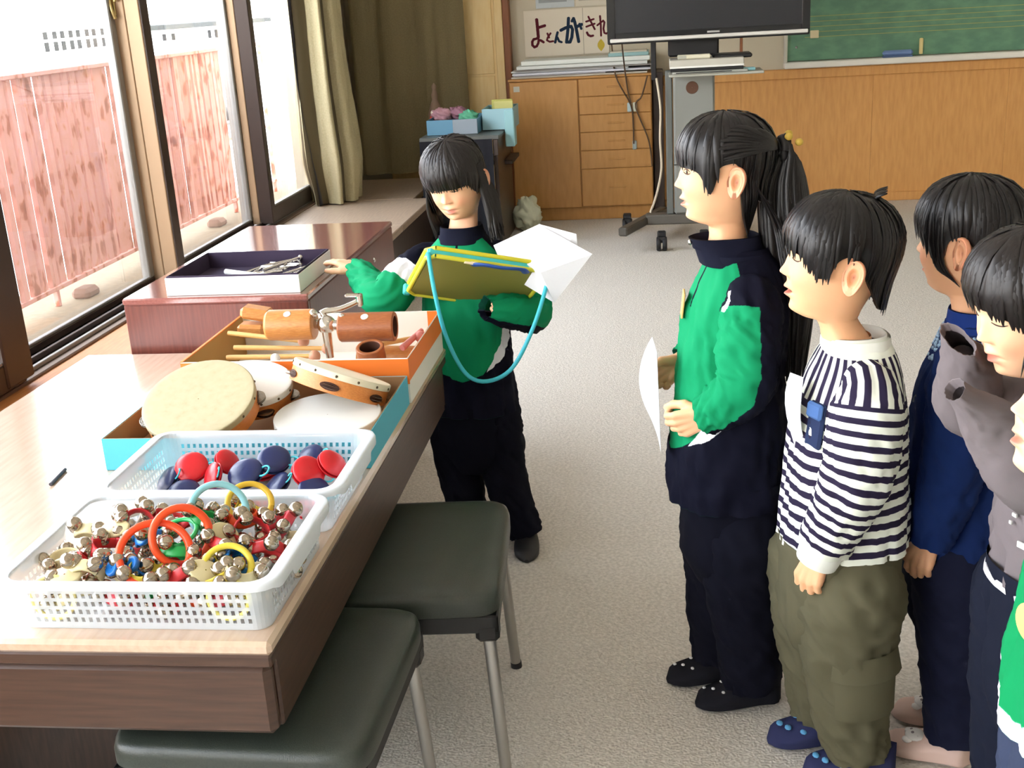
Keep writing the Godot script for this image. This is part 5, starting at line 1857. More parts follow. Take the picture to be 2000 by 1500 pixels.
func hair(parent: Node3D, T: Transform3D, line: Array, thick: float, m: Material, locks: int, seed_: int, spread := 1.0, ragged := 0.010) -> MB:
	var mb := MB.new()
	mb.t = T
	var n := 120
	var rows := []
	var steps := 15
	for i in steps:
		var t := i / float(steps - 1)
		var r := PackedVector3Array()
		for j in n:
			var a := (j / float(n) - 0.5) * TAU
			var ye := interp(line, rad_to_deg(a))
			var y := ye + (0.0998 - ye) * sin((1 - t) * PI / 2) if ye > -0.03 else lerpf(0.0998, ye, pow(t, 1.15))
			if ye <= -0.03:
				y = lerpf(ye + (0.0998 - ye) * sin((1 - t) * PI / 2), y, 0.5)
			var o := thick * (0.75 + 0.25 * sin(t * PI)) * lerpf(1.0, 0.55, smoothstep(0.8, 1.0, t))
			o += 0.0026 * noise.get_noise_3d(a * 9.0 * spread, t * 1.3, seed_) * smoothstep(0.0, 0.25, t)
			r.append(scalp(a, y, o))
		rows.append(r)
	mb.grid(rows, true, true)
	mb.fan(rows[0], rows[0][0].lerp(rows[0][n / 2], 0.5))
	var inner := []
	for i in [steps - 1, steps - 4, steps - 7]:
		var r := PackedVector3Array()
		for j in n:
			var p: Vector3 = rows[i][j]
			r.append(p - V(p.x, 0, p.z).normalized() * 0.005)
		inner.append(r)
	mb.grid([rows[steps - 1], inner[0], inner[1], inner[2]], true, true)
	rng.seed = seed_
	for i in locks:
		var a0 := rng.randf_range(-PI, PI)
		var ye := interp(line, rad_to_deg(a0)) + rng.randf_range(-ragged, ragged * 0.4)
		var da := rng.randf_range(-0.10, 0.10)
		var t0 := rng.randf_range(0.0, 0.55)
		var pts := PackedVector3Array()
		var rad := PackedFloat32Array()
		var wd := rng.randf_range(0.0045, 0.0085)
		var m2 := 9
		for q in m2:
			var t := lerpf(t0, 1.0, q / float(m2 - 1))
			var y := ye + (0.0998 - ye) * sin((1 - t) * PI / 2)
			pts.append(scalp(a0 + da * (t - 0.5), y, thick * (0.92 + 0.1 * sin(t * PI)) * lerpf(1.0, 0.66, smoothstep(0.75, 1.0, t)) + rng.randf_range(-0.0003, 0.0006)))
			rad.append(wd * sin(PI * clampf(0.12 + 0.78 * q / (m2 - 1.0), 0, 1)) * (1.0 if q < m2 - 1 else 0.35))
		var nrm := (pts[0] - V(0, 0, 0)).normalized()
		mb.tube(pts, rad, 6, nrm, 0.26)
	obj("hair", mb, m, parent)
	return mb


func strand(mb: MB, pts: Array, w0: float, w1: float, n := 14, flat := 0.5) -> void:
	mb.tube(smooth_path(pts, n), ramp_of([w0 * 0.7, w0, w0, w1], n), 6, V(0.3, 0.2, 1), flat)


# a hand with palm and five fingers. At: wrist, fingers along y, palm faces z; side 1: thumb on +x
func hand(mb: MB, at: Transform3D, side: int, s: float, curls: Array, thumb: float, spread := 0.02) -> void:
	var f := Field.new(V(-0.062, -0.04, -0.03), V(0.062, 0.125, 0.08), 0.003, 900)
	var fx := float(side)
	f.bone(V(-0.007, -0.036, 0), V(-0.008, 0.006, 0), 0.0135, 0.0135)
	f.bone(V(0.007, -0.036, 0), V(0.008, 0.006, 0), 0.0135, 0.0135)
	var bx := [0.0225, 0.0078, -0.0070, -0.0208]
	var by := [0.052, 0.0555, 0.0525, 0.046]
	var ln := [0.041, 0.046, 0.042, 0.033]
	var rr := [0.0067, 0.0069, 0.0066, 0.0059]
	for i in 4:
		f.bone(V(fx * bx[i] * 0.55, 0.004, 0.0), V(fx * bx[i], by[i] - 0.004, -0.001), 0.0115, 0.0082)
		var p := V(fx * bx[i], by[i], -0.001)
		var ang := 0.0
		var c: float = curls[i]
		for q in 3:
			ang += c * [0.85, 1.15, 0.75][q]
			var l: float = ln[i] * [0.46, 0.31, 0.23][q]
			var d := V(fx * bx[i] * spread * 40 * cos(ang) * 0.02, cos(ang), sin(ang))
			var e := p + d.normalized() * l
			f.bone(p, e, rr[i] * [1.05, 0.98, 0.9][q], rr[i] * [0.98, 0.9, 0.78][q])
			p = e
	f.bone(V(-fx * 0.008, 0.006, 0.004), V(-fx * 0.017, 0.036, 0.004), 0.011, 0.009)
	# thumb: from the side of the palm near its base
	var t0 := V(fx * 0.014, 0.008, 0.004)
	var t1 := V(fx * 0.031, 0.028, lerpf(0.006, 0.018, thumb))
	var t2 := t1 + V(fx * lerpf(0.014, 0.0, thumb), 0.022, lerpf(0.004, 0.012, thumb))
	var t3 := t2 + V(fx * lerpf(0.008, -0.006, thumb), 0.017, lerpf(0.004, 0.006, thumb))
	f.bone(t0, t1, 0.0125, 0.0095)
	f.bone(t1, t2, 0.0092, 0.0082)
	f.bone(t2, t3, 0.0082, 0.0068)
	var keep := mb.t
	mb.t = keep * at * Transform3D(Basis.from_scale(V(s, s, s)), Vector3.ZERO)
	f.emit(mb)
	mb.t = keep


func hand_frame(wrist: Vector3, along: Vector3, palm: Vector3) -> Transform3D:
	var y := along.normalized()
	var z := (palm - y * palm.dot(y)).normalized()
	return Transform3D(Basis(y.cross(z), y, z), wrist)


# a garment's trunk: rings [y, centre x, centre z, half width, front, back], from hem to neck; u runs from back over the right, front, left
func trunk(mb: MB, rings: Array, rows_n := 44, wr := 0.006, seed_ := 0, n := 72, fq := 7.0) -> void:
	var rows := []
	var y0: float = rings[0][0]
	var y1: float = rings[rings.size() - 1][0]
	var vs := PackedFloat32Array()
	var first := PackedVector3Array()
	for i in rows_n:
		var t := i / float(rows_n - 1)
		var y := lerpf(y0, y1, t)
		var r := PackedVector3Array()
		var cx := interp(rings, y, 1)
		var cz := interp(rings, y, 2)
		var w := interp(rings, y, 3)
		var f := interp(rings, y, 4)
		var b := interp(rings, y, 5)
		for j in n:
			var a := (j / float(n) - 0.5) * TAU
			var e := 2.0 / 2.4
			var p := V(signf(sin(a)) * pow(absf(sin(a)), e), 0, signf(cos(a)) * pow(absf(cos(a)), e))
			var crease := 1.0 - 2.4 * absf(noise.get_noise_3d(p.x * 1.9 + seed_ + 9.0, y * 5.5 + p.x * 1.5 + p.z * 0.8, p.z * 1.9))
			var g := 1.0 + (wr / 0.1) * (noise.get_noise_3d(p.x * 1.4 + seed_, y * fq * 0.7, p.z * 1.4) + 0.9 * (crease - 0.55) + 0.7 * noise.get_noise_3d(p.x * 5.0, y * 2.2 + seed_, p.z * 5.0) * smoothstep(0.75, 0.2, t)) * smoothstep(1.0, 0.86, t)
			r.append(V(cx + p.x * w * g, y, cz + p.z * (f if p.z > 0 else b) * g))
		rows.append(r)
		vs.append(1 - t)
	# turn the hem in
	var hem := []
	for q in [[0.93, 0.02], [0.985, -0.001]]:
		var r := PackedVector3Array()
		for p in rows[0]:
			var c := V(rings[0][1], p.y, rings[0][2])
			r.append(c + (p - c) * q[0] + V(0, q[1], 0))
		hem.append(r)
	mb.grid([hem[0], hem[1], rows[0]], true, false, 1.0, 1.0)
	mb.grid(rows, true, false, 0, 0, vs)


# a sleeve or trouser leg: u 0.5 lies towards ref at the start
func limb(mb: MB, pts: Array, radii: Array, ref: Vector3, wr := 0.004, seed_ := 0, n := 36, m := 36, flat := 1.0, turn_in := true, gather := 0.0, press := 1.0) -> void:
	var path := smooth_path(pts, m)
	var rad := ramp_of(radii, m)
	var rows := []
	var nn := ref
	for i in m:
		var d := (path[mini(i + 1, m - 1)] - path[maxi(i - 1, 0)]).normalized()
		nn = (nn - d * nn.dot(d)).normalized()
		var b := d.cross(nn)
		var r := PackedVector3Array()
		var t := i / float(m - 1)
		for j in n:
			var a := TAU * (j / float(n) - 0.5)
			var dir := nn * cos(a) + b * sin(a) * flat
			if press < 1.0:
				dir = nn * cos(a) * lerpf(1.0, press, smoothstep(0.72, 1.0, t)) + b * sin(a)
			var p := path[i]
			var g := noise.get_noise_3d(cos(a) * 0.9 + seed_, t * 7.0, sin(a) * 0.9) + 0.35 * noise.get_noise_3d(cos(a) * 1.6, t * 13.0 + seed_, sin(a) * 1.6)
			g = 0.7 * g + 1.2 * (0.45 - 2.2 * absf(noise.get_noise_3d(cos(a) * 1.2 + seed_ + 4.0, t * 5.0 + sin(a) * 1.6, sin(a) * 1.2)))
			g += gather * sin(t * 60.0 + 2.0 * noise.get_noise_2d(cos(a) * 2.0 + seed_, sin(a) * 2.0)) * smoothstep(0.55, 0.95, t)
			r.append(p + dir * (rad[i] + wr * g * smoothstep(0.0, 0.12, t)))
		rows.append(r)
	mb.grid(rows, true, false, 0, 1)
	if turn_in:
		var e: Vector3 = path[m - 1]
		var inn := path[m - 3]
		var r1 := PackedVector3Array()
		var r2 := PackedVector3Array()
		for j in n:
			var p: Vector3 = rows[m - 1][j]
			r1.append(e + (p - e) * 0.93 - (e - inn) * 0.05)
			r2.append(inn + (p - e) * 0.8)
		mb.grid([rows[m - 1], r1, r2], true, false, 1, 1)


func skin_tube(mb: MB, pts: Array, radii: Array, n := 14) -> void:
	mb.tube(smooth_path(pts, 18), ramp_of(radii, 18), n)


func shoe(mb: MB, heel: Vector3, toe: Vector3, w: float, h: float) -> void:
	var d := toe - heel
	var l := d.length()
	var z := d.normalized()
	var x := Vector3.UP.cross(z).normalized()
	var rows := []
	var m := 18
	for i in m:
		var t := i / float(m - 1)
		var ww := w * 0.5 * (pow(sin(PI * clampf(t * 0.5 / 0.12, 0, 0.5)), 0.6) if t < 0.12 else (0.80 + 0.20 * smoothstep(0.2, 0.65, t)) * (1.0 if t < 0.72 else sqrt(maxf(1 - pow((t - 0.72) / 0.285, 2), 0.01)))) * (0.82 if t < 0.12 else 1.0)
		var hh := h * lerpf(1.0, 0.52, smoothstep(0.25, 0.9, t)) * (1.0 if t < 0.86 else sqrt(maxf(1 - pow((t - 0.86) / 0.145, 2), 0.02)))
		var r := PackedVector3Array()
		for j in 24:
			var a := TAU * j / 24
			var cy := sin(a)
			var yy := 0.5 * hh * (1 + cy) if cy > 0 else 0.5 * hh * (1 - pow(-cy, 0.35))
			r.append(heel + z * (t * l) + x * (-cos(a) * ww) + V(0, yy + 0.002, 0))
		rows.append(r)
	mb.grid(rows, true, true)
	mb.fan(rows[0], heel + V(0, h * 0.4, 0))
	mb.fan(rows[m - 1], toe + V(0, h * 0.2, 0), true)


func child_root(label: String, at: Vector3, turn: float) -> Node3D:
	var t := thing("person", label, "person", at)
	t.rotation.y = deg_to_rad(turn)
	if not M.has("skin"):
		M.skin = std(Color(1, 1, 1), 0.55)
		M.skin.vertex_color_use_as_albedo = true
		M.skin.subsurf_scatter_enabled = true
		M.skin.subsurf_scatter_strength = 0.08
		M.lash = std(rgb8(58, 40, 34), 0.7)
		M.hair = std(rgb8(15, 12, 13), 0.38)
		M.hair.metallic_specular = 0.45
		M.hair_soft = std(rgb8(22, 17, 16), 0.42)
		M.hair_soft.metallic_specular = 0.45
		M.navy = cloth(rgb8(20, 22, 38))
		M.navy_pants = cloth(rgb8(12, 13, 25))
	return t


func cloth(c: Color, scale := 26.0) -> StandardMaterial3D:
	var m := std(c, 0.9)
	m.metallic_specular = 0.25
	m.uv1_triplanar = true
	m.uv1_scale = V(scale, scale, scale)
	m.normal_enabled = true
	m.normal_texture = M.fabric_n
	m.normal_scale = 0.35
	return m


func skin_builder() -> MB:
	var mb := MB.new()
	mb.col = M.skin_color.srgb_to_linear()
	return mb


func jersey_textures() -> void:
	if M.has("jersey"):
		return
	var green := rgb8(20, 140, 92)
	var navy := rgb8(15, 16, 31)
	var white := rgb8(236, 238, 244)
	var im := Image.create(512, 512, false, Image.FORMAT_RGB8)
	im.fill(navy)
	# u 0.5 is the middle of the chest; v 0 the neck, 1 the hem
	for q in [1, -1]:
		var F := func(u: float, v: float) -> Vector2: return Vector2(0.5 + q * (u - 0.5), v)
		fill_poly(im, [F.call(0.5, 0.0), F.call(0.69, 0.0), F.call(0.73, 0.2), F.call(0.74, 0.42), F.call(0.71, 0.56), F.call(0.65, 0.66), F.call(0.57, 0.74), F.call(0.5, 0.79)], green)
		fill_poly(im, [F.call(0.745, 0.36), F.call(0.765, 0.36), F.call(0.755, 0.52), F.call(0.72, 0.62), F.call(0.66, 0.69), F.call(0.585, 0.735), F.call(0.64, 0.64), F.call(0.69, 0.54), F.call(0.725, 0.44)], white)
	fill_poly(im, [Vector2(0.497, 0.0), Vector2(0.503, 0.0), Vector2(0.503, 0.22), Vector2(0.497, 0.22)], navy)
	M.jersey = tex_mat(im, 0.8)
	im = Image.create(256, 512, false, Image.FORMAT_RGB8)
	im.fill(green)
	fill_poly(im, [Vector2(0, 0), Vector2(1, 0), Vector2(1, 0.30), Vector2(0, 0.30)], navy)
	fill_poly(im, [Vector2(0.2, 0.24), Vector2(0.8, 0.24), Vector2(0.8, 0.37), Vector2(0.2, 0.37)], white)
	M.jersey_sleeve = tex_mat(im, 0.8)
	im = Image.create(256, 512, false, Image.FORMAT_RGB8)
	im.fill(green)
	fill_poly(im, [Vector2(0, 0), Vector2(0.25, 0), Vector2(0.18, 1), Vector2(0, 1)], navy)
	fill_poly(im, [Vector2(0.80, 0), Vector2(1, 0), Vector2(1, 1), Vector2(0.84, 1)], navy)
	fill_poly(im, [Vector2(0.80, 0), Vector2(0.815, 0), Vector2(0.855, 1), Vector2(0.84, 1)], rgb8(96, 104, 124))
	fill_poly(im, [Vector2(0, 0), Vector2(1, 0), Vector2(1, 0.12), Vector2(0.62, 0.24), Vector2(0.45, 0.16), Vector2(0, 0.2)], navy)
	fill_poly(im, [Vector2(0.40, 0.10), Vector2(0.43, 0.09), Vector2(0.46, 0.19), Vector2(0.43, 0.20)], white)
	M.jersey_side_sleeve = tex_mat(im, 0.8)


func head_frame(at: Vector3, yaw: float, pitch: float, roll: float, s: float) -> Transform3D:
	var b := Basis(Vector3.UP, deg_to_rad(yaw)) * Basis(V(1, 0, 0), deg_to_rad(pitch)) * Basis(V(0, 0, 1), deg_to_rad(roll))
	return Transform3D(b * Basis.from_scale(V(s, s, s)), at)


func neck_frame(base: Vector3, s: float, lean := 0.0) -> Transform3D:  # base: the pit of the neck, in the middle
	var b := Basis(V(1, 0, 0), lean) * Basis.from_scale(V(s, s, s))
	return Transform3D(b, base - b * V(0, -0.175, -0.013))


# the body under the clothes: trunk, arms and legs of one mesh with head and hands
func body_under(mb: MB, rings: Array, arms: Array, legs: Array) -> void:
	var inner := []
	for r in rings:
		var q := 0.62 if rings.find(r) < 2 else (0.55 if rings.find(r) > rings.size() - 4 else 0.78)
		inner.append([r[0], r[1], r[2] * 0.5, r[3] * (q + 0.02), r[4] * q, r[5] * q])
	inner[0][0] -= 0.05
	trunk(mb, inner, 16, 0.0, 0, 28)
	for a in arms:
		skin_tube(mb, a, [0.036, 0.030, 0.026, 0.021, 0.0175])
	for l in legs:
		skin_tube(mb, l, [0.055, 0.045, 0.036, 0.028, 0.026])


func world(t: Node3D, pts: Array) -> Array:
	var inv := t.transform.affine_inverse()
	return pts.map(func(p): return inv * p)


func sleeve(t: Node3D, called: String, pts: Array, radii: Array, m: Material, ref: Vector3, seed_: int, wr := 0.0045, gather := 0.0, flat := 1.0, press := 1.0) -> void:
	var mb := MB.new()
	radii[0] = radii[0] * 0.7
	radii[1] = radii[1] * 0.93
	limb(mb, pts, radii, ref, wr * 1.35, seed_, 40, 48, flat, true, gather, press)
	obj(called, mb, m, t)


func cuff(t: Node3D, a: Vector3, b: Vector3, r0: float, r1: float, m: Material) -> void:
	var mb := MB.new()
	limb(mb, [a, a.lerp(b, 0.5), b], [r0, (r0 + r1) / 2, r1], V(0.3, 0.5, 0.7), 0.0006, 3, 30, 8)
	obj("cuff", mb, m, t)


func trousers(t: Node3D, waist: float, crotch: float, hips: Array, legs: Array, radii: Array, m: Material, seed_: int, wr := 0.006) -> void:
	var mb := MB.new()
	trunk(mb, [[crotch - 0.02, hips[0], hips[1], hips[2] * 0.7, hips[3] * 0.75, hips[4] * 0.75], [crotch + 0.05, hips[0], hips[1], hips[2] * 0.96, hips[3], hips[4]], [waist, hips[0], hips[1], hips[2], hips[3], hips[4]]], 18, wr * 0.7, seed_, 48)
	for l in legs:
		limb(mb, [l[0] + V(0, 0.03, 0)] + l, [radii[0] * 0.6, radii[0]] + radii.slice(1), V(0, 0, 1), wr, seed_ + legs.find(l) * 5, 40, 46)
	obj("trousers", mb, m, t)


func ring_part(t: Node3D, called: String, rings: Array, m: Material, wr := 0.001) -> void:
	var mb := MB.new()
	trunk(mb, rings, 10, wr, 2, 56)
	var last: Array = rings[rings.size() - 1]
	var k := []
	for q in [[1.0, 0.0], [0.95, 0.0015], [0.90, -0.02]]:
		var r := PackedVector3Array()
		for j in 40:
			var a := (j / 40.0 - 0.5) * TAU
			var e := 2.0 / 2.4
			r.append(V(last[1] + signf(sin(a)) * pow(absf(sin(a)), e) * last[3] * q[0], last[0] + q[1], last[2] + signf(cos(a)) * pow(absf(cos(a)), e) * (last[4] if cos(a) > 0 else last[5]) * q[0]))
		k.append(r)
	mb.grid(k)
	obj(called, mb, m, t)


func dots(t: Node3D, called: String, pts: Array, r: float, m: Material) -> void:
	for p in pts:
		var mb := MB.new()
		mb.ball(p, V(r, r * 0.35, r * 0.8), 8, 5)
		obj(called, mb, m, t)


func girl_with_pouch() -> void:
	M.skin_color = rgb8(238, 186, 148)
	var t := child_root("girl in green and navy jersey facing the camera, looking down, holding a yellow pouch", V(-0.515, 0, -2.95), -6)
	jersey_textures()
	var s := 0.92
	var T := head_frame(V(-0.005, 1.028, 0.012), -9, 21, 3, s)
	var mb := skin_builder()
	var rings := [[0.405, 0, 0, 0.120, 0.100, 0.092], [0.55, 0, 0, 0.114, 0.098, 0.090], [0.70, 0, 0, 0.114, 0.098, 0.090], [0.79, 0, 0, 0.110, 0.090, 0.085], [0.835, 0, -0.004, 0.096, 0.074, 0.076], [0.862, 0, -0.006, 0.072, 0.060, 0.064], [0.882, 0, -0.006, 0.054, 0.052, 0.054]]
	var ra := world(t, [V(-0.615, 0.815, -2.965), V(-0.675, 0.765, -2.88), V(-0.712, 0.735, -2.845), V(-0.765, 0.755, -2.93), V(-0.818, 0.783, -3.01)])
	var la := world(t, [V(-0.415, 0.815, -2.965), V(-0.365, 0.74, -2.955), V(-0.338, 0.675, -2.92), V(-0.358, 0.695, -2.845), V(-0.385, 0.722, -2.785)])
	var rl := [V(-0.055, 0.44, 0), V(-0.054, 0.33, 0.005), V(-0.05, 0.22, 0.01), V(-0.04, 0.12, 0.0), V(-0.03, 0.035, -0.01)]
	var ll := [V(0.05, 0.44, 0), V(0.06, 0.33, 0.005), V(0.075, 0.22, 0.01), V(0.098, 0.12, 0.005), V(0.122, 0.04, 0.0)]
	build_head(mb, T, neck_frame(V(0, 0.878, -0.008), s), M.skin_color)
	body_under(mb, rings, [ra, la], [rl, ll])
	hand(mb, hand_frame(ra[4], world(t, [V(-0.93, 0.818, -3.06)])[0] - ra[4], V(0, -1, 0.1)), 1, 1.0, [0.22, 0.3, 0.34, 0.4], 0.45)
	hand(mb, hand_frame(la[4] - V(0.0, 0.016, 0.022), V(-0.75, 0.06, 0.40), V(0.1, 1, -0.1)), -1, 0.72, [1.2, 1.25, 1.3, 1.3], 1.0)
	obj("body", mb, M.skin, t)
	eyes(t, T)
	mb = MB.new()
	trunk(mb, rings, 56, 0.008, 11)
	obj("jersey", mb, M.jersey, t)
	ring_part(t, "collar", [[0.862, 0, -0.006, 0.064, 0.064, 0.060], [0.885, 0, -0.006, 0.056, 0.060, 0.055], [0.903, 0, -0.004, 0.053, 0.060, 0.053]], M.navy)
	sleeve(t, "sleeve", [ra[0].lerp(V(0, 0.80, 0), 0.25), ra[0], ra[1], ra[2], ra[3], ra[4]], [0.05, 0.056, 0.054, 0.050, 0.043, 0.033], M.jersey_sleeve, V(0, 0.2, 1), 3, 0.005)
	sleeve(t, "sleeve", [la[0].lerp(V(0, 0.80, 0), 0.25), la[0], la[1], la[2], la[3], la[4] + V(-0.048, 0.006, 0.026)], [0.05, 0.056, 0.053, 0.048, 0.043, 0.031], M.jersey_side_sleeve, V(-0.6, 0.3, 0.7), 4, 0.005)
	trousers(t, 0.43, 0.255, [0, 0, 0.112, 0.092, 0.088], [rl, ll], [0.074, 0.070, 0.060, 0.054, 0.053], M.navy_pants, 5)
	for q in [[V(-0.03, 0, -0.06), V(-0.05, 0, 0.12)], [V(0.115, 0, -0.055), V(0.15, 0, 0.115)]]:
		mb = MB.new()
		shoe(mb, q[0], q[1], 0.07, 0.06)
		obj("slipper", mb, M.black, t)
	# hair: full fringe, long at the sides
	hair(t, T, [[-180, -0.10], [-120, -0.12], [-95, -0.115], [-72, -0.10], [-58, -0.02], [-48, 0.004], [0, 0.006], [48, 0.006], [60, -0.01], [72, -0.03], [86, 0.012], [100, 0.0], [112, -0.09], [140, -0.12], [180, -0.10]], 0.013, M.hair_soft, 130, 31)
	mb = MB.new()
	rng.seed = 5
	for i in 46:
		var a := deg_to_rad(rng.randf_range(82, 128))
		var p0 := T * scalp(a, 0.04, 0.010)
		var p1 := T * scalp(a, -0.02, 0.012)
		strand(mb, [p0, p1, p1 + V(0.010 + rng.randf() * 0.016, -0.07, -0.006 * rng.randf()), p1 + V(0.012 + rng.randf() * 0.030, -0.115 - rng.randf() * 0.04, 0.01 * rng.randf())], 0.0075, 0.002)
	obj("side_hair", mb, M.hair_soft, t)
	mb = MB.new()
	for i in 26:
		var a := deg_to_rad(-rng.randf_range(66, 112))
		var p1 := T * scalp(a, -0.02, 0.011)
		strand(mb, [T * scalp(a, 0.04, 0.010), p1, p1 + V(-0.004, -0.06, -0.012), p1 + V(0.004 + rng.randf() * 0.01, -0.105 - rng.randf() * 0.03, -0.02)], 0.006, 0.002)
	obj("side_hair", mb, M.hair_soft, t)
	pouch_and_papers()


func pouch_and_papers() -> void:
	var tl := V(-0.547, 0.900, -2.655)
	var x := (V(-0.272, 0.826, -2.755) - tl).normalized()
	var z := (V(-0.675, 0.772, -2.815) - tl)
	z = (z - x * z.dot(x)).normalized()
	var y := z.cross(x)
	var W := 0.300
	var D := 0.232
	var t := thing("zip_pouch", "yellow mesh zip pouch with aqua edging and blue handles held by the girl", "pouch", tl)
	t.basis = Basis(x, y, z)
	var yellow := std(rgb8(214, 202, 48), 0.5)
	var aqua := std(rgb8(70, 196, 196), 0.5)
	var blue := std(rgb8(34, 76, 150), 0.6)
	var olive := std(rgb8(132, 128, 56), 0.6)
	var mb := MB.new()
	mb.box(V(W / 2, -0.010, D / 2), V(W - 0.012, 0.004, D - 0.012), 0.0015)
	obj("mesh_panel", mb, olive, t)
	mb = MB.new()
	mb.box(V(W / 2, 0.010, D / 2), V(W - 0.012, 0.004, D - 0.012), 0.0015)
	obj("mesh_panel", mb, olive, t)
	mb = MB.new()
	mb.box(V(W / 2, 0, 0.004), V(W - 0.01, 0.018, 0.005), 0.001)
	mb.box(V(0.004, 0, D / 2), V(0.005, 0.018, D - 0.01), 0.001)
	mb.box(V(W - 0.004, 0, D / 2), V(0.005, 0.018, D - 0.01), 0.001)
	mb.box(V(W / 2, 0, D - 0.004), V(W - 0.01, 0.018, 0.005), 0.001)
	obj("zip_band", mb, aqua, t)
	for k in [-0.0105, 0.0105]:
		mb = MB.new()
		var ring := []
		for q in [[0.02, 0], [W - 0.02, 0], [W, 0.02], [W, D - 0.02], [W - 0.02, D], [0.02, D], [0, D - 0.02], [0, 0.02], [0.02, 0]]:
			ring.append(V(q[0], k, q[1]))
		var dense := PackedVector3Array()
		for i in ring.size() - 1:
			for f in 6:
				dense.append(ring[i].lerp(ring[i + 1], f / 6.0))
		dense.append(ring[0])
		mb.tube(dense, ramp_of([0.0055, 0.0055], dense.size()), 8, Vector3.ZERO, 1, false)
		obj("edge_piping", mb, yellow if k < 0 else std(rgb8(214, 210, 60), 0.5), t)
		mb = MB.new()
		var hz := 0.012 if k < 0 else -0.012
		mb.tube(smooth_path([V(0.115, k * 1.3, 0.012), V(0.13, k * 2.2, 0.035 if k < 0 else -0.015), V(0.175, k * 2.6, 0.055 if k < 0 else -0.022), V(0.225, k * 2.2, 0.05 if k < 0 else -0.02), V(0.245, k * 1.3, 0.030 if k < 0 else 0.012)], 20), ramp_of([0.010, 0.010], 20), 8, Vector3.UP, 0.4)
		obj("handle", mb, blue, t)
	mb = MB.new()
	mb.box(V(0.035, -0.0126, 0.19), V(0.028, 0.0012, 0.03), 0.0004)
	obj("printed_mark", mb, aqua, t)
	mb = MB.new()
	mb.box(V(0.0, 0, D), V(0.02, 0.028, 0.018), 0.004)
	obj("corner_tab", mb, aqua, t)
	mb = MB.new()
	mb.box(V(W - 0.05, -0.012, D - 0.05), V(0.07, 0.0016, 0.05), 0.0006, Basis(Vector3.UP, 0.3))
	obj("corner_patch", mb, yellow, t)
	mb = MB.new()
	mb.tube(PackedVector3Array([V(0.09, 0.012, 0.002), V(0.13, 0.015, 0.0)]), PackedFloat32Array([0.006, 0.005]), 8)
	obj("zip_pull", mb, std(rgb8(240, 222, 190), 0.5), t)
	mb = here(t)
	mb.tube(smooth_path([V(-0.545, 0.898, -2.648), V(-0.535, 0.80, -2.64), V(-0.515, 0.69, -2.64), V(-0.475, 0.60, -2.64), V(-0.425, 0.578, -2.645), V(-0.365, 0.605, -2.66), V(-0.315, 0.69, -2.69), V(-0.282, 0.78, -2.73), V(-0.270, 0.832, -2.75)], 60), ramp_of([0.0052, 0.0052], 60), 10)
	obj("carrying_cord", mb, std(rgb8(60, 190, 206), 0.5), t)
	# sheets of white paper behind the pouch
	var p := thing("paper_sheet", "creased white paper sheets sticking out behind the yellow pouch at the girl's shoulder", "paper", V(-0.29, 0.84, -2.77))
	var A := V(-0.412, 0.878, -2.80)
	var B := V(-0.298, 0.926, -2.80)
	var C := V(-0.165, 0.868, -2.71)
	var Dd := V(-0.263, 0.744, -2.74)
	var E := V(-0.290, 0.826, -2.715)
	var F := V(-0.39, 0.80, -2.83)
	mb = here(p)
	var n := V(0, 0.1, 1).normalized() * 0.0012
	for tr in [[A, E, B], [E, C, B], [E, Dd, C], [A, F, E], [F, Dd, E]]:
		mb.face([tr[0], tr[1], tr[2]], tr[0] - n * 50)
		mb.face([tr[0] - n, tr[1] - n, tr[2] - n], tr[0] + n * 50)
	obj("sheet", mb, M.paper, p)
	mb = here(p)
	var C2 := V(-0.205, 0.905, -2.765)
	for tr in [[B, E, C2], [E, V(-0.2, 0.84, -2.735), C2]]:
		var o := V(0, 0.0, -0.006)
		mb.face([tr[0] + o, tr[1] + o, tr[2] + o], tr[0] - n * 50)
		mb.face([tr[0] + o - n, tr[1] + o - n, tr[2] + o - n], tr[0] + n * 50)
	obj("second_sheet", mb, M.paper, p)


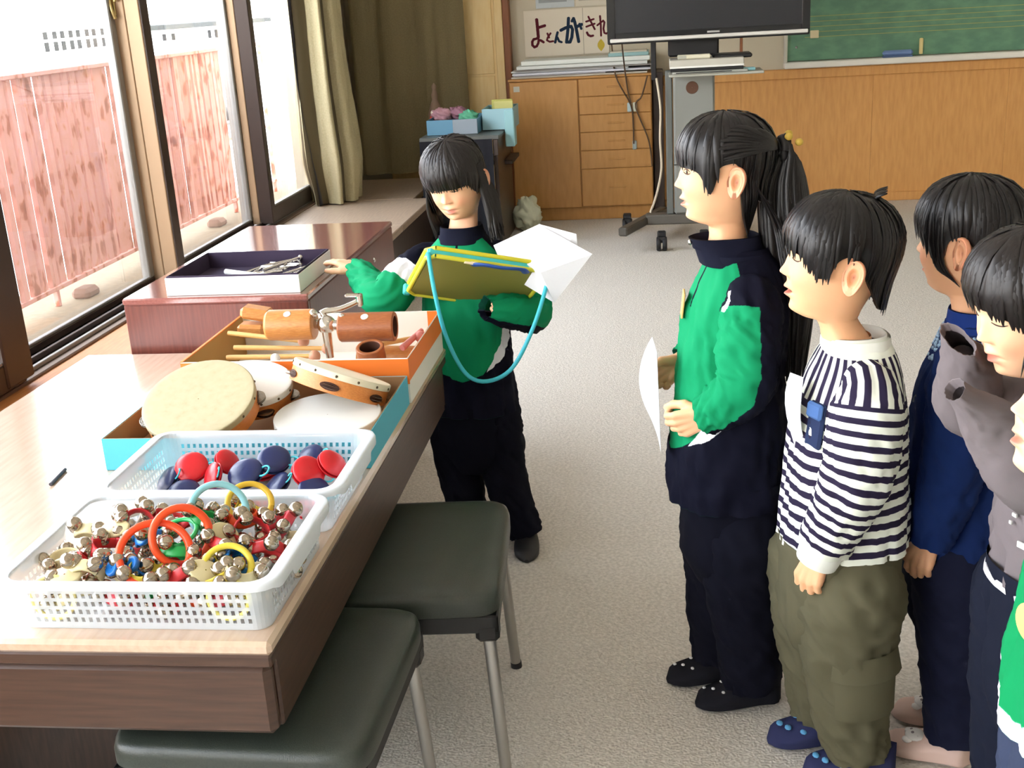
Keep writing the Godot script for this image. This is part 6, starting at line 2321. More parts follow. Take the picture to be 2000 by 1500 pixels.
func girl_with_ponytail() -> void:
	M.skin_color = rgb8(238, 184, 142)
	var t := child_root("ponytailed girl in green and navy jersey, in profile, holding a sheet of paper", V(0.14, 0, -2.23), -78)
	var s := 0.95
	var T := head_frame(V(0, 1.128, 0.028), -6, 0, 0, s)
	var mb := skin_builder()
	var rings := [[0.470, 0, 0.015, 0.128, 0.122, 0.108], [0.56, 0, 0.015, 0.122, 0.116, 0.104], [0.70, 0, 0.010, 0.118, 0.108, 0.098], [0.84, 0, 0.002, 0.116, 0.098, 0.092], [0.905, 0, -0.004, 0.106, 0.080, 0.084], [0.945, 0, -0.006, 0.082, 0.064, 0.070], [0.968, 0, -0.005, 0.060, 0.056, 0.058], [0.978, 0, -0.004, 0.054, 0.054, 0.054]]
	var la := world(t, [V(0.160, 0.895, -2.132), V(0.156, 0.83, -2.105), V(0.148, 0.750, -2.090), V(0.112, 0.705, -2.10), V(0.072, 0.672, -2.120)])
	var ra := world(t, [V(0.130, 0.915, -2.330), V(0.128, 0.83, -2.355), V(0.122, 0.752, -2.365), V(0.078, 0.728, -2.35), V(0.030, 0.714, -2.335)])
	var ll := [V(0.055, 0.46, -0.012), V(0.056, 0.36, -0.004), V(0.056, 0.26, -0.002), V(0.054, 0.17, -0.012), V(0.052, 0.055, -0.022)]
	var rl := [V(-0.055, 0.46, 0.008), V(-0.056, 0.36, 0.015), V(-0.056, 0.26, 0.018), V(-0.055, 0.17, 0.018), V(-0.055, 0.06, 0.016)]
	build_head(mb, T, neck_frame(V(0, 0.985, 0.012), s), M.skin_color)
	body_under(mb, rings, [la, ra], [ll, rl])
	var inv := t.transform.basis.inverse()
	hand(mb, hand_frame(la[4], inv * V(-1, -0.42, -0.18), inv * V(0.1, 0.1, -1)), -1, 1.0, [0.75, 0.8, 0.85, 0.85], 0.75)
	hand(mb, hand_frame(ra[4], inv * V(-1, -0.75, 0.25), inv * V(0.1, 0.1, 1)), 1, 0.95, [0.7, 0.8, 0.85, 0.9], 0.7)
	obj("body", mb, M.skin, t)
	eyes(t, T, 0.6)
	mb = MB.new()
	trunk(mb, rings, 60, 0.009, 21)
	obj("jersey", mb, M.jersey, t)
	ring_part(t, "collar", [[0.950, 0, 0.002, 0.068, 0.068, 0.066], [0.974, 0, 0.008, 0.055, 0.070, 0.057], [1.000, 0, 0.012, 0.049, 0.080, 0.054]], M.navy)
	mb = MB.new()
	mb.ball(V(0.004, 0.993, 0.0915), V(0.005, 0.006, 0.004), 10, 6)
	obj("zip_pull", mb, M.silver, t)
	mb = MB.new()
	mb.box(V(-0.03, 0.865, 0.0985), V(0.045, 0.05, 0.004), 0.001, Basis(Vector3.UP, -0.2) * Basis(V(1, 0, 0), -0.12))
	obj("name_badge", mb, std(rgb8(226, 176, 110), 0.7), t)
	var ref := V(0, 0, 1)
	sleeve(t, "sleeve", [la[0].lerp(V(0, 0.90, 0), 0.3), la[0], la[1], la[2], la[3], la[4]], [0.052, 0.060, 0.058, 0.056, 0.048, 0.034], M.jersey_side_sleeve, ref, 13, 0.006, 0.25)
	sleeve(t, "sleeve", [ra[0].lerp(V(0, 0.90, 0), 0.3), ra[0], ra[1], ra[2], ra[3], ra[4]], [0.052, 0.060, 0.056, 0.052, 0.044, 0.034], M.jersey_side_sleeve, ref, 14, 0.006, 0.25)
	trousers(t, 0.52, 0.30, [0, 0.004, 0.118, 0.106, 0.102], [ll, rl], [0.088, 0.082, 0.072, 0.068, 0.062], M.navy_pants, 15, 0.007)
	var whitep := std(rgb8(226, 226, 226), 0.7)
	for q in [[V(0.052, 0, -0.085), V(0.045, 0, 0.098)], [V(-0.055, 0, -0.04), V(-0.055, 0, 0.138)]]:
		mb = MB.new()
		shoe(mb, q[0], q[1], 0.082, 0.066)
		var o := obj("slipper", mb, cloth(rgb8(30, 30, 36)), t)
		var ps := []
		for k in [[0.55, 0.2, 0.052], [0.68, -0.3, 0.048], [0.70, 0.45, 0.041], [0.80, 0.1, 0.043], [0.62, 0.75, 0.033], [0.78, 0.7, 0.026], [0.88, -0.35, 0.035]]:
			ps.append(q[0].lerp(q[1], k[0]) + V(0.041 * k[1], k[2], 0))
		dots(o, "white_fleck", ps, 0.0052, whitep)
	# hair: fringe, loose side lock, the rest drawn back into a tail
	hair(t, T, [[-180, -0.06], [-130, -0.05], [-100, 0.012], [-78, 0.008], [-62, -0.03], [-50, 0.0], [-35, 0.012], [0, 0.010], [35, 0.008], [50, 0.002], [60, -0.018], [68, -0.040], [76, -0.020], [82, 0.012], [96, 0.018], [108, 0.0], [122, -0.045], [150, -0.065], [180, -0.06]], 0.012, M.hair, 70, 41, 1.0, 0.006)
	mb = MB.new()
	mb.t = T
	rng.seed = 17
	for i in 60:  # locks drawn back over the side of the head to the tie
		var sd := 1.0 if i % 2 == 0 else -1.0
		var a0 := deg_to_rad(rng.randf_range(48, 118)) * sd
		var y0 := rng.randf_range(0.022 if absf(a0) > deg_to_rad(64) else 0.0, 0.078)
		var pts := PackedVector3Array()
		for q in 10:
			var f := q / 9.0
			pts.append(scalp(lerpf(a0, PI * sd, f), lerpf(y0, 0.028, smoothstep(0, 1, f)) + 0.012 * sin(f * PI), lerpf(0.006, 0.0135, smoothstep(0.0, 0.3, f)) + 0.001 * sin(f * PI)))
		mb.tube(pts, ramp_of([0.0006, 0.006, 0.006, 0.004], 10), 6, pts[0].normalized(), 0.3)
	obj("drawn_back_hair", mb, M.hair, t)
	mb = MB.new()
	var tie := T * V(0, 0.030, -0.112)
	for i in 170:
		var r := sqrt(rng.randf())
		var an := rng.randf() * TAU
		var ox := cos(an) * r
		var oz := sin(an) * r
		var endy := 0.70 + 0.12 * rng.randf() + 0.04 * oz
		strand(mb, [tie + V(ox * 0.008, oz * 0.012, 0.01), tie + V(ox * 0.020, 0.006 + oz * 0.016, -0.016 + oz * 0.006), V(ox * 0.036, 1.09, -0.090 + oz * 0.040), V(ox * 0.044 + 0.006, 0.99, -0.094 + oz * 0.044), V(ox * 0.048 + 0.012, 0.86, -0.100 + oz * 0.042), V(ox * 0.034 + 0.014, endy, -0.100 + oz * 0.030)], 0.0085, 0.0022, 18)
	for i in 10:  # loose strands over the shoulder
		var e := rng.randf()
		strand(mb, [T * scalp(deg_to_rad(128), -0.03, 0.01), V(0.05, 1.02, -0.055 - 0.02 * e), V(0.075, 0.96, -0.060 - 0.03 * e), V(0.085, 0.88 - 0.05 * e, -0.075 - 0.03 * e)], 0.0035, 0.0012, 14)
	for i in 14:  # wisps at the nape behind the ear
		var e := rng.randf()
		strand(mb, [T * scalp(deg_to_rad(104 + 26 * e), -0.005, 0.008), T * scalp(deg_to_rad(108 + 28 * e), -0.05, 0.004), T * V(0.045 - 0.015 * e, -0.095, -0.035 - 0.02 * e), T * V(0.04 - 0.02 * e, -0.135, -0.045)], 0.0045, 0.0012, 12)
	obj("ponytail", mb, M.hair, t)
	mb = MB.new()
	var ring := PackedVector3Array()
	for i in 17:
		var a := TAU * i / 16
		ring.append(tie + V(cos(a) * 0.017, sin(a) * 0.02, -0.004))
	mb.tube(ring, ramp_of([0.008, 0.008], 17), 8, Vector3.ZERO, 1, false)
	var hb := obj("hair_tie", mb, M.black, t)
	mb = MB.new()
	for k in [[0.014, 0.024, -0.012], [0.008, 0.012, -0.034], [-0.012, 0.026, -0.02]]:
		mb.ball(tie + V(k[0], k[1], k[2]), V(0.006, 0.007, 0.008), 12, 8)
	obj("yellow_bow", mb, std(rgb8(206, 172, 70), 0.5), hb)
	# the sheet she holds
	var p := thing("paper_sheet", "curved white sheet of paper held upright by the ponytailed girl", "paper", V(-0.02, 0.68, -2.24))
	mb = here(p)
	for side in 2:
		var rows := []
		for i in 17:
			var v := i / 16.0
			var r := PackedVector3Array()
			for j in 9:
				var u := j / 8.0
				r.append(V(-0.010 - (0.006 + 0.034 * pow(sin(PI * clampf(v * 0.98, 0, 1)), 0.8)) * (1 - u) - 0.004 * v - 0.0008 * side, lerpf(0.578, 0.785, v) + 0.012 * (1 - u) * (0.5 - v), lerpf(-2.305, -2.175, u)))
			rows.append(r)
		mb.grid(rows, false, side == 1)
	obj("sheet", mb, M.paper, p)


func stripe_textures() -> void:
	var navy := rgb8(42, 36, 58)
	var cream := rgb8(236, 240, 226)
	var im := Image.create(256, 512, false, Image.FORMAT_RGB8)
	im.fill(cream)
	# trunk: hoops up to the yoke, then upright bars from the seam to the collar
	for k in 11:
		im.fill_rect(Rect2i(0, 500 - k * 34 - 20, 256, 16), navy)
	im.fill_rect(Rect2i(0, 0, 256, 140), cream)
	for k in 26:
		im.fill_rect(Rect2i(int(k * 9.85), 34, 5, 112), navy)
	M.stripes = tex_mat(im, 0.85)
	im = Image.create(256, 512, false, Image.FORMAT_RGB8)
	im.fill(cream)
	for k in 14:
		im.fill_rect(Rect2i(int(k * 18.3), 0, 9, 84), navy)
	im.fill_rect(Rect2i(0, 84, 256, 10), navy)
	for k in 12:
		im.fill_rect(Rect2i(0, 112 + k * 33, 256, 15), navy)
	M.stripe_sleeve = tex_mat(im, 0.85)


func boy_in_stripes() -> void:
	M.skin_color = rgb8(238, 182, 138)
	var t := child_root("boy in a cream and navy striped long-sleeved shirt and olive cargo trousers, in profile", V(0.32, 0, -2.0), -84)
	stripe_textures()
	var s := 0.985
	var T := head_frame(V(0, 1.003, 0.028), -3, -5, 0, s)
	var mb := skin_builder()
	var rings := [[0.480, 0, 0.002, 0.120, 0.112, 0.112], [0.60, 0, 0.002, 0.116, 0.104, 0.106], [0.72, 0, 0, 0.114, 0.092, 0.098], [0.785, 0, -0.004, 0.108, 0.076, 0.084], [0.826, 0, -0.008, 0.088, 0.062, 0.070], [0.852, 0, -0.009, 0.064, 0.052, 0.058], [0.866, 0, -0.009, 0.056, 0.049, 0.053]]
	var la := world(t, [V(0.338, 0.795, -1.905), V(0.330, 0.725, -1.885), V(0.318, 0.655, -1.875), V(0.292, 0.575, -1.882), V(0.262, 0.492, -1.895)])
	var ra := world(t, [V(0.335, 0.795, -2.095), V(0.330, 0.725, -2.115), V(0.318, 0.655, -2.12), V(0.292, 0.575, -2.115), V(0.262, 0.492, -2.10)])
	var ll := [V(0.058, 0.46, -0.006), V(0.060, 0.36, 0.0), V(0.062, 0.25, 0.004), V(0.060, 0.16, -0.006), V(0.056, 0.055, -0.028)]
	var rl := [V(-0.058, 0.46, 0.018), V(-0.060, 0.36, 0.028), V(-0.062, 0.25, 0.030), V(-0.062, 0.16, 0.018), V(-0.060, 0.06, 0.012)]
	build_head(mb, T, neck_frame(V(0, 0.872, -0.002), s), M.skin_color, 0.9)
	body_under(mb, rings, [la, ra], [ll, rl])
	var inv := t.transform.basis.inverse()
	hand(mb, hand_frame(la[4], inv * V(-0.32, -0.95, -0.02), inv * V(0.75, -0.1, -0.65)), -1, 1.02, [0.62, 0.66, 0.7, 0.72], 0.55)
	hand(mb, hand_frame(ra[4], inv * V(-0.25, -0.95, 0.02), inv * V(0.75, -0.1, 0.65)), 1, 1.0, [0.6, 0.66, 0.7, 0.72], 0.55)
	obj("body", mb, M.skin, t)
	eyes(t, T)
	mb = MB.new()
	trunk(mb, rings, 64, 0.0045, 33, 96)
	obj("shirt", mb, M.stripes, t)
	ring_part(t, "neckband", [[0.846, 0, -0.007, 0.068, 0.056, 0.062], [0.857, 0, -0.005, 0.058, 0.054, 0.057], [0.868, 0, -0.004, 0.052, 0.051, 0.056]], std(rgb8(240, 242, 232), 0.85))
	for a in [la, ra]:
		sleeve(t, "sleeve", [a[0].lerp(V(0, 0.79, 0), 0.25), a[0], a[1], a[2], a[3], a[4].lerp(a[3], 0.25)], [0.056, 0.064, 0.062, 0.059, 0.052, 0.044], M.stripe_sleeve, V(0, 0, 1), 23, 0.0042)
		cuff(t, a[4].lerp(a[3], 0.36), a[4] + (a[4] - a[3]) * 0.10, 0.041, 0.037, std(rgb8(238, 240, 230), 0.85))
	var olive := cloth(rgb8(92, 88, 68))
	trousers(t, 0.49, 0.28, [0, 0.004, 0.118, 0.112, 0.104], [ll, rl], [0.094, 0.088, 0.075, 0.068, 0.056], olive, 25, 0.010)
	mb = MB.new()
	var rows := []
	for i in 9:
		var r := PackedVector3Array()
		for j in 9:
			var a := deg_to_rad(lerpf(60, 150, j / 8.0))
			var y := lerpf(0.18, 0.30, i / 8.0)
			var e := 0.006 * (1 - pow(absf(j / 4.0 - 1), 6)) * (1 - pow(absf(i / 4.0 - 1), 6))
			r.append(V(0.061 + (0.085 + e) * sin(a), y, -0.002 + (0.085 + e) * cos(a)))
		rows.append(r)
	mb.grid(rows, false)
	var pk := obj("cargo_pocket", mb, olive, t)
	mb = MB.new()
	rows = []
	for i in 4:
		var r := PackedVector3Array()
		for j in 10:
			var a := deg_to_rad(lerpf(56, 154, j / 9.0))
			r.append(V(0.061 + (0.094 - 0.003 * i) * sin(a), lerpf(0.262, 0.308, i / 3.0), -0.002 + (0.094 - 0.003 * i) * cos(a)))
		rows.append(r)
	mb.grid(rows, false)
	obj("pocket_flap", mb, olive, pk)
	for q in [[V(0.056, 0, -0.10), V(0.050, 0, 0.075)], [V(-0.060, 0, -0.05), V(-0.056, 0, 0.122)]]:
		mb = MB.new()
		shoe(mb, q[0], q[1], 0.084, 0.068)
		var o := obj("slipper", mb, cloth(rgb8(50, 54, 88)), t)
		var ps := []
		for k in [[0.50, 0.1, 0.057], [0.62, 0.7, 0.042], [0.66, -0.35, 0.051], [0.78, 0.35, 0.044], [0.85, -0.2, 0.039]]:
			ps.append(q[0].lerp(q[1], k[0]) + V(0.042 * k[1], k[2], 0))
		dots(o, "blue_spot", ps, 0.009, std(rgb8(96, 164, 210), 0.8))
	hair(t, T, [[-180, -0.082], [-150, -0.074], [-122, -0.03], [-108, 0.006], [-88, 0.014], [-78, -0.022], [-66, -0.024], [-56, -0.008], [-36, 0.008], [0, 0.014], [28, 0.012], [44, 0.004], [56, -0.012], [66, -0.024], [75, -0.022], [83, 0.006], [92, 0.016], [106, 0.008], [120, -0.03], [146, -0.078], [180, -0.090]], 0.0165, M.hair, 190, 51, 1.2, 0.012)
	mb = MB.new()
	rng.seed = 8
	for i in 14:  # tuft standing up at the crown
		var e := rng.randf()
		var b0 := T * V(0.012 - 0.03 * e, 0.100, -0.045 - 0.012 * e)
		strand(mb, [b0, b0 + V(0.010 - 0.024 * e, 0.010, -0.008 + 0.004 * e), b0 + V(0.016 - 0.034 * e, 0.012 + 0.006 * rng.randf(), -0.020 - 0.006 * e)], 0.0032, 0.0006, 8)
	obj("hair_tuft", mb, M.hair, t)
	# the tag pinned to his chest
	var g := thing("name_tag", "white paper tag and dark blue pouch pinned on the striped boy's chest", "tag", V(0.235, 0.74, -1.96))
	mb = here(g)
	var w0 := V(0.226, 0.80, -1.965)
	for side in 2:
		var rr := []
		for i in 7:
			var v := i / 6.0
			var r := PackedVector3Array()
			for j in 3:
				var u := j / 2.0
				var hw := 0.046 * (1 - pow(absf(v - 0.45) / 0.56, 2.2))
				r.append(V(0.218 + 0.008 * v + 0.018 * u - 0.010 * sin(PI * v) - 0.0012 * side, lerpf(0.805, 0.675, v), -1.962 + hw * (2 * u - 1) * 0.8))
			rr.append(r)
		mb.grid(rr, false, side == 0)
	obj("paper", mb, M.paper, g)
	mb = here(g)
	mb.box(V(0.255, 0.728, -1.920), V(0.010, 0.080, 0.042), 0.005, Basis(Vector3.UP, 0.5) * Basis(V(0, 0, 1), -0.15))
	var pch := obj("pouch", mb, cloth(rgb8(40, 50, 80)), g)
	mb = here(g)
	mb.box(V(0.2525, 0.755, -1.917), V(0.010, 0.028, 0.040), 0.004, Basis(Vector3.UP, 0.5) * Basis(V(0, 0, 1), -0.15))
	obj("pouch_flap", mb, cloth(rgb8(70, 100, 150)), pch)


func child_in_navy() -> void:
	M.skin_color = rgb8(228, 172, 132)
	var t := child_root("child in a navy jumper with sparkling collar trim, face turned away, behind the striped boy", V(0.548, 0, -2.09), -112)
	var s := 0.955
	var T := head_frame(V(0, 1.012, 0.020), -10, 2, 0, s)
	var mb := skin_builder()
	var rings := [[0.425, 0, 0.0, 0.116, 0.108, 0.102], [0.60, 0, 0, 0.112, 0.102, 0.098], [0.74, 0, 0, 0.112, 0.090, 0.090], [0.80, 0, -0.004, 0.104, 0.074, 0.080], [0.838, 0, -0.007, 0.084, 0.060, 0.067], [0.862, 0, -0.008, 0.062, 0.052, 0.057], [0.874, 0, -0.008, 0.055, 0.050, 0.053]]
	var la := world(t, [V(0.508, 0.805, -2.005), V(0.508, 0.72, -1.985), V(0.503, 0.635, -1.978), V(0.488, 0.555, -1.985), V(0.470, 0.472, -1.995)])
	var ra := world(t, [V(0.590, 0.805, -2.185), V(0.600, 0.72, -2.20), V(0.600, 0.635, -2.20), V(0.588, 0.555, -2.205), V(0.575, 0.472, -2.21)])
	var ll := world(t, [V(0.532, 0.44, -2.035), V(0.536, 0.34, -2.03), V(0.540, 0.24, -2.025), V(0.545, 0.15, -2.02), V(0.552, 0.05, -2.01)])
	var rl := world(t, [V(0.575, 0.44, -2.14), V(0.580, 0.34, -2.14), V(0.586, 0.24, -2.14), V(0.590, 0.15, -2.14), V(0.595, 0.05, -2.14)])
	build_head(mb, T, neck_frame(V(0, 0.872, -0.004), s), M.skin_color)
	body_under(mb, rings, [la, ra], [ll, rl])
	var inv := t.transform.basis.inverse()
	hand(mb, hand_frame(la[4], inv * V(-0.28, -0.95, -0.05), inv * V(0.8, 0, -0.6)), -1, 1.0, [0.4, 0.5, 0.6, 0.66], 0.4)
	hand(mb, hand_frame(ra[4], inv * V(-0.2, -0.95, 0), inv * V(0.7, 0, 0.7)), 1, 1.0, [0.5, 0.5, 0.6, 0.6], 0.5)
	obj("body", mb, M.skin, t)
	eyes(t, T)
	mb = MB.new()
	trunk(mb, rings, 54, 0.009, 43)
	var navy := cloth(rgb8(20, 38, 84))
	obj("jumper", mb, navy, t)
	ring_part(t, "neckband", [[0.842, 0, -0.008, 0.074, 0.060, 0.066], [0.866, 0, -0.008, 0.060, 0.054, 0.058], [0.884, 0, -0.008, 0.055, 0.052, 0.055]], cloth(rgb8(28, 50, 112)))
	mb = MB.new()
	rng.seed = 12
	var yk := [[0.79, 0, -0.006, 0.108, 0.079, 0.084], [0.815, 0, -0.007, 0.099, 0.071, 0.077], [0.838, 0, -0.008, 0.086, 0.0625, 0.069], [0.85, 0, -0.008, 0.076, 0.058, 0.063]]
	for i in 260:  # beads of the trim
		var a := rng.randf_range(-PI, PI)
		var y := rng.randf_range(0.795, 0.848)
		var e := 2.0 / 2.4
		var px := signf(sin(a)) * pow(absf(sin(a)), e)
		var pz := signf(cos(a)) * pow(absf(cos(a)), e)
		mb.ball(V(px * interp(yk, y, 3), y, -0.007 + pz * (interp(yk, y, 4) if pz > 0 else interp(yk, y, 5))), V(0.0042, 0.0042, 0.0042), 6, 4)
	var trim := obj("beaded_trim", mb, std(rgb8(150, 176, 200), 0.35, 0.3), t)
	trim.set_meta("kind", "stuff")
	for k in [[0.715, 30.0], [0.70, 42.0], [0.60, 34.0], [0.575, 46.0]]:
		mb = MB.new()
		var a := deg_to_rad(k[1])
		var p := V(sin(a) * 0.113, k[0], cos(a) * 0.100)
		mb.tube(smooth_path([p, p + V(0.004, 0.014, -0.004), p + V(0.010, 0.006, -0.010), p + V(0.006, -0.010, -0.006), p + V(0.014, -0.016, -0.014)], 12), ramp_of([0.0018, 0.0018], 12), 5)
		obj("printed_mark", mb, std(rgb8(130, 136, 150), 0.7), t)
	for a in [la, ra]:
		sleeve(t, "sleeve", [a[0].lerp(V(0, 0.79, 0), 0.25), a[0], a[1], a[2], a[3], a[4]], [0.054, 0.060, 0.057, 0.054, 0.048, 0.038], navy, V(0, 0, 1), 45, 0.005)
	trousers(t, 0.46, 0.27, [0, 0, 0.110, 0.096, 0.094], [ll, rl], [0.080, 0.076, 0.068, 0.064, 0.060], cloth(rgb8(22, 25, 44)), 46, 0.007)
	for q in [[V(0.570, 0, -1.985), V(0.416, 0, -2.045)], [V(0.612, 0, -2.10), V(0.455, 0, -2.155)]]:
		var w := world(t, [q[0], q[1]])
		mb = MB.new()
		shoe(mb, w[0], w[1], 0.080, 0.060)
		var o := obj("slipper", mb, cloth(rgb8(218, 188, 174)), t)
		mb = MB.new()
		var c: Vector3 = w[0].lerp(w[1], 0.62) + V(0.008, 0.047, 0)
		mb.ball(c, V(0.021, 0.007, 0.019), 14, 6)
		mb.ball(c + V(-0.012, -0.002, 0.012), V(0.010, 0.005, 0.010), 10, 5)
		mb.ball(c + V(0.014, -0.005, 0.012), V(0.010, 0.006, 0.010), 10, 5)
		obj("white_patch", mb, std(rgb8(236, 232, 226), 0.8), o)
		dots(o, "grey_mark", [c + V(0.004, 0.0065, 0.004), c + V(-0.008, 0.005, 0.008), c + V(0.009, 0.004, -0.006)], 0.004, std(rgb8(140, 128, 128), 0.8))
	hair(t, T, [[-180, -0.075], [-130, -0.055], [-100, 0.0], [-78, -0.02], [-60, -0.03], [-46, 0.0], [0, 0.012], [46, 0.0], [58, -0.018], [68, -0.036], [78, -0.034], [86, 0.002], [98, 0.012], [110, -0.005], [126, -0.052], [152, -0.076], [180, -0.08]], 0.015, M.hair, 150, 61)
	mb = MB.new()
	rng.seed = 3
	for i in 14:
		var e := rng.randf()
		strand(mb, [T * scalp(deg_to_rad(66 + 14 * e), 0.0, 0.008), T * scalp(deg_to_rad(68 + 14 * e), -0.045, 0.003), T * V(0.058, -0.068 - 0.016 * e, 0.012 - 0.02 * e)], 0.0032, 0.001, 10)
	obj("side_wisp", mb, M.hair, t)
	mb = MB.new()
	for i in 12:
		var e := rng.randf()
		strand(mb, [T * scalp(deg_to_rad(110 + 40 * e), -0.02, 0.01), T * scalp(deg_to_rad(112 + 40 * e), -0.07, 0.005), T * V(0.04 - 0.03 * e, -0.115 - 0.02 * e, -0.04)], 0.0045, 0.001, 10)
	obj("nape_wisp", mb, M.hair, t)


func child_in_grey() -> void:
	M.skin_color = rgb8(242, 192, 152)
	var t := child_root("child in a grey sweatshirt with closed eyes, sleeves pulled over the hands before the mouth", V(0.592, 0, -1.66), -74)
	var s := 0.955
	var hp: Vector3 = world(t, [V(0.508, 1.014, -1.64)])[0]
	var T := head_frame(hp, 0, 15, -4, s)
	var mb := skin_builder()
	var rings := [[0.575, 0, 0.0, 0.118, 0.098, 0.100], [0.66, 0, 0, 0.116, 0.092, 0.098], [0.74, 0, 0, 0.112, 0.086, 0.092], [0.79, 0, -0.004, 0.104, 0.072, 0.080], [0.825, 0, -0.006, 0.084, 0.060, 0.067], [0.850, 0, -0.006, 0.062, 0.052, 0.057], [0.862, 0, -0.006, 0.055, 0.050, 0.053]]
	var la := world(t, [V(0.570, 0.805, -1.560), V(0.530, 0.795, -1.535), V(0.487, 0.800, -1.525), V(0.436, 0.866, -1.540), V(0.412, 0.892, -1.524)])
	var ra := world(t, [V(0.555, 0.810, -1.755), V(0.510, 0.810, -1.765), V(0.462, 0.825, -1.755), V(0.446, 0.885, -1.715), V(0.440, 0.925, -1.685)])
	var ll := [V(0.055, 0.60, 0), V(0.056, 0.42, 0.006), V(0.056, 0.26, 0.006), V(0.055, 0.15, 0.0), V(0.054, 0.05, -0.012)]
	var rl := [V(-0.055, 0.60, 0), V(-0.056, 0.42, 0.006), V(-0.056, 0.26, 0.006), V(-0.055, 0.15, 0.0), V(-0.054, 0.05, -0.012)]
	build_head(mb, T, neck_frame(V(0, 0.862, 0.0), s), M.skin_color)
	body_under(mb, rings, [[la[0], la[1], la[2], la[3]], [ra[0], ra[1], ra[2], ra[3]]], [ll, rl])
	obj("body", mb, M.skin, t)
	eyes(t, T)
	var grey := cloth(rgb8(112, 104, 106))
	mb = MB.new()
	trunk(mb, rings, 54, 0.009, 53)
	obj("sweatshirt", mb, grey, t)
	ring_part(t, "neckband", [[0.835, 0, -0.006, 0.074, 0.060, 0.066], [0.855, 0, -0.006, 0.060, 0.054, 0.058], [0.870, 0, -0.006, 0.054, 0.051, 0.054]], grey)
	ring_part(t, "undershirt_hem", [[0.566, 0, 0, 0.121, 0.1015, 0.103], [0.572, 0, 0, 0.121, 0.1015, 0.103], [0.578, 0, 0, 0.120, 0.1005, 0.102]], std(rgb8(206, 206, 210), 0.9))
	for q in [[la, V(0.386, 0.918, -1.545), 0.040, 54, V(0.6, 0.75, 0.0)], [ra, V(0.414, 0.955, -1.655), 0.038, 58, V(0.2, 1, -0.2)]]:
		var a: Array = q[0]
		var e: Vector3 = world(t, [q[1]])[0]
		sleeve(t, "sleeve", [a[0].lerp(V(0, 0.79, 0), 0.3), a[0], a[1], a[2], a[3], e], [0.052, 0.056, 0.052, 0.047, q[2], q[2] * 0.92], grey, V(0, 1, 0), q[3], 0.0026, 0.0, 1.0, 0.42)
		mb = MB.new()
		mb.ball(a[3].lerp(e, 0.55), V(0.017, 0.014, 0.017), 16, 10)  # dark ball for the hidden hand, its colour the shade inside the cuff
		obj("shaded_hand_ball", mb, std(rgb8(64, 54, 54), 0.95), t)
	trousers(t, 0.60, 0.32, [0, 0.004, 0.112, 0.098, 0.094], [ll, rl], [0.096, 0.090, 0.078, 0.074, 0.070], cloth(rgb8(22, 26, 40)), 55, 0.009)
	mb = MB.new()
	var rows := []
	for i in 3:
		var r := PackedVector3Array()
		for j in 14:
			var a := deg_to_rad(lerpf(-40, 62, j / 13.0))
			r.append(V(0.056 + 0.098 * sin(a), 0.418 + 0.010 * i - 0.003 * j, 0.006 + 0.098 * cos(a)))
		rows.append(r)
	mb.grid(rows, false)
	obj("reflective_stripe", mb, std(rgb8(150, 152, 148), 0.4, 0.3), t)
	for k in [[0.735, 28.0, 0.016, 0.012], [0.712, 26.0, 0.018, 0.012], [0.695, 24.0, 0.010, 0.006], [0.655, 34.0, 0.018, 0.010], [0.69, 44.0, 0.008, 0.005], [0.665, 48.0, 0.008, 0.006], [0.68, 20.0, 0.006, 0.006]]:
		mb = MB.new()
		var a := deg_to_rad(k[1] - 20.0)
		mb.box(V(sin(a) * 0.117, k[0], cos(a) * 0.094 + 0.002), V(k[2], k[3], 0.004), 0.001, Basis(Vector3.UP, a))
		obj("printed_mark", mb, std(rgb8(196, 194, 190), 0.8), t)
	for q in [[V(0.054, 0, -0.08), V(0.054, 0, 0.10)], [V(-0.054, 0, -0.08), V(-0.054, 0, 0.10)]]:
		mb = MB.new()
		shoe(mb, q[0], q[1], 0.08, 0.06)
		obj("slipper", mb, M.black, t)
	hair(t, T, [[-180, -0.08], [-120, -0.06], [-95, -0.03], [-75, -0.03], [-55, -0.008], [-30, 0.014], [0, 0.020], [20, 0.016], [40, 0.006], [54, -0.010], [66, -0.030], [90, -0.05], [120, -0.065], [180, -0.085]], 0.015, M.hair_soft, 170, 71)


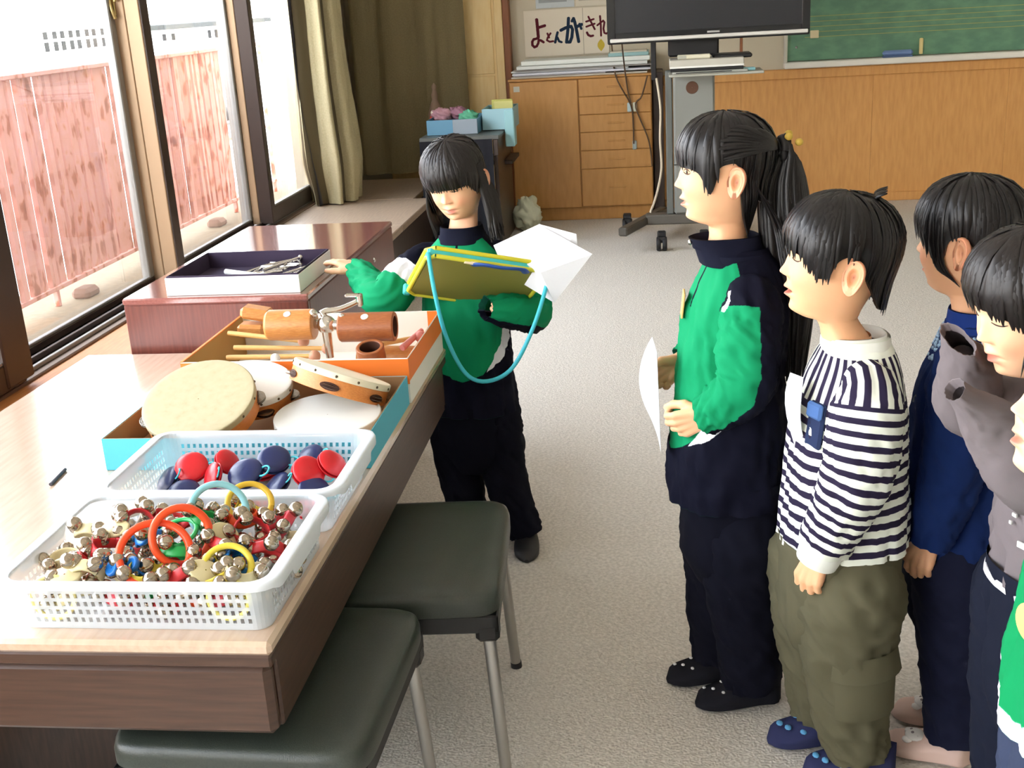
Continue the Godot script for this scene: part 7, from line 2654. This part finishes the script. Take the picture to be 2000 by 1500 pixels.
func child_at_edge() -> void:
	M.skin_color = rgb8(244, 196, 156)
	var t := child_root("child at the right picture edge in a green and white jersey with a yellow patch", V(0.515, 0, -1.27), -88)
	var s := 0.95
	var T := head_frame(V(0, 0.996, 0.044), -2, -13, 0, s)
	var mb := skin_builder()
	var rings := [[0.575, 0, 0.0, 0.120, 0.112, 0.10], [0.68, 0, 0, 0.116, 0.106, 0.098], [0.77, 0, 0, 0.112, 0.090, 0.090], [0.82, 0, -0.004, 0.102, 0.072, 0.080], [0.855, 0, -0.006, 0.082, 0.058, 0.066], [0.878, 0, -0.006, 0.060, 0.052, 0.056], [0.89, 0, -0.006, 0.054, 0.050, 0.053]]
	var la := [V(0.105, 0.83, -0.01), V(0.128, 0.74, -0.015), V(0.135, 0.66, -0.01), V(0.130, 0.58, 0.01), V(0.122, 0.50, 0.03)]
	var ra := [V(-0.105, 0.83, -0.01), V(-0.128, 0.74, -0.015), V(-0.135, 0.66, -0.01), V(-0.130, 0.58, 0.01), V(-0.122, 0.50, 0.03)]
	var ll := [V(0.055, 0.60, 0), V(0.056, 0.42, 0.006), V(0.056, 0.26, 0.006), V(0.055, 0.15, 0.0), V(0.054, 0.05, -0.012)]
	var rl := [V(-0.055, 0.60, 0), V(-0.056, 0.42, 0.006), V(-0.056, 0.26, 0.006), V(-0.055, 0.15, 0.0), V(-0.054, 0.05, -0.012)]
	build_head(mb, T, neck_frame(V(0, 0.888, 0.0), s), M.skin_color)
	body_under(mb, rings, [la, ra], [ll, rl])
	hand(mb, hand_frame(la[4], V(0, -1, 0.1), V(-1, 0, -0.2)), -1, 1.0, [0.4, 0.4, 0.45, 0.5], 0.4)
	hand(mb, hand_frame(ra[4], V(0, -1, 0.1), V(1, 0, -0.2)), 1, 1.0, [0.4, 0.4, 0.45, 0.5], 0.4)
	obj("body", mb, M.skin, t)
	eyes(t, T)
	var im := Image.create(256, 256, false, Image.FORMAT_RGB8)
	im.fill(rgb8(16, 132, 78))
	fill_poly(im, [Vector2(0, 0.76), Vector2(0.40, 0.80), Vector2(0.46, 0.90), Vector2(0.5, 0.93), Vector2(0.54, 0.90), Vector2(0.60, 0.80), Vector2(0.62, 0.66), Vector2(0.7, 0.58), Vector2(1, 0.56), Vector2(1, 1), Vector2(0, 1)], rgb8(236, 236, 244))
	mb = MB.new()
	trunk(mb, rings, 54, 0.009, 63)
	obj("jersey", mb, tex_mat(im, 0.85), t)
	ring_part(t, "collar", [[0.868, 0, -0.006, 0.068, 0.060, 0.062], [0.886, 0, -0.006, 0.060, 0.058, 0.058], [0.905, 0, -0.004, 0.057, 0.058, 0.056]], M.navy)
	for q in [[la, 64], [ra, 65]]:
		var a: Array = q[0]
		sleeve(t, "sleeve", [a[0].lerp(V(0, 0.80, 0), 0.25), a[0], a[1], a[2], a[3], a[4]], [0.052, 0.058, 0.055, 0.052, 0.046, 0.036], M.jersey_sleeve, V(0, 0, 1), q[1], 0.005)
	mb = MB.new()
	mb.t = Transform3D(Basis(Vector3.UP, 0.35) * Basis(V(1, 0, 0), PI / 2), V(0.022, 0.735, 0.103))
	mb.lathe([Vector2(0.001, 0.0), Vector2(0.024, 0.0), Vector2(0.025, 0.002), Vector2(0.022, 0.004), Vector2(0.001, 0.005)], 24)
	obj("round_patch", mb, std(rgb8(232, 200, 110), 0.7), t)
	trousers(t, 0.60, 0.32, [0, 0.0, 0.112, 0.094, 0.094], [ll, rl], [0.090, 0.084, 0.074, 0.070, 0.066], cloth(rgb8(52, 60, 82)), 65, 0.007)
	for q in [[V(0.054, 0, -0.08), V(0.054, 0, 0.10)], [V(-0.054, 0, -0.08), V(-0.054, 0, 0.10)]]:
		mb = MB.new()
		shoe(mb, q[0], q[1], 0.08, 0.06)
		obj("slipper", mb, M.black, t)
	hair(t, T, [[-180, -0.10], [-100, -0.09], [-70, -0.07], [-56, -0.01], [-40, 0.008], [0, 0.012], [40, 0.008], [54, -0.02], [64, -0.08], [100, -0.10], [180, -0.11]], 0.013, M.hair_soft, 110, 81)
